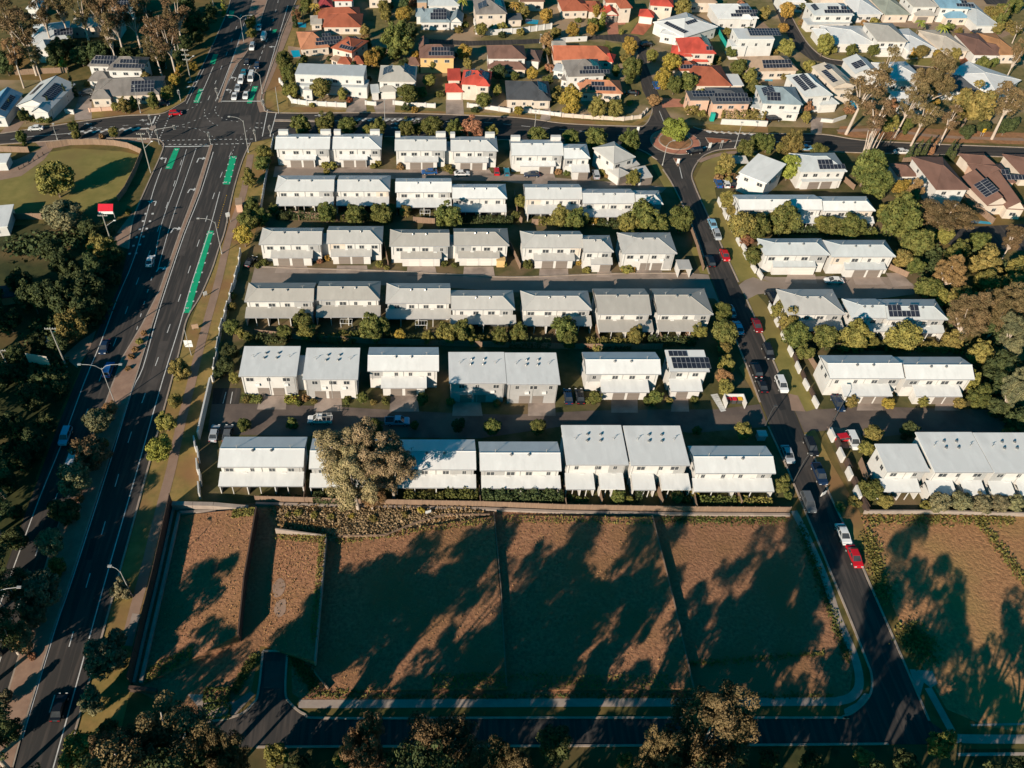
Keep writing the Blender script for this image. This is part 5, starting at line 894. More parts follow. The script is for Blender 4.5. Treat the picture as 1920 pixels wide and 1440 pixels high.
T_ = '''
bg 744 74 28;bg 533 117 15;bg 542 140 14;bg 565 122 9;bo 547 165 13;bo 602 165 18;bo 642 175 9;sR 656 187 7;by 697 107 16;bg 712 102 11;bg 765 173 18;bo 805 150 12;by 871 95 13;bo 877 120 8;bo 812 122 9;bg 907 187 14;bd 935 135 14;bo 932 170 9;bo 720 12 11;bo 723 28 9;by 757 24 15;pl 867 6 13;so 870 30 6;so 872 47 7;so 860 56 9;bo 902 55 11;so 940 48 10;so 922 46 8;cd 552 30 5;pg 567 20 10;py 590 8 12;bd 772 60 12;bd 760 52 11
bg 565 236 18;bg 610 232 17;bg 652 235 18;bo 690 246 9;bg 710 240 14;bg 762 243 14;bg 785 240 11;bg 812 235 20;bg 852 243 15;br 884 237 20;bo 920 243 11;bg 1007 255 18;bg 1072 257 16;bg 1119 255 18;bg 1180 267 18;bl 1267 240 21
bo 980 18 13;by 1025 28 13;py 965 8 12;by 1075 53 12;by 1110 55 10;bo 1042 60 10;sg 1085 37 7;cl 1128 40 4;br 1025 75 11;by 1182 85 14;bo 1222 104 11;bg 1185 132 19;by 1260 115 18;by 1245 145 17;bg 1290 152 16;bg 1265 160 13;br 1227 187 11;by 1072 187 20;bo 1120 197 18;bo 1155 202 15;bo 1040 182 9;by 972 205 9;bg 965 142 8;bo 1280 12 15;so 1297 207 13;bg 1387 125 16;bg 1372 97 10;bo 1407 142 12;bg 1415 162 13;so 1345 112 9;sd 1085 70 8;so 1165 60 6;so 1000 180 8;so 990 196 7;so 1315 212 8;bo 1312 92 8
by 1477 20 14;bg 1504 10 8;sr 1506 42 8;by 1470 50 8;bo 1475 90 13;bo 1545 85 15;bg 1597 92 10;bg 1637 95 9;pl 1725 45 12;pl 1770 47 14;bo 1727 98 11;by 1712 100 8;by 1759 100 9;bo 1792 100 9;bg 1842 122 12;bg 1865 117 7;bo 1885 20 11;bg 1905 8 13;cg 1885 24 9;gu 1912 48 13;so 1517 125 12;so 1470 142 9;br 1515 202 9;bo 1512 220 9;sr 1620 42 7;bo 1850 30 9;bo 1862 40 9;bo 1872 52 9
gu 1628 165 40 15;gu 1650 205 34 13;gu 1665 118 22 14;Gu 1750 160 36 12;gu 1738 212 28 11;gu 1788 214 24 10;bo 1825 195 34;bd 1815 245 12;bd 1845 237 11;gu 1897 182 36 14;gu 1908 102 16 11;bd 1890 232 17;gu 1712 190 24 12;bo 1672 228 16;bg 1700 235 11;bd 1660 225 12
bg 1627 316 27;bg 1640 345 24;bo 1487 265 20;bg 1440 268 14;bg 1426 266 16;bl 1482 312 21;bg 1535 282 16;bo 1462 276 8;bg 1397 280 14;bo 1362 310 15;bo 1350 320 10;sr 1347 334 9;so 1365 340 10;bo 1187 335 12;sr 1047 322 7;sg 1062 325 7;so 1130 322 8;sr 1138 330 5
cd 1708 283 5;cd 1722 281 5;cd 1736 279 5;cr 1750 279 4;cd 1782 281 4;cd 1790 286 4
so 610 310 8;so 624 312 8;so 710 307 7;sr 750 312 8;so 840 315 9;sg 846 322 6;so 612 322 6;so 700 312 6
bo 495 287 14;bg 492 305 13;bo 467 332 15;bg 467 410 18;by 457 442 18;bg 472 385 14;bg 490 405 15;bg 512 392 9;sg 435 555 8;so 435 575 8;bg 435 612 15;bo 452 625 9;bg 465 632 9;bd 430 660 16;bd 425 686 15;bo 440 710 11;bo 335 690 21;bo 327 750 13;bo 310 790 19;bl 297 840 25;be 227 1105 18;be 197 1225 36;be 172 1315 23;bd 410 700 10
be 182 787 25;br 205 764 13;bu 167 845 29;be 140 900 25;bd 120 955 25;be 97 1020 25;bo 107 1062 16;be 72 1108 36;be 62 1152 22;br 37 1195 26;be 8 1310 15;bd 15 1370 24;so 262 640 7;sr 254 655 7;sr 246 668 7;sr 270 625 6;sr 240 690 6;bo 195 830 9;sr 205 850 7;sr 150 935 8;sr 60 1230 8
be 118 405 36 4.6;so 240 397 6;bo 190 467 22;bd 175 500 26;bd 150 535 34;bd 155 575 24;bo 132 612 26;bd 180 580 18;bd 15 600 22;bo 100 332 31;bd 95 470 22;bd 120 500 26;bd 35 530 20;bd 70 640 14;bd 210 520 14;bd 30 660 16
bd -40 560 40;gd -150 600 80 15;gd -190 760 90 17;gd -230 930 100 18;gd -160 1010 90 17;gd -230 1200 100 18;gd -120 1210 80 16;gd -220 640 90 16;gd -120 590 70 12;gd 20 1100 40 11;gd 5 1180 44 11;bd 105 560 30;bd 60 560 26;bd 215 480 16;bd 165 430 18;bd 105 720 22;bd 85 790 18;bd 60 830 24;bd 25 1010 22;bd 110 640 20;gd -90 640 60 12;gd -60 760 60 13;gd -130 820 70 15;gd -30 880 55 13;gd -110 960 75 15;gd -40 1040 60 14;gd -150 1120 80 16;gd -60 1180 70 15;gd -140 1290 80 16;gd -50 1370 70 15;gd -180 1420 80 17;bd 60 745 22;bd 20 800 24;bd 40 860 20;bd -5 700 26;gd -20 960 50 12;gd 20 1480 60 14;gd -90 1530 70 15;bd 15 905 18;bd 30 960 14
bg 40 258 10;bg 137 236 9;bo 142 252 9;bo 212 247 10;sr 191 256 6;bg 44 217 11;sg 77 222 9;sg 92 224 7;bo 217 200 8;bo 232 197 12;bg 250 192 10;bg 287 190 11;bo 312 172 12;by 327 150 11;bo 272 145 12;by 362 122 8;by 337 132 7;so 162 157 6;cd 132 150 4;cd 122 176 4;cd 138 165 4;cd 92 198 4;cd 20 198 4;bl 118 120 9;by 332 141 6;bo 320 165 7
gu 12 30 26 15;gu 42 58 27 15;gu 78 22 20 15;gu 110 12 20 14;gu 150 14 24 16;gu 186 18 24 16;gu 215 36 22 15;gu 245 25 24 15;gu 270 16 22 15;gu 290 46 24 15;gu 312 72 22 14;gu 286 84 18 12;gu 330 20 22 15;gu 318 50 17 13;gu 202 62 18 13;gr 20 88 22 14;bd 108 95 18;bd 128 82 15;bd 150 100 18;bd 165 90 16;bd 185 102 18;bd 238 100 14;bd 268 108 12;bd 345 80 14;bd 362 40 16;bd 350 10 15;bd 395 18 11;bd 10 120 16;bd 30 112 13;bd 98 112 12;cl 418 10 4;bg 470 40 11;bo 472 62 9;bd 220 115 12;bd 300 115 11;gu 58 95 16 11;bd 380 50 10;bd 372 70 10;bd 340 110 12;bd 205 85 12;bd 75 95 10
bg 612 400 16;bg 666 401 18;bg 716 402 18;bo 737 392 9;bo 760 395 11;bg 840 402 25;bo 975 377 11;bg 967 402 9;bo 1052 408 17;bg 1080 410 19;by 1114 412 8;bo 1177 417 19;bg 1207 400 28;bg 1237 417 19;bg 1277 412 21;sg 560 398 6;so 1130 414 7;bd 535 405 8
sy 615 483 7;sg 495 491 9;so 712 496 8;sg 990 497 10;sy 1085 491 8;so 1100 506 8;so 1175 504 11;sg 483 497 7;sg 834 494 7;so 725 502 6;sg 852 497 6;so 946 495 6;sr 600 490 6
bg 568 600 20;bo 575 624 16;bg 534 622 13;so 485 632 8;sr 590 628 8;so 626 630 7;sg 642 632 7;sg 665 632 12;bg 700 617 24;bo 727 625 9;by 750 630 10;bo 802 632 12;bo 837 620 19;bg 865 620 19;bo 885 635 10;so 912 635 9;bg 937 632 15;bg 972 625 16;bg 1060 615 22;bg 1067 640 14;sg 1020 642 6;sr 1100 650 8;so 1117 650 9;bo 1192 630 16;bo 1310 620 15;bg 1355 585 17;bg 1360 622 23;bo 1358 655 12;bo 1362 682 15;br 1360 708 16;sg 1145 648 6;sg 512 636 8;sg 685 635 8;so 780 634 7;sg 1290 640 8
so 462 749 8;sy 541 749 6;sy 550 748 6;sr 573 745 8;so 588 752 7;sg 650 752 7;bg 680 747 10;sg 652 746 6;sg 722 752 8;bg 792 750 11;so 845 753 9;bg 1117 743 12;bg 1230 743 13;so 1255 751 7;sg 1302 748 8;bo 1360 726 14;sg 1100 752 7;sg 560 756 6;so 700 754 7;so 932 756 7;bg 1215 750 8
bg 547 792 11;bg 705 800 15;bg 777 797 8;bd 860 797 12;bg 922 802 15;bg 1010 800 15;bg 1307 807 8;bo 1395 807 14;bg 457 797 12
sg 490 931 6;sg 505 932 6;sg 517 931 5;sg 527 932 6;sg 541 931 6;sg 557 932 6;sy 592 935 5;bo 612 915 9;sg 802 936 8;so 824 935 7;sg 1070 932 7;sg 1085 936 7;sg 1100 936 6;bg 1160 930 12;bo 1180 934 7;bg 1270 932 11;sg 1287 936 9;by 1302 925 8;bg 1467 908 14;sg 1478 930 8
Gt 648 842 62 11;Gt 660 900 58 9;Gt 700 866 52 10;Gt 740 880 46 9;gr 700 930 26 5;so 560 962 9;so 590 966 9;so 620 970 8;sy 660 968 8;so 700 972 9;so 760 966 8;sy 790 958 8;so 540 965 7
bg 1470 415 24;by 1447 410 13;bo 1540 420 13;bg 1560 420 19;bg 1597 422 22;bg 1685 412 32;bg 1722 457 26;bo 1692 485 17;Gu 1775 402 52 7;bg 1795 475 20;Gr 1782 512 32 7;bo 1850 492 26;bo 1850 533 21;bg 1740 540 22;bo 1812 558 23;Gu 1815 600 38 8;Gu 1885 585 42 9;Ge 1903 632 34 9;bo 1837 662 21;bd 1887 690 30;Gu 1902 446 20 7;bo 1902 537 23;bo 1660 395 14;bo 1700 372 16;bg 1716 500 14;bo 1765 555 16;bo 1790 635 18;bg 1740 580 12;bd 1850 610 22;by 1692 352 15;Gr 1718 352 16 6;bo 1770 440 16;bg 1840 450 18;bd 1860 570 22;bo 1920 500 24
bo 1465 581 17;bo 1480 601 19;bg 1492 632 23;bg 1550 630 23;bo 1605 632 25;bo 1695 632 25;bg 1510 660 14;so 1660 648 11;so 1795 653 13;so 1740 650 10;bo 1634 640 12;so 1770 656 8
bo 1365 376 15;bo 1390 420 25;bg 1422 422 22;br 1400 450 10;bg 1415 477 18;bo 1375 395 12
bo 1597 753 10;by 1667 756 10;bo 1732 751 10;bo 1800 753 11;bo 1637 813 16;bo 1625 840 13;bd 1705 807 14;bg 1635 917 18;bo 1660 940 13;be 1760 945 18;be 1800 938 18;be 1840 942 18;be 1876 944 16;be 1906 942 16;so 1602 940 12;so 1738 948 12;so 1600 828 9;so 1576 950 10
bg 1840 740 20;bd 1875 762 18;Ge 1902 736 26 7;bo 1820 715 16;bd 1910 790 18;bo 1890 815 14
Gu 300 1408 108 16;Gu 235 1422 62 14;Ge 365 1412 62 14;bo 150 1405 34;bd 205 1372 20;Gu 832 1402 80 15;Gu 690 1432 46 15;bo 517 1415 20;bo 642 1420 18;bd 730 1425 18;bd 1042 1395 30;Gu 1320 1388 78 15;Gu 1230 1430 42 14;bo 1172 1424 14;bo 1765 1395 25;Gu 950 1450 50 15;Gu 430 1450 50 16;bd 560 1440 24;bd 880 1430 22;bd 1440 1425 20;bd 1520 1430 18;bo 1620 1420 16;bd 1700 1430 22;bd 1380 1440 26
gd 330 1690 84 15;gd 435 1675 84 15;gd 540 1660 84 16;gd 645 1705 84 16;gd 750 1690 84 12;gd 855 1675 84 12;gd 960 1660 84 13;gd 1065 1705 84 13;gd 1170 1690 84 14;gd 1275 1675 84 14;gd 1380 1660 84 15;gd 1485 1705 84 15;gd 1590 1690 84 16;gd 1695 1675 84 16;gd 1800 1660 84 12;gd 560 1540 80 20;gd 1060 1520 66 19;gd 1340 1500 70 19;gd 1935 1470 60 13;gd 1500 1530 64 18;gd 800 1500 80 22;gd 1220 1560 90 21;gd 1660 1500 60 17;gd 200 1500 80 18;gd 330 1520 90 20;gd 450 1560 80 20;gd 1860 1500 60 15;gd 1100 1600 90 22;gd 600 1640 90 22;gd 80 1540 70 16;gd 1500 1620 80 22
'''
for line in T_.strip().split('\n'):  # tall dark gums out of view are added to shade road, lots and highway
    for it in line.split(';'):
        a = it.split(); tree(a[0][0], a[0][1], float(a[1]), float(a[2]), float(a[3]), float(a[4]) if len(a) > 4 else None)
# dense suburban planting between the houses
_r = random.Random(77); _n = 0
while _n < 95:
    x, y = _r.uniform(535, 1900), _r.uniform(2, 212); p = G(x, y, 1.0)
    if any(math.hypot(p.x - l[0], p.y - l[1]) < l[3] * 1.05 + 1.2 for l in LAND if l[3]): continue
    if any(math.hypot(p.x - t[1].x, p.y - t[1].y) < 3.2 for t in TREES) or abs(x - (1443 + y * .95)) < 26 and y < 112 or 105 < y < 140 and x > 1540 or 1185 < x < 1262 and y > 60 or 66 < y < 90 and 790 < x < 1200: continue
    tree(_r.choice('bss'), _r.choice('gooodydr'), x, y, _r.uniform(6, 11)); _n += 1
# hedges: clipped or loose rows that read as one body
def hedge(px0, px1, wd, ht, look, label, name='hedge', leaf=.2):
    a, b_ = G(*px0), G(*px1); L = (b_ - a).length; rot = math.atan2(b_.y - a.y, b_.x - a.x); rng = np.random.default_rng(int(L * 100)); n = int(L * (wd + 2 * ht) * 26)
    f = rng.integers(0, 5, n); P = np.stack([rng.uniform(0, L, n), rng.uniform(-wd / 2, wd / 2, n), rng.uniform(0, ht, n)], 1); Nn = np.zeros((n, 3))
    for k, (ax, val, s_) in enumerate(((1, -wd / 2, -1), (1, wd / 2, 1), (2, ht, 1), (0, 0, -1), (0, L, 1))):
        q = f == k; P[q, ax] = val; Nn[q, ax] = s_
    lump = .16 * np.sin(P[:, 0] * 2.1) + .1 * np.sin(P[:, 0] * 5.3 + 1); P[:, 2] *= 1 + lump; P += rng.normal(0, .10, (n, 3))
    me = quads_mesh(name, leaf_quads(rng, P, Nn, leaf), n, LOOK[look][1]); o = bpy.data.objects.new(name, me); C.objects.link(o); o.location = (a.x, a.y, 0); o.rotation_euler = (0, 0, rot)
    return tag(o, label, 'hedge', 'hedges')
hedge((1352, 222), (1430, 224), 2.6, 2.6, 'o', 'tall thick hedge above a white wall beside the cross street')
hedge((836, 936), (894, 937), 1.6, 2.4, 'g', 'hedge row behind timber fence, next to the big gum'); hedge((905, 940), (1052, 940), 1.7, 2.6, 'd', 'long loose hedge row above the timber boundary fence')
hedge((1312, 943), (1376, 943), 1.2, 1.3, 'g', 'low clipped hedge below the side street corner townhouse, main road part'); hedge((1384, 944), (1442, 945), 1.2, 1.3, 'o', 'low olive hedge below the side street corner townhouse, street end part')
hedge((1190, 938), (1200, 938), 1.2, 2.2, 'd', 'short dark hedge between the tall skillion townhouse yards')
hedge((385, 1305), (430, 1305), 2.2, .7, 'g', 'low green planting bed above the pale garden path'); hedge((382, 1336), (432, 1334), 2.0, .7, 'g', 'low green planting bed below the pale garden path')
hedge((1164, 507), (1188, 507), 1.6, 1.1, 'y', 'golden clipped hedge in front of the pale grey detached house'); hedge((535, 752), (557, 752), 1.4, 1.0, 'l', 'bright clipped hedge between two garage drives')
hedge((1448, 640), (1520, 765), 1.0, 1.2, 'd', 'narrow dark hedge inside the stepped street wall') if False else None
hedge((1127, 55), (1133, 30), 1.6, 3.2, 'l', 'tall bright clipped hedge beside the pink drive'); hedge((1850, 24), (1905, 66), 3.0, 2.2, 'o', 'olive hedge bank below the conifer at the hill edge')
hedge((60, 226), (95, 229), 2.0, 1.2, 'g', 'low hedge in front of the white gabled solar house'); hedge((1120, 652), (1180, 652), 1.4, 1.0, 'd', 'low dark hedge in the shaded yard behind the fourth row')
hedge((455, 748), (490, 752), 1.4, .9, 'g', 'low green border beside the visitor parking bays'); hedge((637, 634), (690, 635), 1.6, 1.5, 'g', 'loose garden hedge in the shaded yard of the fourth row'); hedge((1350, 330), (1385, 338), 2.0, 1.0, 'r', 'rusty brown border hedge in the corner garden')
hedge((880, 486 + 8), (900, 495), 1.0, .8, 'o', 'small border hedge beside white garage doors') if False else None
for (x0, x1, yy, lk, lab) in ((484, 540, 640, 'd', 'dark loose hedge behind the first fourth row house'), (596, 660, 641, 'o', 'olive loose hedge between fourth and fifth row, below a clothesline'), (735, 800, 640, 'd', 'dark loose hedge below the stepped fourth row house'), (820, 905, 643, 'g', 'green loose hedge under the two olive yard trees'), (955, 1030, 648, 'd', 'dark loose hedge behind the house hipped at both ends'), (1100, 1180, 648, 'o', 'olive loose hedge behind the taupe gabled house'), (1215, 1300, 645, 'd', 'dark loose hedge behind the hipped detached house'),
        (520, 600, 409, 'd', 'dark loose hedge in the shaded yard by the first second row house'), (640, 735, 413, 'g', 'green loose hedge under two round yard trees'), (870, 960, 417, 'd', 'dark loose hedge behind the hipped bright white pair'), (1010, 1045, 420, 'o', 'olive loose hedge near the pale grey pair clothesline'), (1120, 1180, 424, 'd', 'dark loose hedge under the large street end trees'),
        (1450, 1530, 436, 'd', 'dark loose hedge behind the second east row trees'), (1560, 1640, 440, 'g', 'green loose hedge behind the white hipped east pair'), (1530, 1680, 652, 'd', 'dark loose hedge behind the fourth east row'), (1690, 1790, 655, 'o', 'olive loose hedge at the wood end of the fourth east row'),
        (590, 665, 940, 'd', 'dark loose hedge behind the big gum trunks'), (760, 830, 939, 'g', 'green loose hedge at the right of the big gum trunks'.replace('at the right of', 'past'))):
    hedge((x0, yy), (x1, yy + 1), 1.7, 1.7, lk, lab, leaf=.18)
# loose ground growth nobody could count
def tufts(name, polys, n, look, size, hgt, seed, lots=None):
    rng = np.random.default_rng(seed); P = []
    for (u0, v0, u1, v1, k) in polys:
        m = int(n / len(polys))
        for _ in range(m):
            if lots is None:
                f = rng.uniform(); e = rng.normal(0, .5, 2) * k; x, y = u0 + (u1 - u0) * f + e[0], v0 + (v1 - v0) * f + e[1]; p = G(x, y)
            else: p = LOTS[k](min(1, max(0, rng.uniform(u0, u1))), min(1, max(0, rng.uniform(v0, v1))))
            P.append((p.x, p.y, p.z + hgt * rng.uniform(.05, 1)))
    P = np.array(P); Nn = rng.normal(0, 1, P.shape); Nn[:, 2] = np.abs(Nn[:, 2]) + .6; Nn /= np.linalg.norm(Nn, axis=1, keepdims=True)
    me = quads_mesh(name, leaf_quads(rng, P, Nn, size), len(P), LOOK[look][1]); o = bpy.data.objects.new(name, me); C.objects.link(o); return tag(o, kind='stuff')
tufts('dry_grass', [(520, 962, 900, 966, 14), (525, 975, 780, 978, 16), (610, 998, 740, 994, 12), (640, 960, 800, 972, 12)], 9000, 't', .24, .7, 1)
tufts('dry_grass', [(505, 958, 900, 960, 8), (530, 985, 640, 995, 10)], 3500, 'r', .24, .6, 2)
tufts('weeds', [(.0, .0, 1, .10, 1), (.88, .1, 1, .9, 1), (.7, .0, 1, .06, 0), (.6, .92, 1, 1, 2), (0, .0, 1, .05, 2), (.1, .93, .9, 1, 3), (0, 0, 1, .05, 3), (.0, .9, .5, 1, 0)], 4200, 'o', .16, .3, 3, True)
tufts('weeds', [(0, 0, 1, 1, 0), (0, 0, 1, 1, 1), (0, 0, 1, 1, 2), (0, 0, 1, 1, 3)], 5200, 'r', .13, .15, 4, True)
tufts('weeds', [(1620, 975, 1900, 975, 12), (1625, 1000, 1660, 1120, 18), (1830, 970, 1990, 1180, 10), (1700, 1180, 1740, 1230, 26), (1545, 1225, 600, 1300, 6)], 5000, 'o', .20, .35, 5)
tufts('weeds', [(548, 1225, 590, 1290, 14), (440, 1295, 480, 1230, 8), (1240, 975, 1470, 975, 10), (580, 1306, 1560, 1305, 5), (1500, 985, 1590, 1240, 9)], 5200, 'g', .17, .3, 6)
tufts('undergrowth', [(20, 470, 200, 440, 22), (60, 640, 190, 580, 26), (0, 700, 110, 690, 26), (10, 860, 60, 840, 20), (330, 100, 400, 20, 12), (20, 100, 330, 100, 14)], 7000, 'd', .5, 1.4, 7)
tufts('undergrowth', [(1700, 420, 1760, 520, 24), (1760, 560, 1880, 640, 30), (1850, 700, 1910, 800, 22), (1830, 470, 1910, 560, 22)], 7000, 'd', .45, 1.6, 8)
# ---- labels: what stands where
def label_trees():
    from collections import defaultdict
    gp_ = defaultdict(list)
    for t in TREES:
        root, p, noun, look, grp = t
        best = min(LAND, key=lambda l: max(0, math.hypot(p.x - l[0], p.y - l[1]) - l[3] * .8)); dx, dy = p.x - best[0], p.y - best[1]
        if best[3] == 0: rel = 'at the' if 'island' in best[2] else ('along the' if best[2] in ('highway median', 'highway verge path', 'bottom road') else 'on the' if best[2] in ('sunny park lawn', 'mulch bank') else 'in the')
        elif abs(dy) > .7 * abs(dx): rel = 'behind the' if dy > 0 else 'in front of the'
        else: rel = 'beside the'
        gp_[(noun, look, rel, best[2])].append(t)
    o_ = ORD + ['tenth', 'eleventh', 'twelfth', 'thirteenth', 'fourteenth', 'fifteenth', 'sixteenth', 'seventeenth', 'eighteenth', 'nineteenth', 'twentieth'] + [t + '-' + u for t in ('twenty', 'thirty', 'forty', 'fifty', 'sixty') for u in ORD]
    for (noun, look, rel, ph), L in gp_.items():
        alongy = ph in ('highway median', 'highway verge path', 'shaded park', 'eastern wood')
        L.sort(key=(lambda t: -t[1].y) if alongy else (lambda t: t[1].x))
        for i, t in enumerate(L):
            if len(L) == 1: lab = f'{look} {noun} {rel} {ph}'
            else: lab = f"{look} {noun} {rel} {ph}, {o_[i]} from {'crossing' if alongy else 'highway'}"; lab = lab.replace(' of sixth', ' of sixth') if len(lab.split()) <= 16 else lab.replace('in front of the', 'before the')
            tag(t[0], lab, 'shrub' if noun == 'shrub' else 'tree', t[4])
label_trees()
# ================================================================ vehicles
def mesh_of(b, name, smooth=False):
    o = b.build(name, smooth=smooth); me = o.data; bpy.data.objects.remove(o); return me
def wheel_mesh():
    b = MB(); n = 12
    for (r, y0, y1, m) in ((.33, -.11, .11, 'tyre'), (.2, -.118, .118, 'metal')):
        b.tube((0, y0, 0), (0, y1, 0), r, r, m, n); b.poly([(r * math.cos(-6.283 * i / n), y0, r * math.sin(-6.283 * i / n)) for i in range(n)], m)
    return mesh_of(b, 'wheel')
WHEEL = wheel_mesh()
def lamp_m(m):
    b = MB(); b.box(-.04, .04, -.2, .2, 0, .14, m, True); return mesh_of(b, 'headlight')
HL, TL = lamp_m('lamp_glass'), lamp_m('tail_red')
KIND = dict(  # lower body profile (x, z), cabin base x0,x1, roof x0,x1, heights
    sedan=dict(L=4.6, W=1.80, body=[(-2.28, .35), (-2.3, .72), (-2.15, .92), (-1.2, .96), (.95, .94), (1.95, .82), (2.25, .66), (2.3, .35)], c=(-1.75, 1.25), r=(-1.0, .35), zb=.93, zr=1.43),
    hatch=dict(L=4.1, W=1.76, body=[(-2.0, .35), (-2.05, .75), (-1.98, .95), (.95, .95), (1.75, .84), (2.0, .68), (2.05, .35)], c=(-1.98, 1.25), r=(-1.6, .35), zb=.94, zr=1.48),
    suv=dict(L=4.7, W=1.88, body=[(-2.3, .42), (-2.35, .85), (-2.28, 1.08), (1.05, 1.08), (2.05, 1.0), (2.3, .82), (2.35, .42)], c=(-2.28, 1.3), r=(-1.95, .5), zb=1.07, zr=1.72),
    ute=dict(L=5.2, W=1.86, body=[(-2.55, .48), (-2.6, 1.05), (1.15, 1.05), (2.3, .98), (2.55, .82), (2.6, .48)], c=(-.65, 1.45), r=(-.45, .7), zb=1.04, zr=1.75),
    van=dict(L=5.4, W=1.95, body=[(-2.65, .4), (-2.7, 1.1), (1.9, 1.1), (2.5, .95), (2.7, .7), (2.7, .4)], c=(-2.68, 2.2), r=(-2.6, 1.55), zb=1.09, zr=2.1))
VM = {}
def vmesh(kind, col):
    if (kind, col) in VM: return VM[kind, col]
    k = KIND[kind]; W = k['W'] / 2; m = 'car_' + col; b = MB(); P = k['body']; n = len(P)
    zt = max(z for x, z in P)
    def wy(z, x): return W * (.93 if z < .45 else 1.0) * (.90 if abs(x) > k['L'] / 2 * .93 else 1.0) * (.94 if z > zt - .05 else 1)
    for (a, c) in zip(P, P[1:] + P[:1]):
        b.poly([(a[0], -wy(a[1], a[0]), a[1]), (a[0], wy(a[1], a[0]), a[1]), (c[0], wy(c[1], c[0]), c[1]), (c[0], -wy(c[1], c[0]), c[1])], m)
    b.poly([(x, -wy(z, x), z) for x, z in P][::-1], m); b.poly([(x, wy(z, x), z) for x, z in P], m)
    r0, r1 = k['r']; zr = k['zr']; b.box(r0 - .02, r1 + .02, -W * .74, W * .74, zr - .015, zr + .05, m, True)
    c0, c1 = k['c']
    for y in (-1, 1):   # pillars
        for (xa, xb) in ((c0, r0), (c1, r1), ((c0 + c1) / 2 - .1, (r0 + r1) / 2 - .05)): b.tube((xa, y * W * .90, k['zb']), (xb, y * W * .735, zr), .045, .045, m, 4)
    if kind == 'ute': b.box(-2.5, -.72, -W * .82, W * .82, 1.055, 1.09, 'car_black', True); b.box(-2.56, -.7, -W * .94, -W * .86, 1.05, 1.2, m, True); b.box(-2.56, -.7, W * .86, W * .94, 1.05, 1.2, m, True); b.box(-2.6, -2.52, -W * .94, W * .94, 1.05, 1.2, m, True)
    body = mesh_of(b, 'body'); g_ = MB(); w0, w1 = W * .90, W * .73
    A = [(c0, -w0, k['zb']), (c1, -w0, k['zb']), (c1, w0, k['zb']), (c0, w0, k['zb'])]; B = [(r0, -w1, zr), (r1, -w1, zr), (r1, w1, zr), (r0, w1, zr)]
    for i in range(4): j = (i + 1) % 4; g_.poly([A[i], A[j], B[j], B[i]], 'glass' if kind != 'van' or i == 1 else m)
    VM[kind, col] = (body, mesh_of(g_, 'windows')); return VM[kind, col]
def hdir(a, b_): d = G(*b_) - G(*a); return math.atan2(d.y, d.x)
HW = hdir((200, 1080), (303, 720)); ST = hdir((1552, 920), (1512, 825)); UP = R(90)
NOUNV = dict(sedan='sedan', hatch='hatchback', suv='suv', ute='utility_truck', van='van')
CARS = []
def car(kind, col, px, py, head, label, rack=False):
    p = G(px, py, .7); k = KIND[kind]; root = empty(NOUNV[kind], (p.x, p.y, .06), head); body, win = vmesh(kind, col)
    inst('body', body, root); inst('windows', win, root); L, W = k['L'] / 2, k['W'] / 2
    for x in (-L * .60, L * .62):
        for y in (-W + .1, W - .1): inst('wheel', WHEEL, root, (x, y, .33))
    for y in (-W * .66, W * .66):
        inst('headlight', HL, root, (L - .05, y, .62)); inst('tail_light', TL, root, (-L + .02, y, .74))
    if rack:
        b = MB()
        for x in (-2.4, -1.5, -.6, .6): b.box(x, x + .06, -.85, .85, 2.0, 2.06, 'metal', True); b.box(x, x + .06, -.85, -.79, 1.1, 2.0, 'metal'); b.box(x, x + .06, .79, .85, 1.1, 2.0, 'metal')
        b.box(-2.5, .8, -.6, -.5, 2.07, 2.13, 'metal', True); b.box(-2.5, .8, .45, .55, 2.07, 2.13, 'metal', True); b.build('ladder_rack', root)
    tag(root, label, 'van' if kind == 'van' else 'car', 'vehicles'); CARS.append(root)
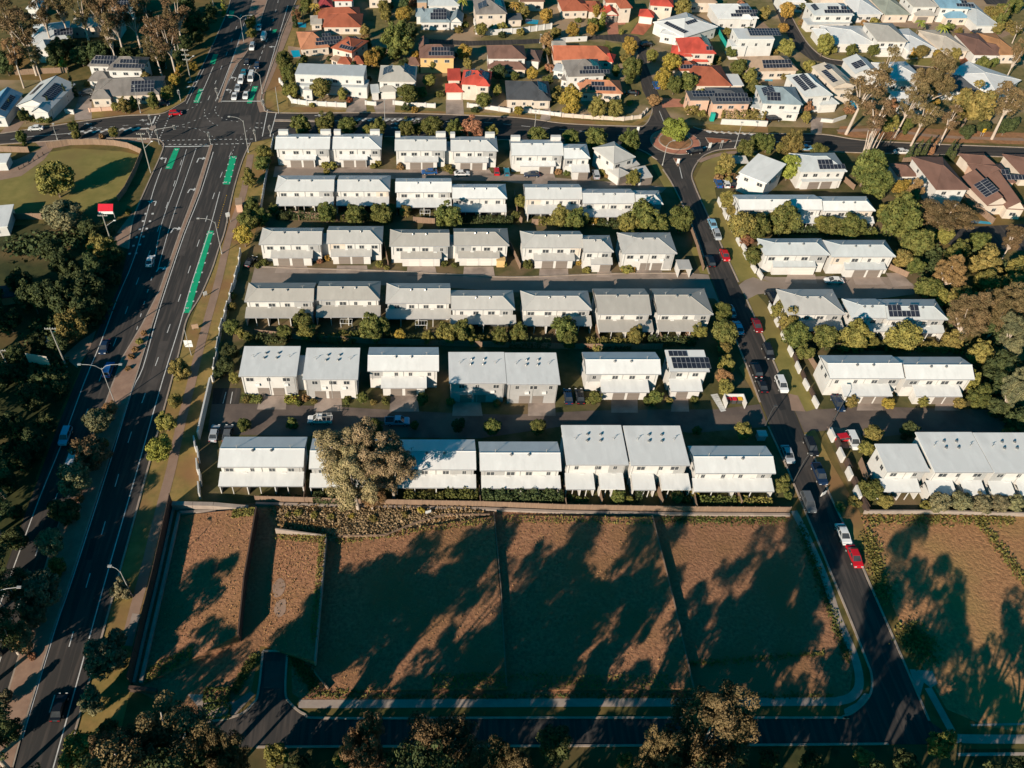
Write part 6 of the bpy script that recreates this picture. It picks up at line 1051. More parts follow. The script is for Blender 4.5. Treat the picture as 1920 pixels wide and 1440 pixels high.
for c in [('sedan', 'white', 282, 489, HW, 'white sedan alone in the tree shadow on the highway'), ('sedan', 'navy', 196, 650, HW + math.pi, 'dark sedan on the shaded highway edge line'), ('suv', 'blue', 204, 693, HW, 'blue car under the twin arm street lamp'),
          ('suv', 'sky', 123, 818, HW + math.pi, 'pale blue wagon on the shaded highway beside the median trees'), ('van', 'white', 138, 864, HW, 'white vehicle half hidden by a median tree'), ('sedan', 'black', 111, 1326, HW, 'black car in deep shadow at the bottom of the highway'),
          ('hatch', 'red', 329, 212, R(8), 'red car crossing the big junction'), ('sedan', 'white', 67, 240, R(186), 'white car driving along the west side road'), ('suv', 'grey', 161, 174, R(200), 'grey car parked in the pale drive of the solar row house'), ('hatch', 'navy', 306, 194, R(10), 'navy car parked by shrubs near the junction corner'),
          ('sedan', 'white', 440, 180, HW + math.pi, 'white car first in the turning queue at the stop line'), ('sedan', 'white', 461, 178, HW + math.pi, 'white car at the stop line beside the green bike box'), ('sedan', 'silver', 446, 164, HW + math.pi, 'silver car second in the turning queue'), ('suv', 'white', 452, 150, HW + math.pi, 'white car third in the turning queue'), ('sedan', 'teal', 457, 136, HW + math.pi, 'teal car fourth in the turning queue'),
          ('van', 'white', 471, 145, HW + math.pi, 'large white van waiting behind the stop line car'), ('suv', 'white', 473, 88, HW + math.pi, 'white car beside the tall twin arm lamp on the far highway'), ('sedan', 'black', 463, 116, HW + math.pi, 'black car in the queue beside the brown median'), ('sedan', 'white', 486, 51, HW + math.pi, 'white car in the far tree shade on the highway'), ('van', 'white', 495, 69, HW, 'white van on the far highway'), ('sedan', 'navy', 482, 122, HW + math.pi, 'navy car behind the large white van'),
          ('sedan', 'blue', 805, 322, R(184), 'blue car parked outside the grey townhouse garages'), ('sedan', 'white', 866, 325, R(3), 'white car parked outside the hipped first row townhouse'), ('hatch', 'red', 931, 321, UP, 'red hatchback nose-in between two townhouses'), ('hatch', 'teal', 950, 322, UP, 'teal hatchback parked next to the red hatchback'), ('sedan', 'navy', 997, 327, R(182), 'navy car parked outside the party wall townhouse'), ('suv', 'silver', 1117, 327, UP, 'silver car parked beside the small first row townhouse'),
          ('suv', 'black', 1302, 284, R(195), 'black car circling the roundabout'), ('suv', 'blue', 1230, 160, ST, 'blue car parked in the street leading north of the roundabout'), ('sedan', 'black', 1184, 174, R(170), 'black car in the shaded drive of the apricot solar house'), ('suv', 'black', 1212, 84, R(20), 'black four wheel drive in tree shade at the cul-de-sac'), ('sedan', 'blue', 1347, 343, UP, 'blue car in the corner garden parking bay'), ('hatch', 'white', 1361, 344, UP, 'white car between two cars in the corner garden bay'), ('sedan', 'black', 1373, 343, UP, 'black car in the corner garden parking bay'),
          ('sedan', 'sky', 1511, 277, R(5), 'pale car half under the tree on the east cross street'), ('sedan', 'white', 1691, 284, R(2), 'white car parked by the cypress row'), ('sedan', 'black', 1765, 126, R(5), 'black car parked on the hill street'), ('suv', 'black', 1450, 223, R(10), 'black car in the open carport drive'), ('hatch', 'black', 1832, 61, R(5), 'black car behind the dull brown long house'),
          ('sedan', 'sky', 1336, 420, ST + math.pi, 'pale blue car parked by the east verge, upper of a close pair'), ('hatch', 'silver', 1344, 440, ST + math.pi, 'silver car parked by the east verge, lower of a close pair'), ('sedan', 'red', 1359, 478, ST + math.pi, 'red sedan parked on the side street facing the dirt lots'), ('suv', 'black', 1331, 490, ST, 'black car opposite the red sedan on the side street'), ('sedan', 'silver', 1370, 583, ST, 'silver car in shadow by the west kerb, beside two trees'), ('sedan', 'sky', 1384, 614, ST, 'pale blue car in shadow half behind a round tree'), ('sedan', 'darkred', 1419, 610, ST + math.pi, 'dark red car parked on the side street lawn edge'), ('suv', 'black', 1440, 660, ST + math.pi, 'black four wheel drive by the east verge lawn'),
          ('suv', 'black', 1417, 693, ST, 'black car by the west kerb, upper of a dark pair'), ('sedan', 'black', 1428, 722, ST, 'black car by the west kerb, lower of a dark pair'), ('suv', 'white', 1465, 721, ST + math.pi, 'white car facing the dirt lots near the parking court'), ('sedan', 'silver', 1477, 851, ST + math.pi, 'silver sedan by the west kerb near the corner townhouse'), ('suv', 'black', 1520, 838, ST + math.pi, 'black wagon by the stepped street wall'), ('ute', 'navy', 1536, 889, ST + math.pi, 'navy utility truck with open tray'), ('suv', 'grey', 1515, 942, ST + math.pi, 'grey wagon at the end of the timber boundary fence'), ('sedan', 'white', 1581, 1001, ST + math.pi, 'white sedan parked beside the east dirt field'), ('sedan', 'red', 1602, 1043, ST + math.pi, 'bright red sedan parked beside the east dirt field'),
          ('suv', 'white', 1599, 826, ST + math.pi, 'white car in the court behind the stepped wall'), ('sedan', 'navy', 1571, 756, ST + math.pi, 'navy car in a bay of the parking court'), ('sedan', 'white', 1564, 526, R(177), 'white car in the shaded east middle lane'), ('suv', 'black', 1446, 556, R(95), 'black car behind the lane corner wall'), ('sedan', 'silver', 402, 812, UP, 'silver car by the tall highway wall'), ('sedan', 'grey', 427, 812, UP, 'grey car beside the silver one near the highway wall'), ('sedan', 'navy', 1065, 743, UP, 'navy car between two fifth row townhouses, highway side'), ('sedan', 'black', 1087, 743, UP, 'black car between two fifth row townhouses, street side'), ('sedan', 'black', 470, 490, R(70), 'black car in the shaded corner by the highway fence')]: car(*c)
car('ute', 'white', 600, 787, R(180), 'white utility truck with a ladder rack in the front lane', True); car('ute', 'sky', 745, 790, R(0), 'pale utility truck half behind the big gum in the front lane'); car('hatch', 'red', 1584, 821, R(10), 'small red car in the shaded court corner')
# ================================================================ lamps, utility poles, signals
def ph_(bx, by, ty):
    Y = G(bx, by).y; v = (ty - PPY) / FPX; return HC - Y * (_s + v * _c) / (_c - v * _s)
def street_lamp(bx, by, ty, arms, label, h=None, al=3.0, mt='metal'):
    h = h or ph_(bx, by, ty); p = G(bx, by); root = empty('street_lamp', p); b = MB(); b.tube((0, 0, 0), (0, 0, h), .11, .07, mt, 8); b.tube((0, 0, 0), (0, 0, .5), .22, .2, mt, 8); b.build('pole', root)
    for (ax, ay) in arms:
        b = MB(); q = [Vector((0, 0, h - .4)), Vector((ax * al * .25, ay * al * .25, h + .6)), Vector((ax * al * .55, ay * al * .55, h + .95)), Vector((ax * al, ay * al, h + 1.05))]
        for u, v in zip(q[:-1], q[1:]): b.tube(u, v, .055, .05, mt, 6)
        b.build('arm', root); b = MB(); e = q[-1]; b.box(e.x - .35, e.x + .35, e.y - .2, e.y + .2, e.z - .1, e.z + .1, mt, True); b.box(e.x - .28, e.x + .28, e.y - .14, e.y + .14, e.z - .13, e.z - .101, 'lamp_glass', True); b.build('lamp_head', root)
    tag(root, label, 'street lamp', 'street lamps')
street_lamp(458, 84, 34, [(-1, 0), (1, 0)], 'tall twin arm street lamp at the far median tip', al=4.2); street_lamp(216, 757, 690, [(-1, 0), (1, 0)], 'tall twin arm street lamp in the median by the blue car', al=4.2); street_lamp(36, 1178, 1158, [(-1, 0), (1, .1)], 'tall twin arm street lamp beside the rusty brown median shrub', h=11.5, al=4.2)
street_lamp(416, 476, 416, [(-1, 0)], 'single arm street lamp at the bus bay kerb', al=4); street_lamp(1242, 310, 272, [(.8, .3)], 'street lamp at the west side of the roundabout', al=2.5); street_lamp(1378, 277, 240, [(.3, .8)], 'street lamp on the corner verge east of the roundabout', al=1.8); street_lamp(466, 286, 226, [(-1, .1)], 'street lamp at the junction corner of the highway verge', al=4); street_lamp(722, 231, 196, [(0, .8)], 'street lamp behind the first townhouse row', al=1.5)
street_lamp(492, 176, 140, [(-1, .1)], 'street lamp at the junction corner by the white modern house', al=3); street_lamp(1002, 244, 218, [(0, .8)], 'street lamp on the cross street before the charcoal house', al=1.5); street_lamp(1012, 81, 68, [(0, -.8)], 'small street lamp at the north street bend', al=1.2); street_lamp(1562, 790, 752, [(-.6, .5)], 'dark shaded street lamp at the east front lane mouth', al=1.4, mt='dark_metal'); street_lamp(1487, 905, 862, [(.7, .4)], 'street lamp by the side street corner townhouse', al=1.5, mt='dark_metal')
street_lamp(1660, 286, 250, [(.2, .8)], 'street lamp beside the bare pale trunks', al=1.5, mt='dark_metal'); street_lamp(108, 262, 240, [(0, .7)], 'short lamp post on the west side road path', al=1); street_lamp(264, 212, 170, [(-.2, .7)], 'street lamp before the long grey corner house', al=1.5); street_lamp(1434, 800, 770, [(.5, .3)], 'street lamp at the front lane exit', al=1.2, mt='dark_metal'); street_lamp(248, 1118, 1092, [(-.8, .2)], 'street lamp by the highway path above the pale slab', h=8, al=2)
def utility_pole(bx, by, ty, label, crossarms=1, lamp=False, rot=0.0, h=None):
    h = h or ph_(bx, by, ty); root = empty('utility_pole', G(bx, by), rot); b = MB(); b.tube((0, 0, 0), (0, 0, h), .2, .13, 'pole_timber', 8); b.build('pole', root)
    for k in range(crossarms):
        b = MB(); z = h - .4 - k * 1.6; b.box(-1.25, 1.25, -.07, .07, z - .08, z + .08, 'pole_timber', True)
        for x in (-1.1, -.55, .55, 1.1): b.tube((x, 0, z + .08), (x, 0, z + .32), .06, .05, 'sign_white', 5)
        b.build('crossarm', root)
    if lamp:
        b = MB(); b.tube((0, 0, h * .62), (2.4, .3, h * .78), .06, .05, 'metal', 5); b.build('lamp_arm', root); b = MB(); b.box(2.2, 2.8, .18, .42, h * .78 - .08, h * .78 + .1, 'sign_white', True); b.build('lamp_head', root)
    tag(root, label, 'utility pole', 'utility poles')
utility_pole(125, 688, 614, 'timber utility pole in the shaded park by the green cabinets', 1); utility_pole(283, 324, 249, 'timber utility pole at the lower junction corner', 2, True); utility_pole(358, 153, 92, 'timber utility pole with three crossarms and a lamp arm', 3, True); utility_pole(337, 103, 48, 'timber utility pole at the gum wood edge', 1); utility_pole(210, 458, 402, 'timber utility pole beside the red canopy', 1, True); utility_pole(19, 695, 655, 'timber utility pole at the picture edge by the billboard', 1); utility_pole(404, 31, -10, 'timber utility pole at the top edge beside the highway', 1)
utility_pole(1420, 1, -30, 'timber utility pole at the top edge on the hill', 1) if False else None
def signal(bx, by, h, arm, label):
    root = empty('traffic_light', G(bx, by)); b = MB(); b.tube((0, 0, 0), (0, 0, h), .12, .09, 'metal', 7); b.build('pole', root)
    heads = [(0, -.25, h - 1.6)]
    if arm: b = MB(); b.tube((0, 0, h - .2), (arm[0], arm[1], h + .5), .08, .06, 'metal', 6); b.build('arm', root); heads.append((arm[0], arm[1] - .1, h - .35))
    for (x, y, z) in heads:
        b = MB(); b.box(x - .30, x + .30, y - .10, y + .10, z, z + 1.25, 'dark_metal', True); b.box(x - .36, x + .36, y - .02, y + .01, z - .06, z + 1.31, 'sign_white', True); b.build('signal_head', root)
    tag(root, label, 'traffic light', 'traffic lights')
signal(299, 271, 5.2, (0, 0, 0) and (5.6, .5), 'traffic light mast with long arm at the west stop line'); signal(395, 270, 4.2, None, 'traffic light at the near median nose'); signal(409, 186, 4.2, None, 'traffic light at the far median nose'); signal(339, 190, 4.2, None, 'traffic light on the north west junction corner'); signal(480, 265, 4.2, None, 'traffic light on the south east junction corner'); signal(282, 262, 4.2, None, 'traffic light beside the west path corner'); signal(508, 256, 4.0, None, 'traffic light beyond the first townhouse row end'); signal(496, 208, 4.2, None, 'traffic light on the north east kerb corner'); signal(285, 237, 4.2, None, 'traffic light on the small west island')
for (x, y, h, lab) in ((523, 213, 9, 'thin steel pole before the white modern corner house'), (359, 666, 8, 'leaning sign pole on the highway verge')):
    root = empty('steel_pole', G(x, y)); b = MB(); b.tube((0, 0, 0), (0, 0, h), .10, .07, 'metal', 7); b.build('pole', root)
    if h == 8:
        b = MB(); b.box(-.9, .9, -.06, -.02, 2.6, 4.6, 'sign_white', True); b.build('sign_panel', root)
    tag(root, lab, 'pole')
# ================================================================ signs, kiosks and small structures
def sign(name, px, py, w_, h_, z0, m, label, rot=0, posts=True, cat='sign', m2=None):
    root = empty(name, G(px, py), rot); b = MB(); b.box(-w_ / 2, w_ / 2, -.05, .05, z0, z0 + h_, m, True)
    if m2: b.box(-w_ / 2, w_ / 2, -.06, -.051, z0 + h_ * .05, z0 + h_ * .35, m2, True)
    b.build('board', root)
    if posts:
        for x in (-w_ * .38, w_ * .38): b = MB(); b.box(x - .05, x + .05, .06, .14, 0, z0 + h_, 'metal'); b.build('post', root)
    tag(root, label, cat)
sign('billboard', 78, 690, 5.2, 2.8, 1.2, 'cream_wall', 'tan billboard on posts at the dark park edge', R(-12)); sign('road_sign', 430, 418, 1.1, 1.3, 2.0, 'sign_white', 'white road sign on the bus bay path', R(30)); sign('road_sign', 1840, 256, .9, 1.2, 1.4, 'sign_yellow', 'yellow road sign on the mulch bank', 0); sign('road_sign', 1329, 282, .9, 1.6, .9, 'sign_white', 'white chevron sign on the verge by the roundabout', R(20)); sign('road_sign', 1351, 279, .7, .8, 2.0, 'metal', 'plain grey road sign on the verge east of the roundabout', R(10)); sign('road_sign', 1195, 249, .8, 1.2, .8, 'sign_white', 'white keep-left sign on the west splitter island', 0); sign('road_sign', 1270, 309, .8, 1.5, .5, 'sign_white', 'white sign on the small triangular island', 0)
sign('notice_sign', 367, 618, 1.5, 1.2, .4, 'tan_wall', 'small tan notice cabinet on the verge grass', R(15)); sign('notice_sign', 386, 556, 1.0, 1.0, .5, 'sign_white', 'small white notice sign on the verge grass', R(40)); sign('lot_sign', 803, 965, 1.1, .9, .4, 'sign_white', 'small white lot sign by the timber boundary fence', R(20)); sign('lot_sign', 1542, 930, 1.2, 1.0, .3, 'sign_white', 'small white sign at the kerb above the white sedan', R(30))
_h = ph_(206, 416, 388); root = empty('canopy', G(206, 416)); b = MB(); b.poly([(-2.8, -1.0, _h - .9), (2.8, -1.0, _h - .9), (2.8, 1.2, _h + .4), (-2.8, 1.2, _h + .4)], 'sign_red'); b.poly([(-2.8, 1.2, _h + .37), (2.8, 1.2, _h + .37), (2.8, -1.0, _h - .93), (-2.8, -1.0, _h - .93)], 'sign_red'); b.box(-2.8, 2.8, -1.07, -1.02, _h - 1.7, _h - .92, 'sign_white', True); b.build('awning', root)
root.scale = (.72, .72, 1)
for x in (-2.4, 2.4): b = MB(); b.box(x - .08, x + .08, .0, .16, 0, _h - .4, 'metal'); b.build('post', root)
tag(root, 'red and white canopy at the highway edge of the park lawn', 'canopy')
def boxy(name, px, py, w_, d_, h_, m, roofm, label, cat, rot=0.0, oh=.15, openf=False):
    root = empty(name, G(px, py), rot); b = MB()
    if openf: b.box(-w_ / 2, w_ / 2, d_ / 2 - .15, d_ / 2, 0, h_, m); b.box(-w_ / 2, -w_ / 2 + .15, -d_ / 2, d_ / 2 - .151, 0, h_, m); b.box(w_ / 2 - .15, w_ / 2, -d_ / 2, d_ / 2 - .151, 0, h_, m)
    else: b.box(-w_ / 2, w_ / 2, -d_ / 2, d_ / 2, 0, h_, m)
    b.build('wall', root)
    if roofm: b = MB(); b.box(-w_ / 2 - oh, w_ / 2 + oh, -d_ / 2 - oh, d_ / 2 + oh, h_ + .003, h_ + .16, roofm, True); b.build('roof', root)
    return tag(root, label, cat)
boxy('bus_shelter', 450, 392, 3.2, 1.6, 2.4, 'pink_wall', 'tan_roof', 'bus shelter beside the path near the highway bus bay', 'shelter', R(100), openf=True); boxy('cabinet', 84, 648, 2.2, 1.4, 1.9, 'bin_green', 'white_roof', 'green and white cabinet in the shaded park', 'cabinet'); boxy('cabinet', 97, 648, 1.3, 1.2, 2.0, 'cream_wall', 'cream_roof', 'cream cabinet between two green ones in the park', 'cabinet'); boxy('cabinet', 111, 640, 2.0, 1.6, 2.1, 'bin_green', 'bin_green', 'teal green cabinet under park trees', 'cabinet')
boxy('picnic_hut', 28, 560, 5.0, 4.0, 2.4, 'tan_wall', 'maroon_roof', 'brown roofed hut in the shaded park', 'hut', R(15), .5); boxy('garden_shed', 938, 498, 2.0, 1.4, 2.0, 'yellow_wall', 'yellow_wall', 'yellow shed beside white garage doors', 'shed'); boxy('gatehouse', 1278, 512, 3.0, 3.6, 2.6, 'white_wall', 'grey_roof', 'small grey roofed shelter with open front beside the side street', 'shelter', openf=True)
boxy('bin_enclosure', 1375, 758, 4.2, 2.6, 1.9, 'white_wall', None, 'white walled bin enclosure near the side street', 'enclosure', openf=True); boxy('electric_cabinet', 1334, 226, 1.2, 1.2, 2.6, 'bin_green', None, 'teal box beside the slate roofed pink house', 'cabinet'); boxy('electric_cabinet', 1425, 822, 1.6, 1.3, 1.5, 'bluegrey_roof', 'silver_roof', 'pale blue electrical cabinet at the front lane exit', 'cabinet')
for (dx, m, c) in ((-1.2, 'sign_red', 'red'), (0, 'sign_red', 'dark red lidded middle'), (1.2, 'sign_yellow', 'yellow')):
    p = G(1375, 756); root = empty('wheelie_bin', (p.x + dx, p.y + .2, 0)); b = MB(); b.box(-.42, .42, -.4, .4, 0, 1.15, 'dark_metal'); b.build('body', root); b = MB(); b.box(-.46, .46, -.45, .45, 1.153, 1.25, m, True); b.build('lid', root); tag(root, f'{c} bin inside the white bin enclosure'.replace('dark red lidded middle bin', 'middle red lidded bin') if dx else 'middle bin of three inside the white bin enclosure', 'bin', 'bins')
root = empty('shade_sail', G(1270, 80)); b = MB(); b.poly([(-2.4, -1.6, 3), (2.4, -1.4, 2.6), (2.6, 1.6, 3.1), (-2.2, 1.8, 2.7)], 'sail_cyan'); b.poly([(-2.2, 1.8, 2.66), (2.6, 1.6, 3.06), (2.4, -1.4, 2.56), (-2.4, -1.6, 2.96)], 'sail_cyan'); b.build('sail', root)
for (x, y) in ((-2.4, -1.6), (2.4, -1.4), (2.6, 1.6), (-2.2, 1.8)): b = MB(); b.tube((x, y, 0), (x, y, 3.1), .06, .05, 'metal', 5); b.build('post', root)
tag(root, 'cyan shade sail above a drive beside the scarlet house', 'shade sail')
root = empty('pergola', G(1383, 314)); b = MB()
for k in range(9): b.box(-2.2, 2.2, -2 + k * .5, -1.8 + k * .5, 2.5, 2.62, 'white_wall', True)
b.build('slats', root)
for (x, y) in ((-2.1, -1.9), (2.1, -1.9), (-2.1, 2), (2.1, 2)): b = MB(); b.box(x - .06, x + .06, y - .06, y + .06, 0, 2.49, 'white_wall'); b.build('post', root)
tag(root, 'white slatted pergola beside the skillion corner house', 'pergola')
def clothesline(px, py, label):
    root = empty('clothesline', G(px, py)); b = MB()
    for x in (-1.3, 1.3): b.tube((x, 0, 0), (x, 0, 1.9), .06, .05, 'sign_white', 6)
    b.build('post', root); b = MB()
    for y in (-.8, .8): b.box(-1.4, 1.4, y - .04, y + .04, 1.88, 1.95, 'sign_white', True)
    for x in (-1.4, -.7, 0, .7, 1.4): b.box(x - .03, x + .03, -.76, .76, 1.89, 1.94, 'sign_white', True)
    b.build('frame', root); tag(root, label, 'clothesline', 'clotheslines')
clothesline(797, 408, 'white clothesline behind the bright white second row pair'); clothesline(650, 614, 'white clothesline in the yard of the shaded lean-to house'); clothesline(790, 617, 'white clothesline behind the stepped fourth row house'); clothesline(1005, 408, 'white clothesline in the yard of the pale grey pair')
# bare multi-stemmed trunk bundle beside the cross street
root = empty('bare_tree', G(1613, 319)); rr = random.Random(4); hb = ph_(1613, 319, 244); b = MB()
for k in range(16):
    a = rr.uniform(0, 6.28); q = rr.uniform(.3, 2.6); h = hb * rr.uniform(.62, 1.05); st = Vector((math.cos(a) * .5, math.sin(a) * .5, 0)); en = Vector((math.cos(a) * q, math.sin(a) * q * .6, h)); md = st.lerp(en, .5) + Vector((rr.uniform(-.4, .4), rr.uniform(-.4, .4), 0))
    b.tube(st, md, .24, .18, 'pale_bark', 6); b.tube(md, en, .18, .09, 'pale_bark', 6)
b.build('trunk', root, smooth=True); tag(root, 'bundle of bare pale tree stems at the cross street edge', 'tree')
# ================================================================ fences and walls
def fence(px, h, m, label, th=.10, panel=0, name='fence', cat='fence', z0=0.0, posts=None, group=None, stepped=0, m2=None):
    P = [G(x, y, h if name in ('retaining_wall', 'dividing_wall') and h > .9 else 0) for x, y in px]; P = [Vector((v.x, v.y, 0)) for v in P]; root = empty(name, P[0]); o = P[0]; b = MB(); pb = MB(); j = 0
    for a, c in zip(P[:-1], P[1:]):
        d = c - a; L = d.length; d.normalize(); nrm = Vector((-d.y, d.x, 0)) * (th / 2); n = max(1, round(L / panel)) if panel else 1
        for k in range(n):
            s0 = a + d * (L * k / n) - o; s1 = a + d * (L * (k + 1) / n) - o; off = nrm * (3.2 if (stepped and j % 2) else 0); mm = (m2 if (m2 and j % 2) else m); hh = h * (.82 if (m2 and j % 2) else 1); j += 1
            g_ = .03 if panel else 0
            q = [s0 + d * g_ - nrm + off, s1 - d * g_ - nrm + off, s1 - d * g_ + nrm + off, s0 + d * g_ + nrm + off]; b.prism([(v.x, v.y) for v in q], z0, z0 + hh, mm)
            if posts: p = s0; pb.prism([(p.x + ex * posts, p.y + ey * posts) for ex, ey in ((-1, -1), (1, -1), (1, 1), (-1, 1))], z0, z0 + h + .14, m)
    if posts: p = P[-1] - o; pb.prism([(p.x + ex * posts, p.y + ey * posts) for ex, ey in ((-1, -1), (1, -1), (1, 1), (-1, 1))], z0, z0 + h + .14, m)
    b.build('panel', root)
    if posts: pb.build('posts', root)
    return tag(root, label, cat, group)
FT, FD, WC, WW = 'fence_timber', 'fence_dark', 'wall_concrete', 'white_wall'
fence([(480, 941), (700, 947), (905, 951), (930, 952), (1060, 957), (1300, 961), (1478, 962)], 1.9, FT, 'long timber boundary fence between townhouses and dirt lots', panel=2.4, posts=.07)
fence([(480, 946), (700, 952), (905, 956), (930, 957), (1060, 962), (1300, 966), (1480, 967)], .55, WC, 'low pale retaining wall under the timber boundary fence', th=.5, name='retaining_wall', cat='wall')
fence([(322, 943), (400, 945), (465, 951)], 1.7, WC, 'thick concrete wall at the top corner of the dirt lots', th=.9, panel=5, name='retaining_wall', cat='wall')
fence([(327, 952), (299, 1080), (275, 1180), (252, 1282)], .6, WC, 'outer of two parallel pale walls on the dirt lots edge', th=.42, name='retaining_wall', cat='wall'); fence([(405, 961), (337, 963), (311, 1080), (288, 1180), (265, 1282)], .6, WC, 'inner of two parallel pale walls on the dirt lots edge', th=.55, name='retaining_wall', cat='wall')
fence([(324, 946), (295, 1080), (271, 1180), (247, 1284)], 3.3, FD, 'tall dark timber fence between highway verge and dirt lots', panel=2.6, posts=.08)
fence([(240, 1288), (292, 1293)], 1.2, FD, 'short dark wall at the lower end of the parallel walls', th=.6, name='retaining_wall', cat='wall')
fence([(480, 950), (457, 1080), (446, 1188)], 2.85, FD, 'tall dark wall dividing the first two dirt lots', th=.25, name='dividing_wall', cat='wall', group='dirt lot walls'); fence([(516, 991), (611, 1004), (604, 1085), (590, 1240)], 1.75, WC, 'bent wall around the dirt lot with pale scuffed patch', th=.25, name='dividing_wall', cat='wall', group='dirt lot walls')
fence([(926, 960), (939, 1100), (950, 1288)], 1.05, FT, 'low wall dividing the middle dirt lots', th=.2, name='dividing_wall', cat='wall', group='dirt lot walls'); fence([(1223, 966), (1262, 1120), (1301, 1288)], 1.45, FT, 'long slanting wall across the street side dirt lots', th=.22, name='dividing_wall', cat='wall', group='dirt lot walls'); fence([(590, 1262), (616, 1294)], .7, FT, 'short low wall near the stub road corner', th=.2, name='dividing_wall', cat='wall', group='dirt lot walls'); fence([(634, 1008), (722, 1007), (775, 985), (832, 968), (918, 968)], .7, FT, 'low kinked wall below the dry grass strip', th=.25, name='dividing_wall', cat='wall', group='dirt lot walls')
fence([(1618, 963), (1760, 963), (1900, 967), (1985, 969)], 1.0, WC, 'pale boundary wall above the east dirt field', th=.3, panel=6, name='boundary_wall', cat='wall')
fence([(397, 722), (374, 824)], 2.4, WW, 'tall white wall beside the visitor parking', th=.35, name='boundary_wall', cat='wall'); fence([(366, 828), (371, 870), (376, 936)], 2.0, WW, 'stepped white wall at the highway corner of the estate', th=.25, panel=2.6, name='boundary_wall', cat='wall', stepped=1)
fence([(452, 476), (446, 510), (432, 560), (413, 625), (404, 682), (399, 716)], 1.8, WW, 'pale estate fence along the highway verge', th=.15, panel=3.2, stepped=1, posts=.14); fence([(514, 262), (506, 300), (498, 345), (490, 395)], 1.8, 'silver_roof', 'grey estate fence near the junction corner', th=.12, panel=3, posts=.1)
fence([(1345, 378), (1361, 412), (1380, 450), (1400, 488), (1424, 526)], 1.6, WW, 'white stepped wall along the side street lawn, upper length', th=.3, panel=2.8, name='street_wall', cat='wall', stepped=1, group='street walls'); fence([(1440, 577), (1470, 640), (1505, 718), (1531, 767)], 1.6, WW, 'white stepped wall along the side street lawn, middle length', th=.3, panel=2.6, name='street_wall', cat='wall', stepped=1, group='street walls', m2='fence_dark'); fence([(1552, 812), (1578, 868), (1600, 920), (1617, 964)], 1.9, WW, 'white and brown stepped wall beside the dry verge', th=.4, panel=2.4, name='street_wall', cat='wall', stepped=1, group='street walls', m2='fence_dark')
fence([(1590, 890), (1606, 925), (1626, 958)], 1.6, FD, 'dark timber yard fence behind the stepped street wall'); fence([(1609, 868), (1622, 905)], 1.9, FT, 'timber screen beside the gabled lower wing', panel=2)
fence([(90, 278), (130, 272), (175, 271), (215, 273), (241, 278), (268, 290)], 1.9, FT, 'pale timber fence curving round the sunny park lawn', panel=2.4, posts=.08); fence([(268, 290), (254, 325), (236, 360), (222, 378)], 1.9, FT, 'timber fence between park lawn and highway', panel=2.4, posts=.08); fence([(-10, 284), (55, 286)], 1.9, FT, 'timber fence by the west road at the picture edge', panel=2.4, posts=.08); fence([(-20, 412), (80, 411)], 1.9, FT, 'timber fence below the sunny park lawn', panel=2.4, posts=.08); fence([(30, 141), (80, 138), (129, 136)], 1.9, FT, 'timber back fence behind the white gabled solar house', panel=2.4, posts=.08)
fence([(36, 312), (60, 298), (82, 290)], .5, FD, 'row of low dark bollards beside the park entry path', panel=1.6) if False else None
fence([(525, 155), (534, 168), (541, 182), (548, 193), (575, 197), (648, 201)], 1.5, WW, 'white pillared wall curving round the modern corner house', th=.3, panel=3, posts=.3, name='front_wall', cat='wall', group='white front walls'); fence([(686, 196), (704, 198)], 1.3, WW, 'short white wall by the white garage drive', th=.3, panel=3, posts=.3, name='front_wall', cat='wall', group='white front walls'); fence([(738, 196), (780, 200), (815, 202)], 1.4, WW, 'white pillared wall behind the round verge tree', th=.3, panel=3, posts=.3, name='front_wall', cat='wall', group='white front walls'); fence([(877, 201), (915, 205), (955, 211)], 1.4, WW, 'white pillared wall before the coral roofed house', th=.3, panel=3, posts=.3, name='front_wall', cat='wall', group='white front walls')
fence([(962, 208), (1010, 213), (1050, 218)], 1.2, WW, 'white pillared wall before the charcoal hipped house', th=.3, panel=3, posts=.3, name='front_wall', cat='wall', group='white front walls'); fence([(1055, 219), (1110, 223), (1168, 226), (1200, 222), (1212, 210)], 1.2, 'cream_wall', 'cream pillared wall under three golden street trees', th=.3, panel=3, posts=.3, name='front_wall', cat='wall', group='white front walls'); fence([(889, 45), (893, 64), (920, 66), (978, 62), (1033, 54)], 2.0, WW, 'tall white wall before the cream two storey house', th=.3, panel=3.4, posts=.3, name='front_wall', cat='wall', group='white front walls'); fence([(1351, 233), (1395, 235), (1437, 237)], 1.8, WW, 'plain white wall below the thick olive hedge', th=.4, name='front_wall', cat='wall', group='white front walls')
fence([(1017, 86), (1024, 112), (1031, 138)], 1.9, WC, 'pale fence running back beside the long orange house', th=.2); fence([(1344, 58), (1354, 78), (1372, 108)], 1.8, 'bin_green', 'green fence behind the scarlet house', th=.12, panel=3); fence([(1038, 83), (1060, 79), (1100, 77)], 1.8, WW, 'white curved wall behind the long orange house', th=.25, name='front_wall', cat='wall', group='white front walls'); fence([(1538, 228), (1560, 230), (1584, 222)], 1.1, WW, 'low white wall round the lawn by the mulch bank', th=.5, name='garden_wall', cat='wall'); fence([(123, 212), (140, 214)], 1.4, WW, 'short white wall at the drive of the solar row house', th=.5, name='garden_wall', cat='wall'); fence([(169, 210), (210, 207)], 1.3, 'pink_wall', 'pink panelled wall before the long grey corner house', th=.3, panel=3, posts=.25, name='garden_wall', cat='wall')
yf = 'yard fences'
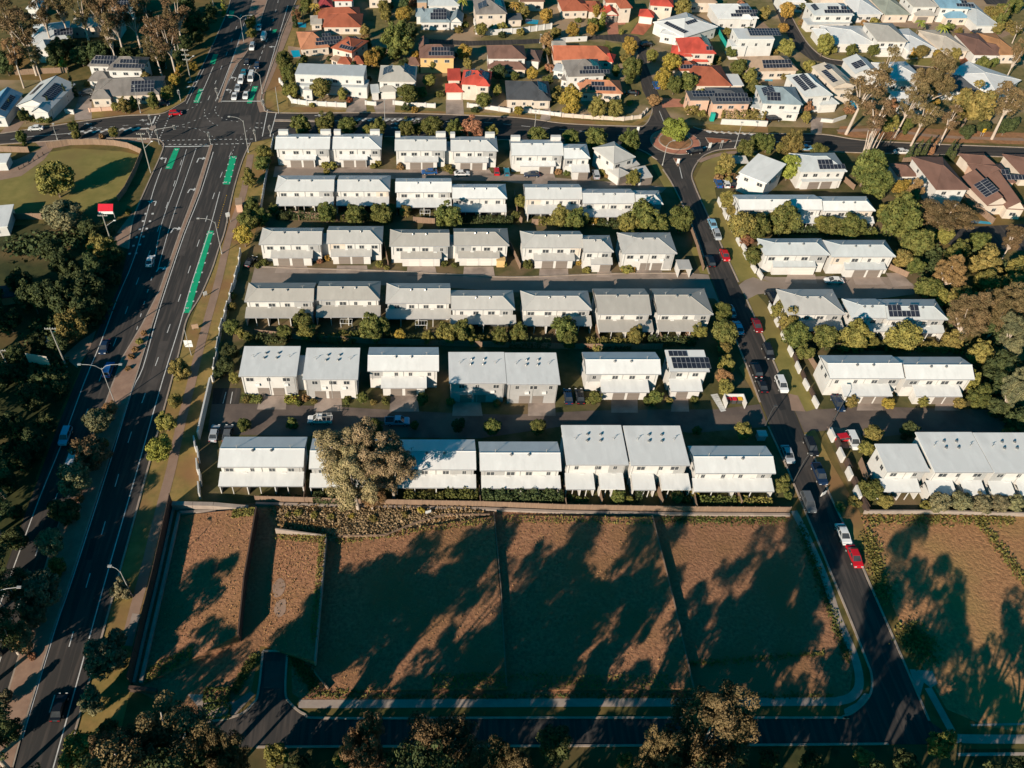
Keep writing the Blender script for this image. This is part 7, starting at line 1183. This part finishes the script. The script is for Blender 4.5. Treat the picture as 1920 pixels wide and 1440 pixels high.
for q, h, lab in (([(547, 406), (645, 414)], 1.8, 'timber yard fence behind the first two second row townhouses'), ([(775, 417), (815, 420)], 1.8, 'short timber yard fence beside the large double tree'), ([(997, 421), (1015, 422)], 1.8, 'short timber yard fence behind the pale grey pair'), ([(561, 398), (561, 414)], 1.8, 'timber side fence behind a shaded second row yard'), ([(1115, 612), (1122, 643)], 1.8, 'slanting timber side fence of the taupe gabled house'), ([(1231, 620), (1238, 641)], 1.8, 'slanting timber fence between the two detached taupe houses'), ([(1282, 619), (1291, 638)], 1.8, 'pale slanting fence of the hipped detached house'), ([(1121, 917), (1127, 947)], 1.9, 'timber yard divider below the first tall skillion house'), ([(1231, 917), (1240, 948)], 1.9, 'timber yard divider below the second tall skillion house'), ([(1376, 920), (1387, 950)], 1.9, 'timber yard divider below the side street corner townhouse'), ([(574, 915), (571, 944)], 1.9, 'timber yard divider beside the highway corner townhouse'), ([(898, 920), (900, 951)], 1.9, 'timber yard divider next to the loose hedge row'), ([(1056, 920), (1060, 955)], 1.9, 'timber yard divider before the tall skillion house'), ([(1296, 922), (1303, 958)], 1.9, 'timber yard divider before the corner pair'),
                  ([(964, 368), (970, 408), (978, 420)], 1.9, 'shaded timber fence between the white and grey second row pairs'), ([(1160, 480), (1172, 512)], 1.6, 'timber side fence of the pale grey detached house'), ([(955, 462), (975, 505)], 1.8, 'timber fence between two third row houses'), ([(720, 462), (728, 500)], 1.8, 'dark gap fence between the second and third houses of the third row'), ([(1676, 612), (1720, 645)], 1.8, 'timber yard fence of the house with solar panels'), ([(1776, 600), (1800, 640)], 1.6, 'timber side fence at the eastern tree line'), ([(1527, 652), (1600, 656)], 1.7, 'pale yard fence behind the fourth east row'), ([(1292, 425), (1308, 470), (1318, 508)], 1.5, 'dark estate fence inside the side street kerb'), ([(1495, 640), (1535, 705)], 1.6, 'timber side fence of the first fifth east row house'), ([(1666, 505), (1700, 520)], 1.6, 'timber side fence of the sage grey two garage house'), ([(1790, 360), (1860, 420)], 1.8, 'long dark fence beside the large brown hipped house'), ([(1755, 300), (1690, 306)], 1.8, 'timber fence below the cypress row'), ([(1570, 330), (1600, 356)], 1.6, 'timber side fence of the silver corner house'), ([(480, 628), (600, 640), (720, 645)], 1.7, 'shaded timber fence between the fourth and fifth rows, highway end'), ([(720, 645), (900, 650), (1100, 655), (1240, 655)], 1.7, 'shaded timber fence between the fourth and fifth rows, street end')):
    fence(q, h, FT, lab, panel=2.4, posts=.07, group=yf)
# low dark bollards by the park entry path
for k in range(6):
    x, y = 36 + k * 9, 318 - k * 5.5; root = empty('bollard', G(x, y)); b = MB(); b.tube((0, 0, 0), (0, 0, .9), .16, .14, 'fence_dark', 7); b.build('post', root); tag(root, 'low dark bollard in the row beside the park entry path', 'bollard', 'bollards by the park entry path')

for _o in S.objects:
    if _o.get('label') and len(_o['label'].replace('-', '').split()) > 16: print('LONG', _o.name, _o['label'])
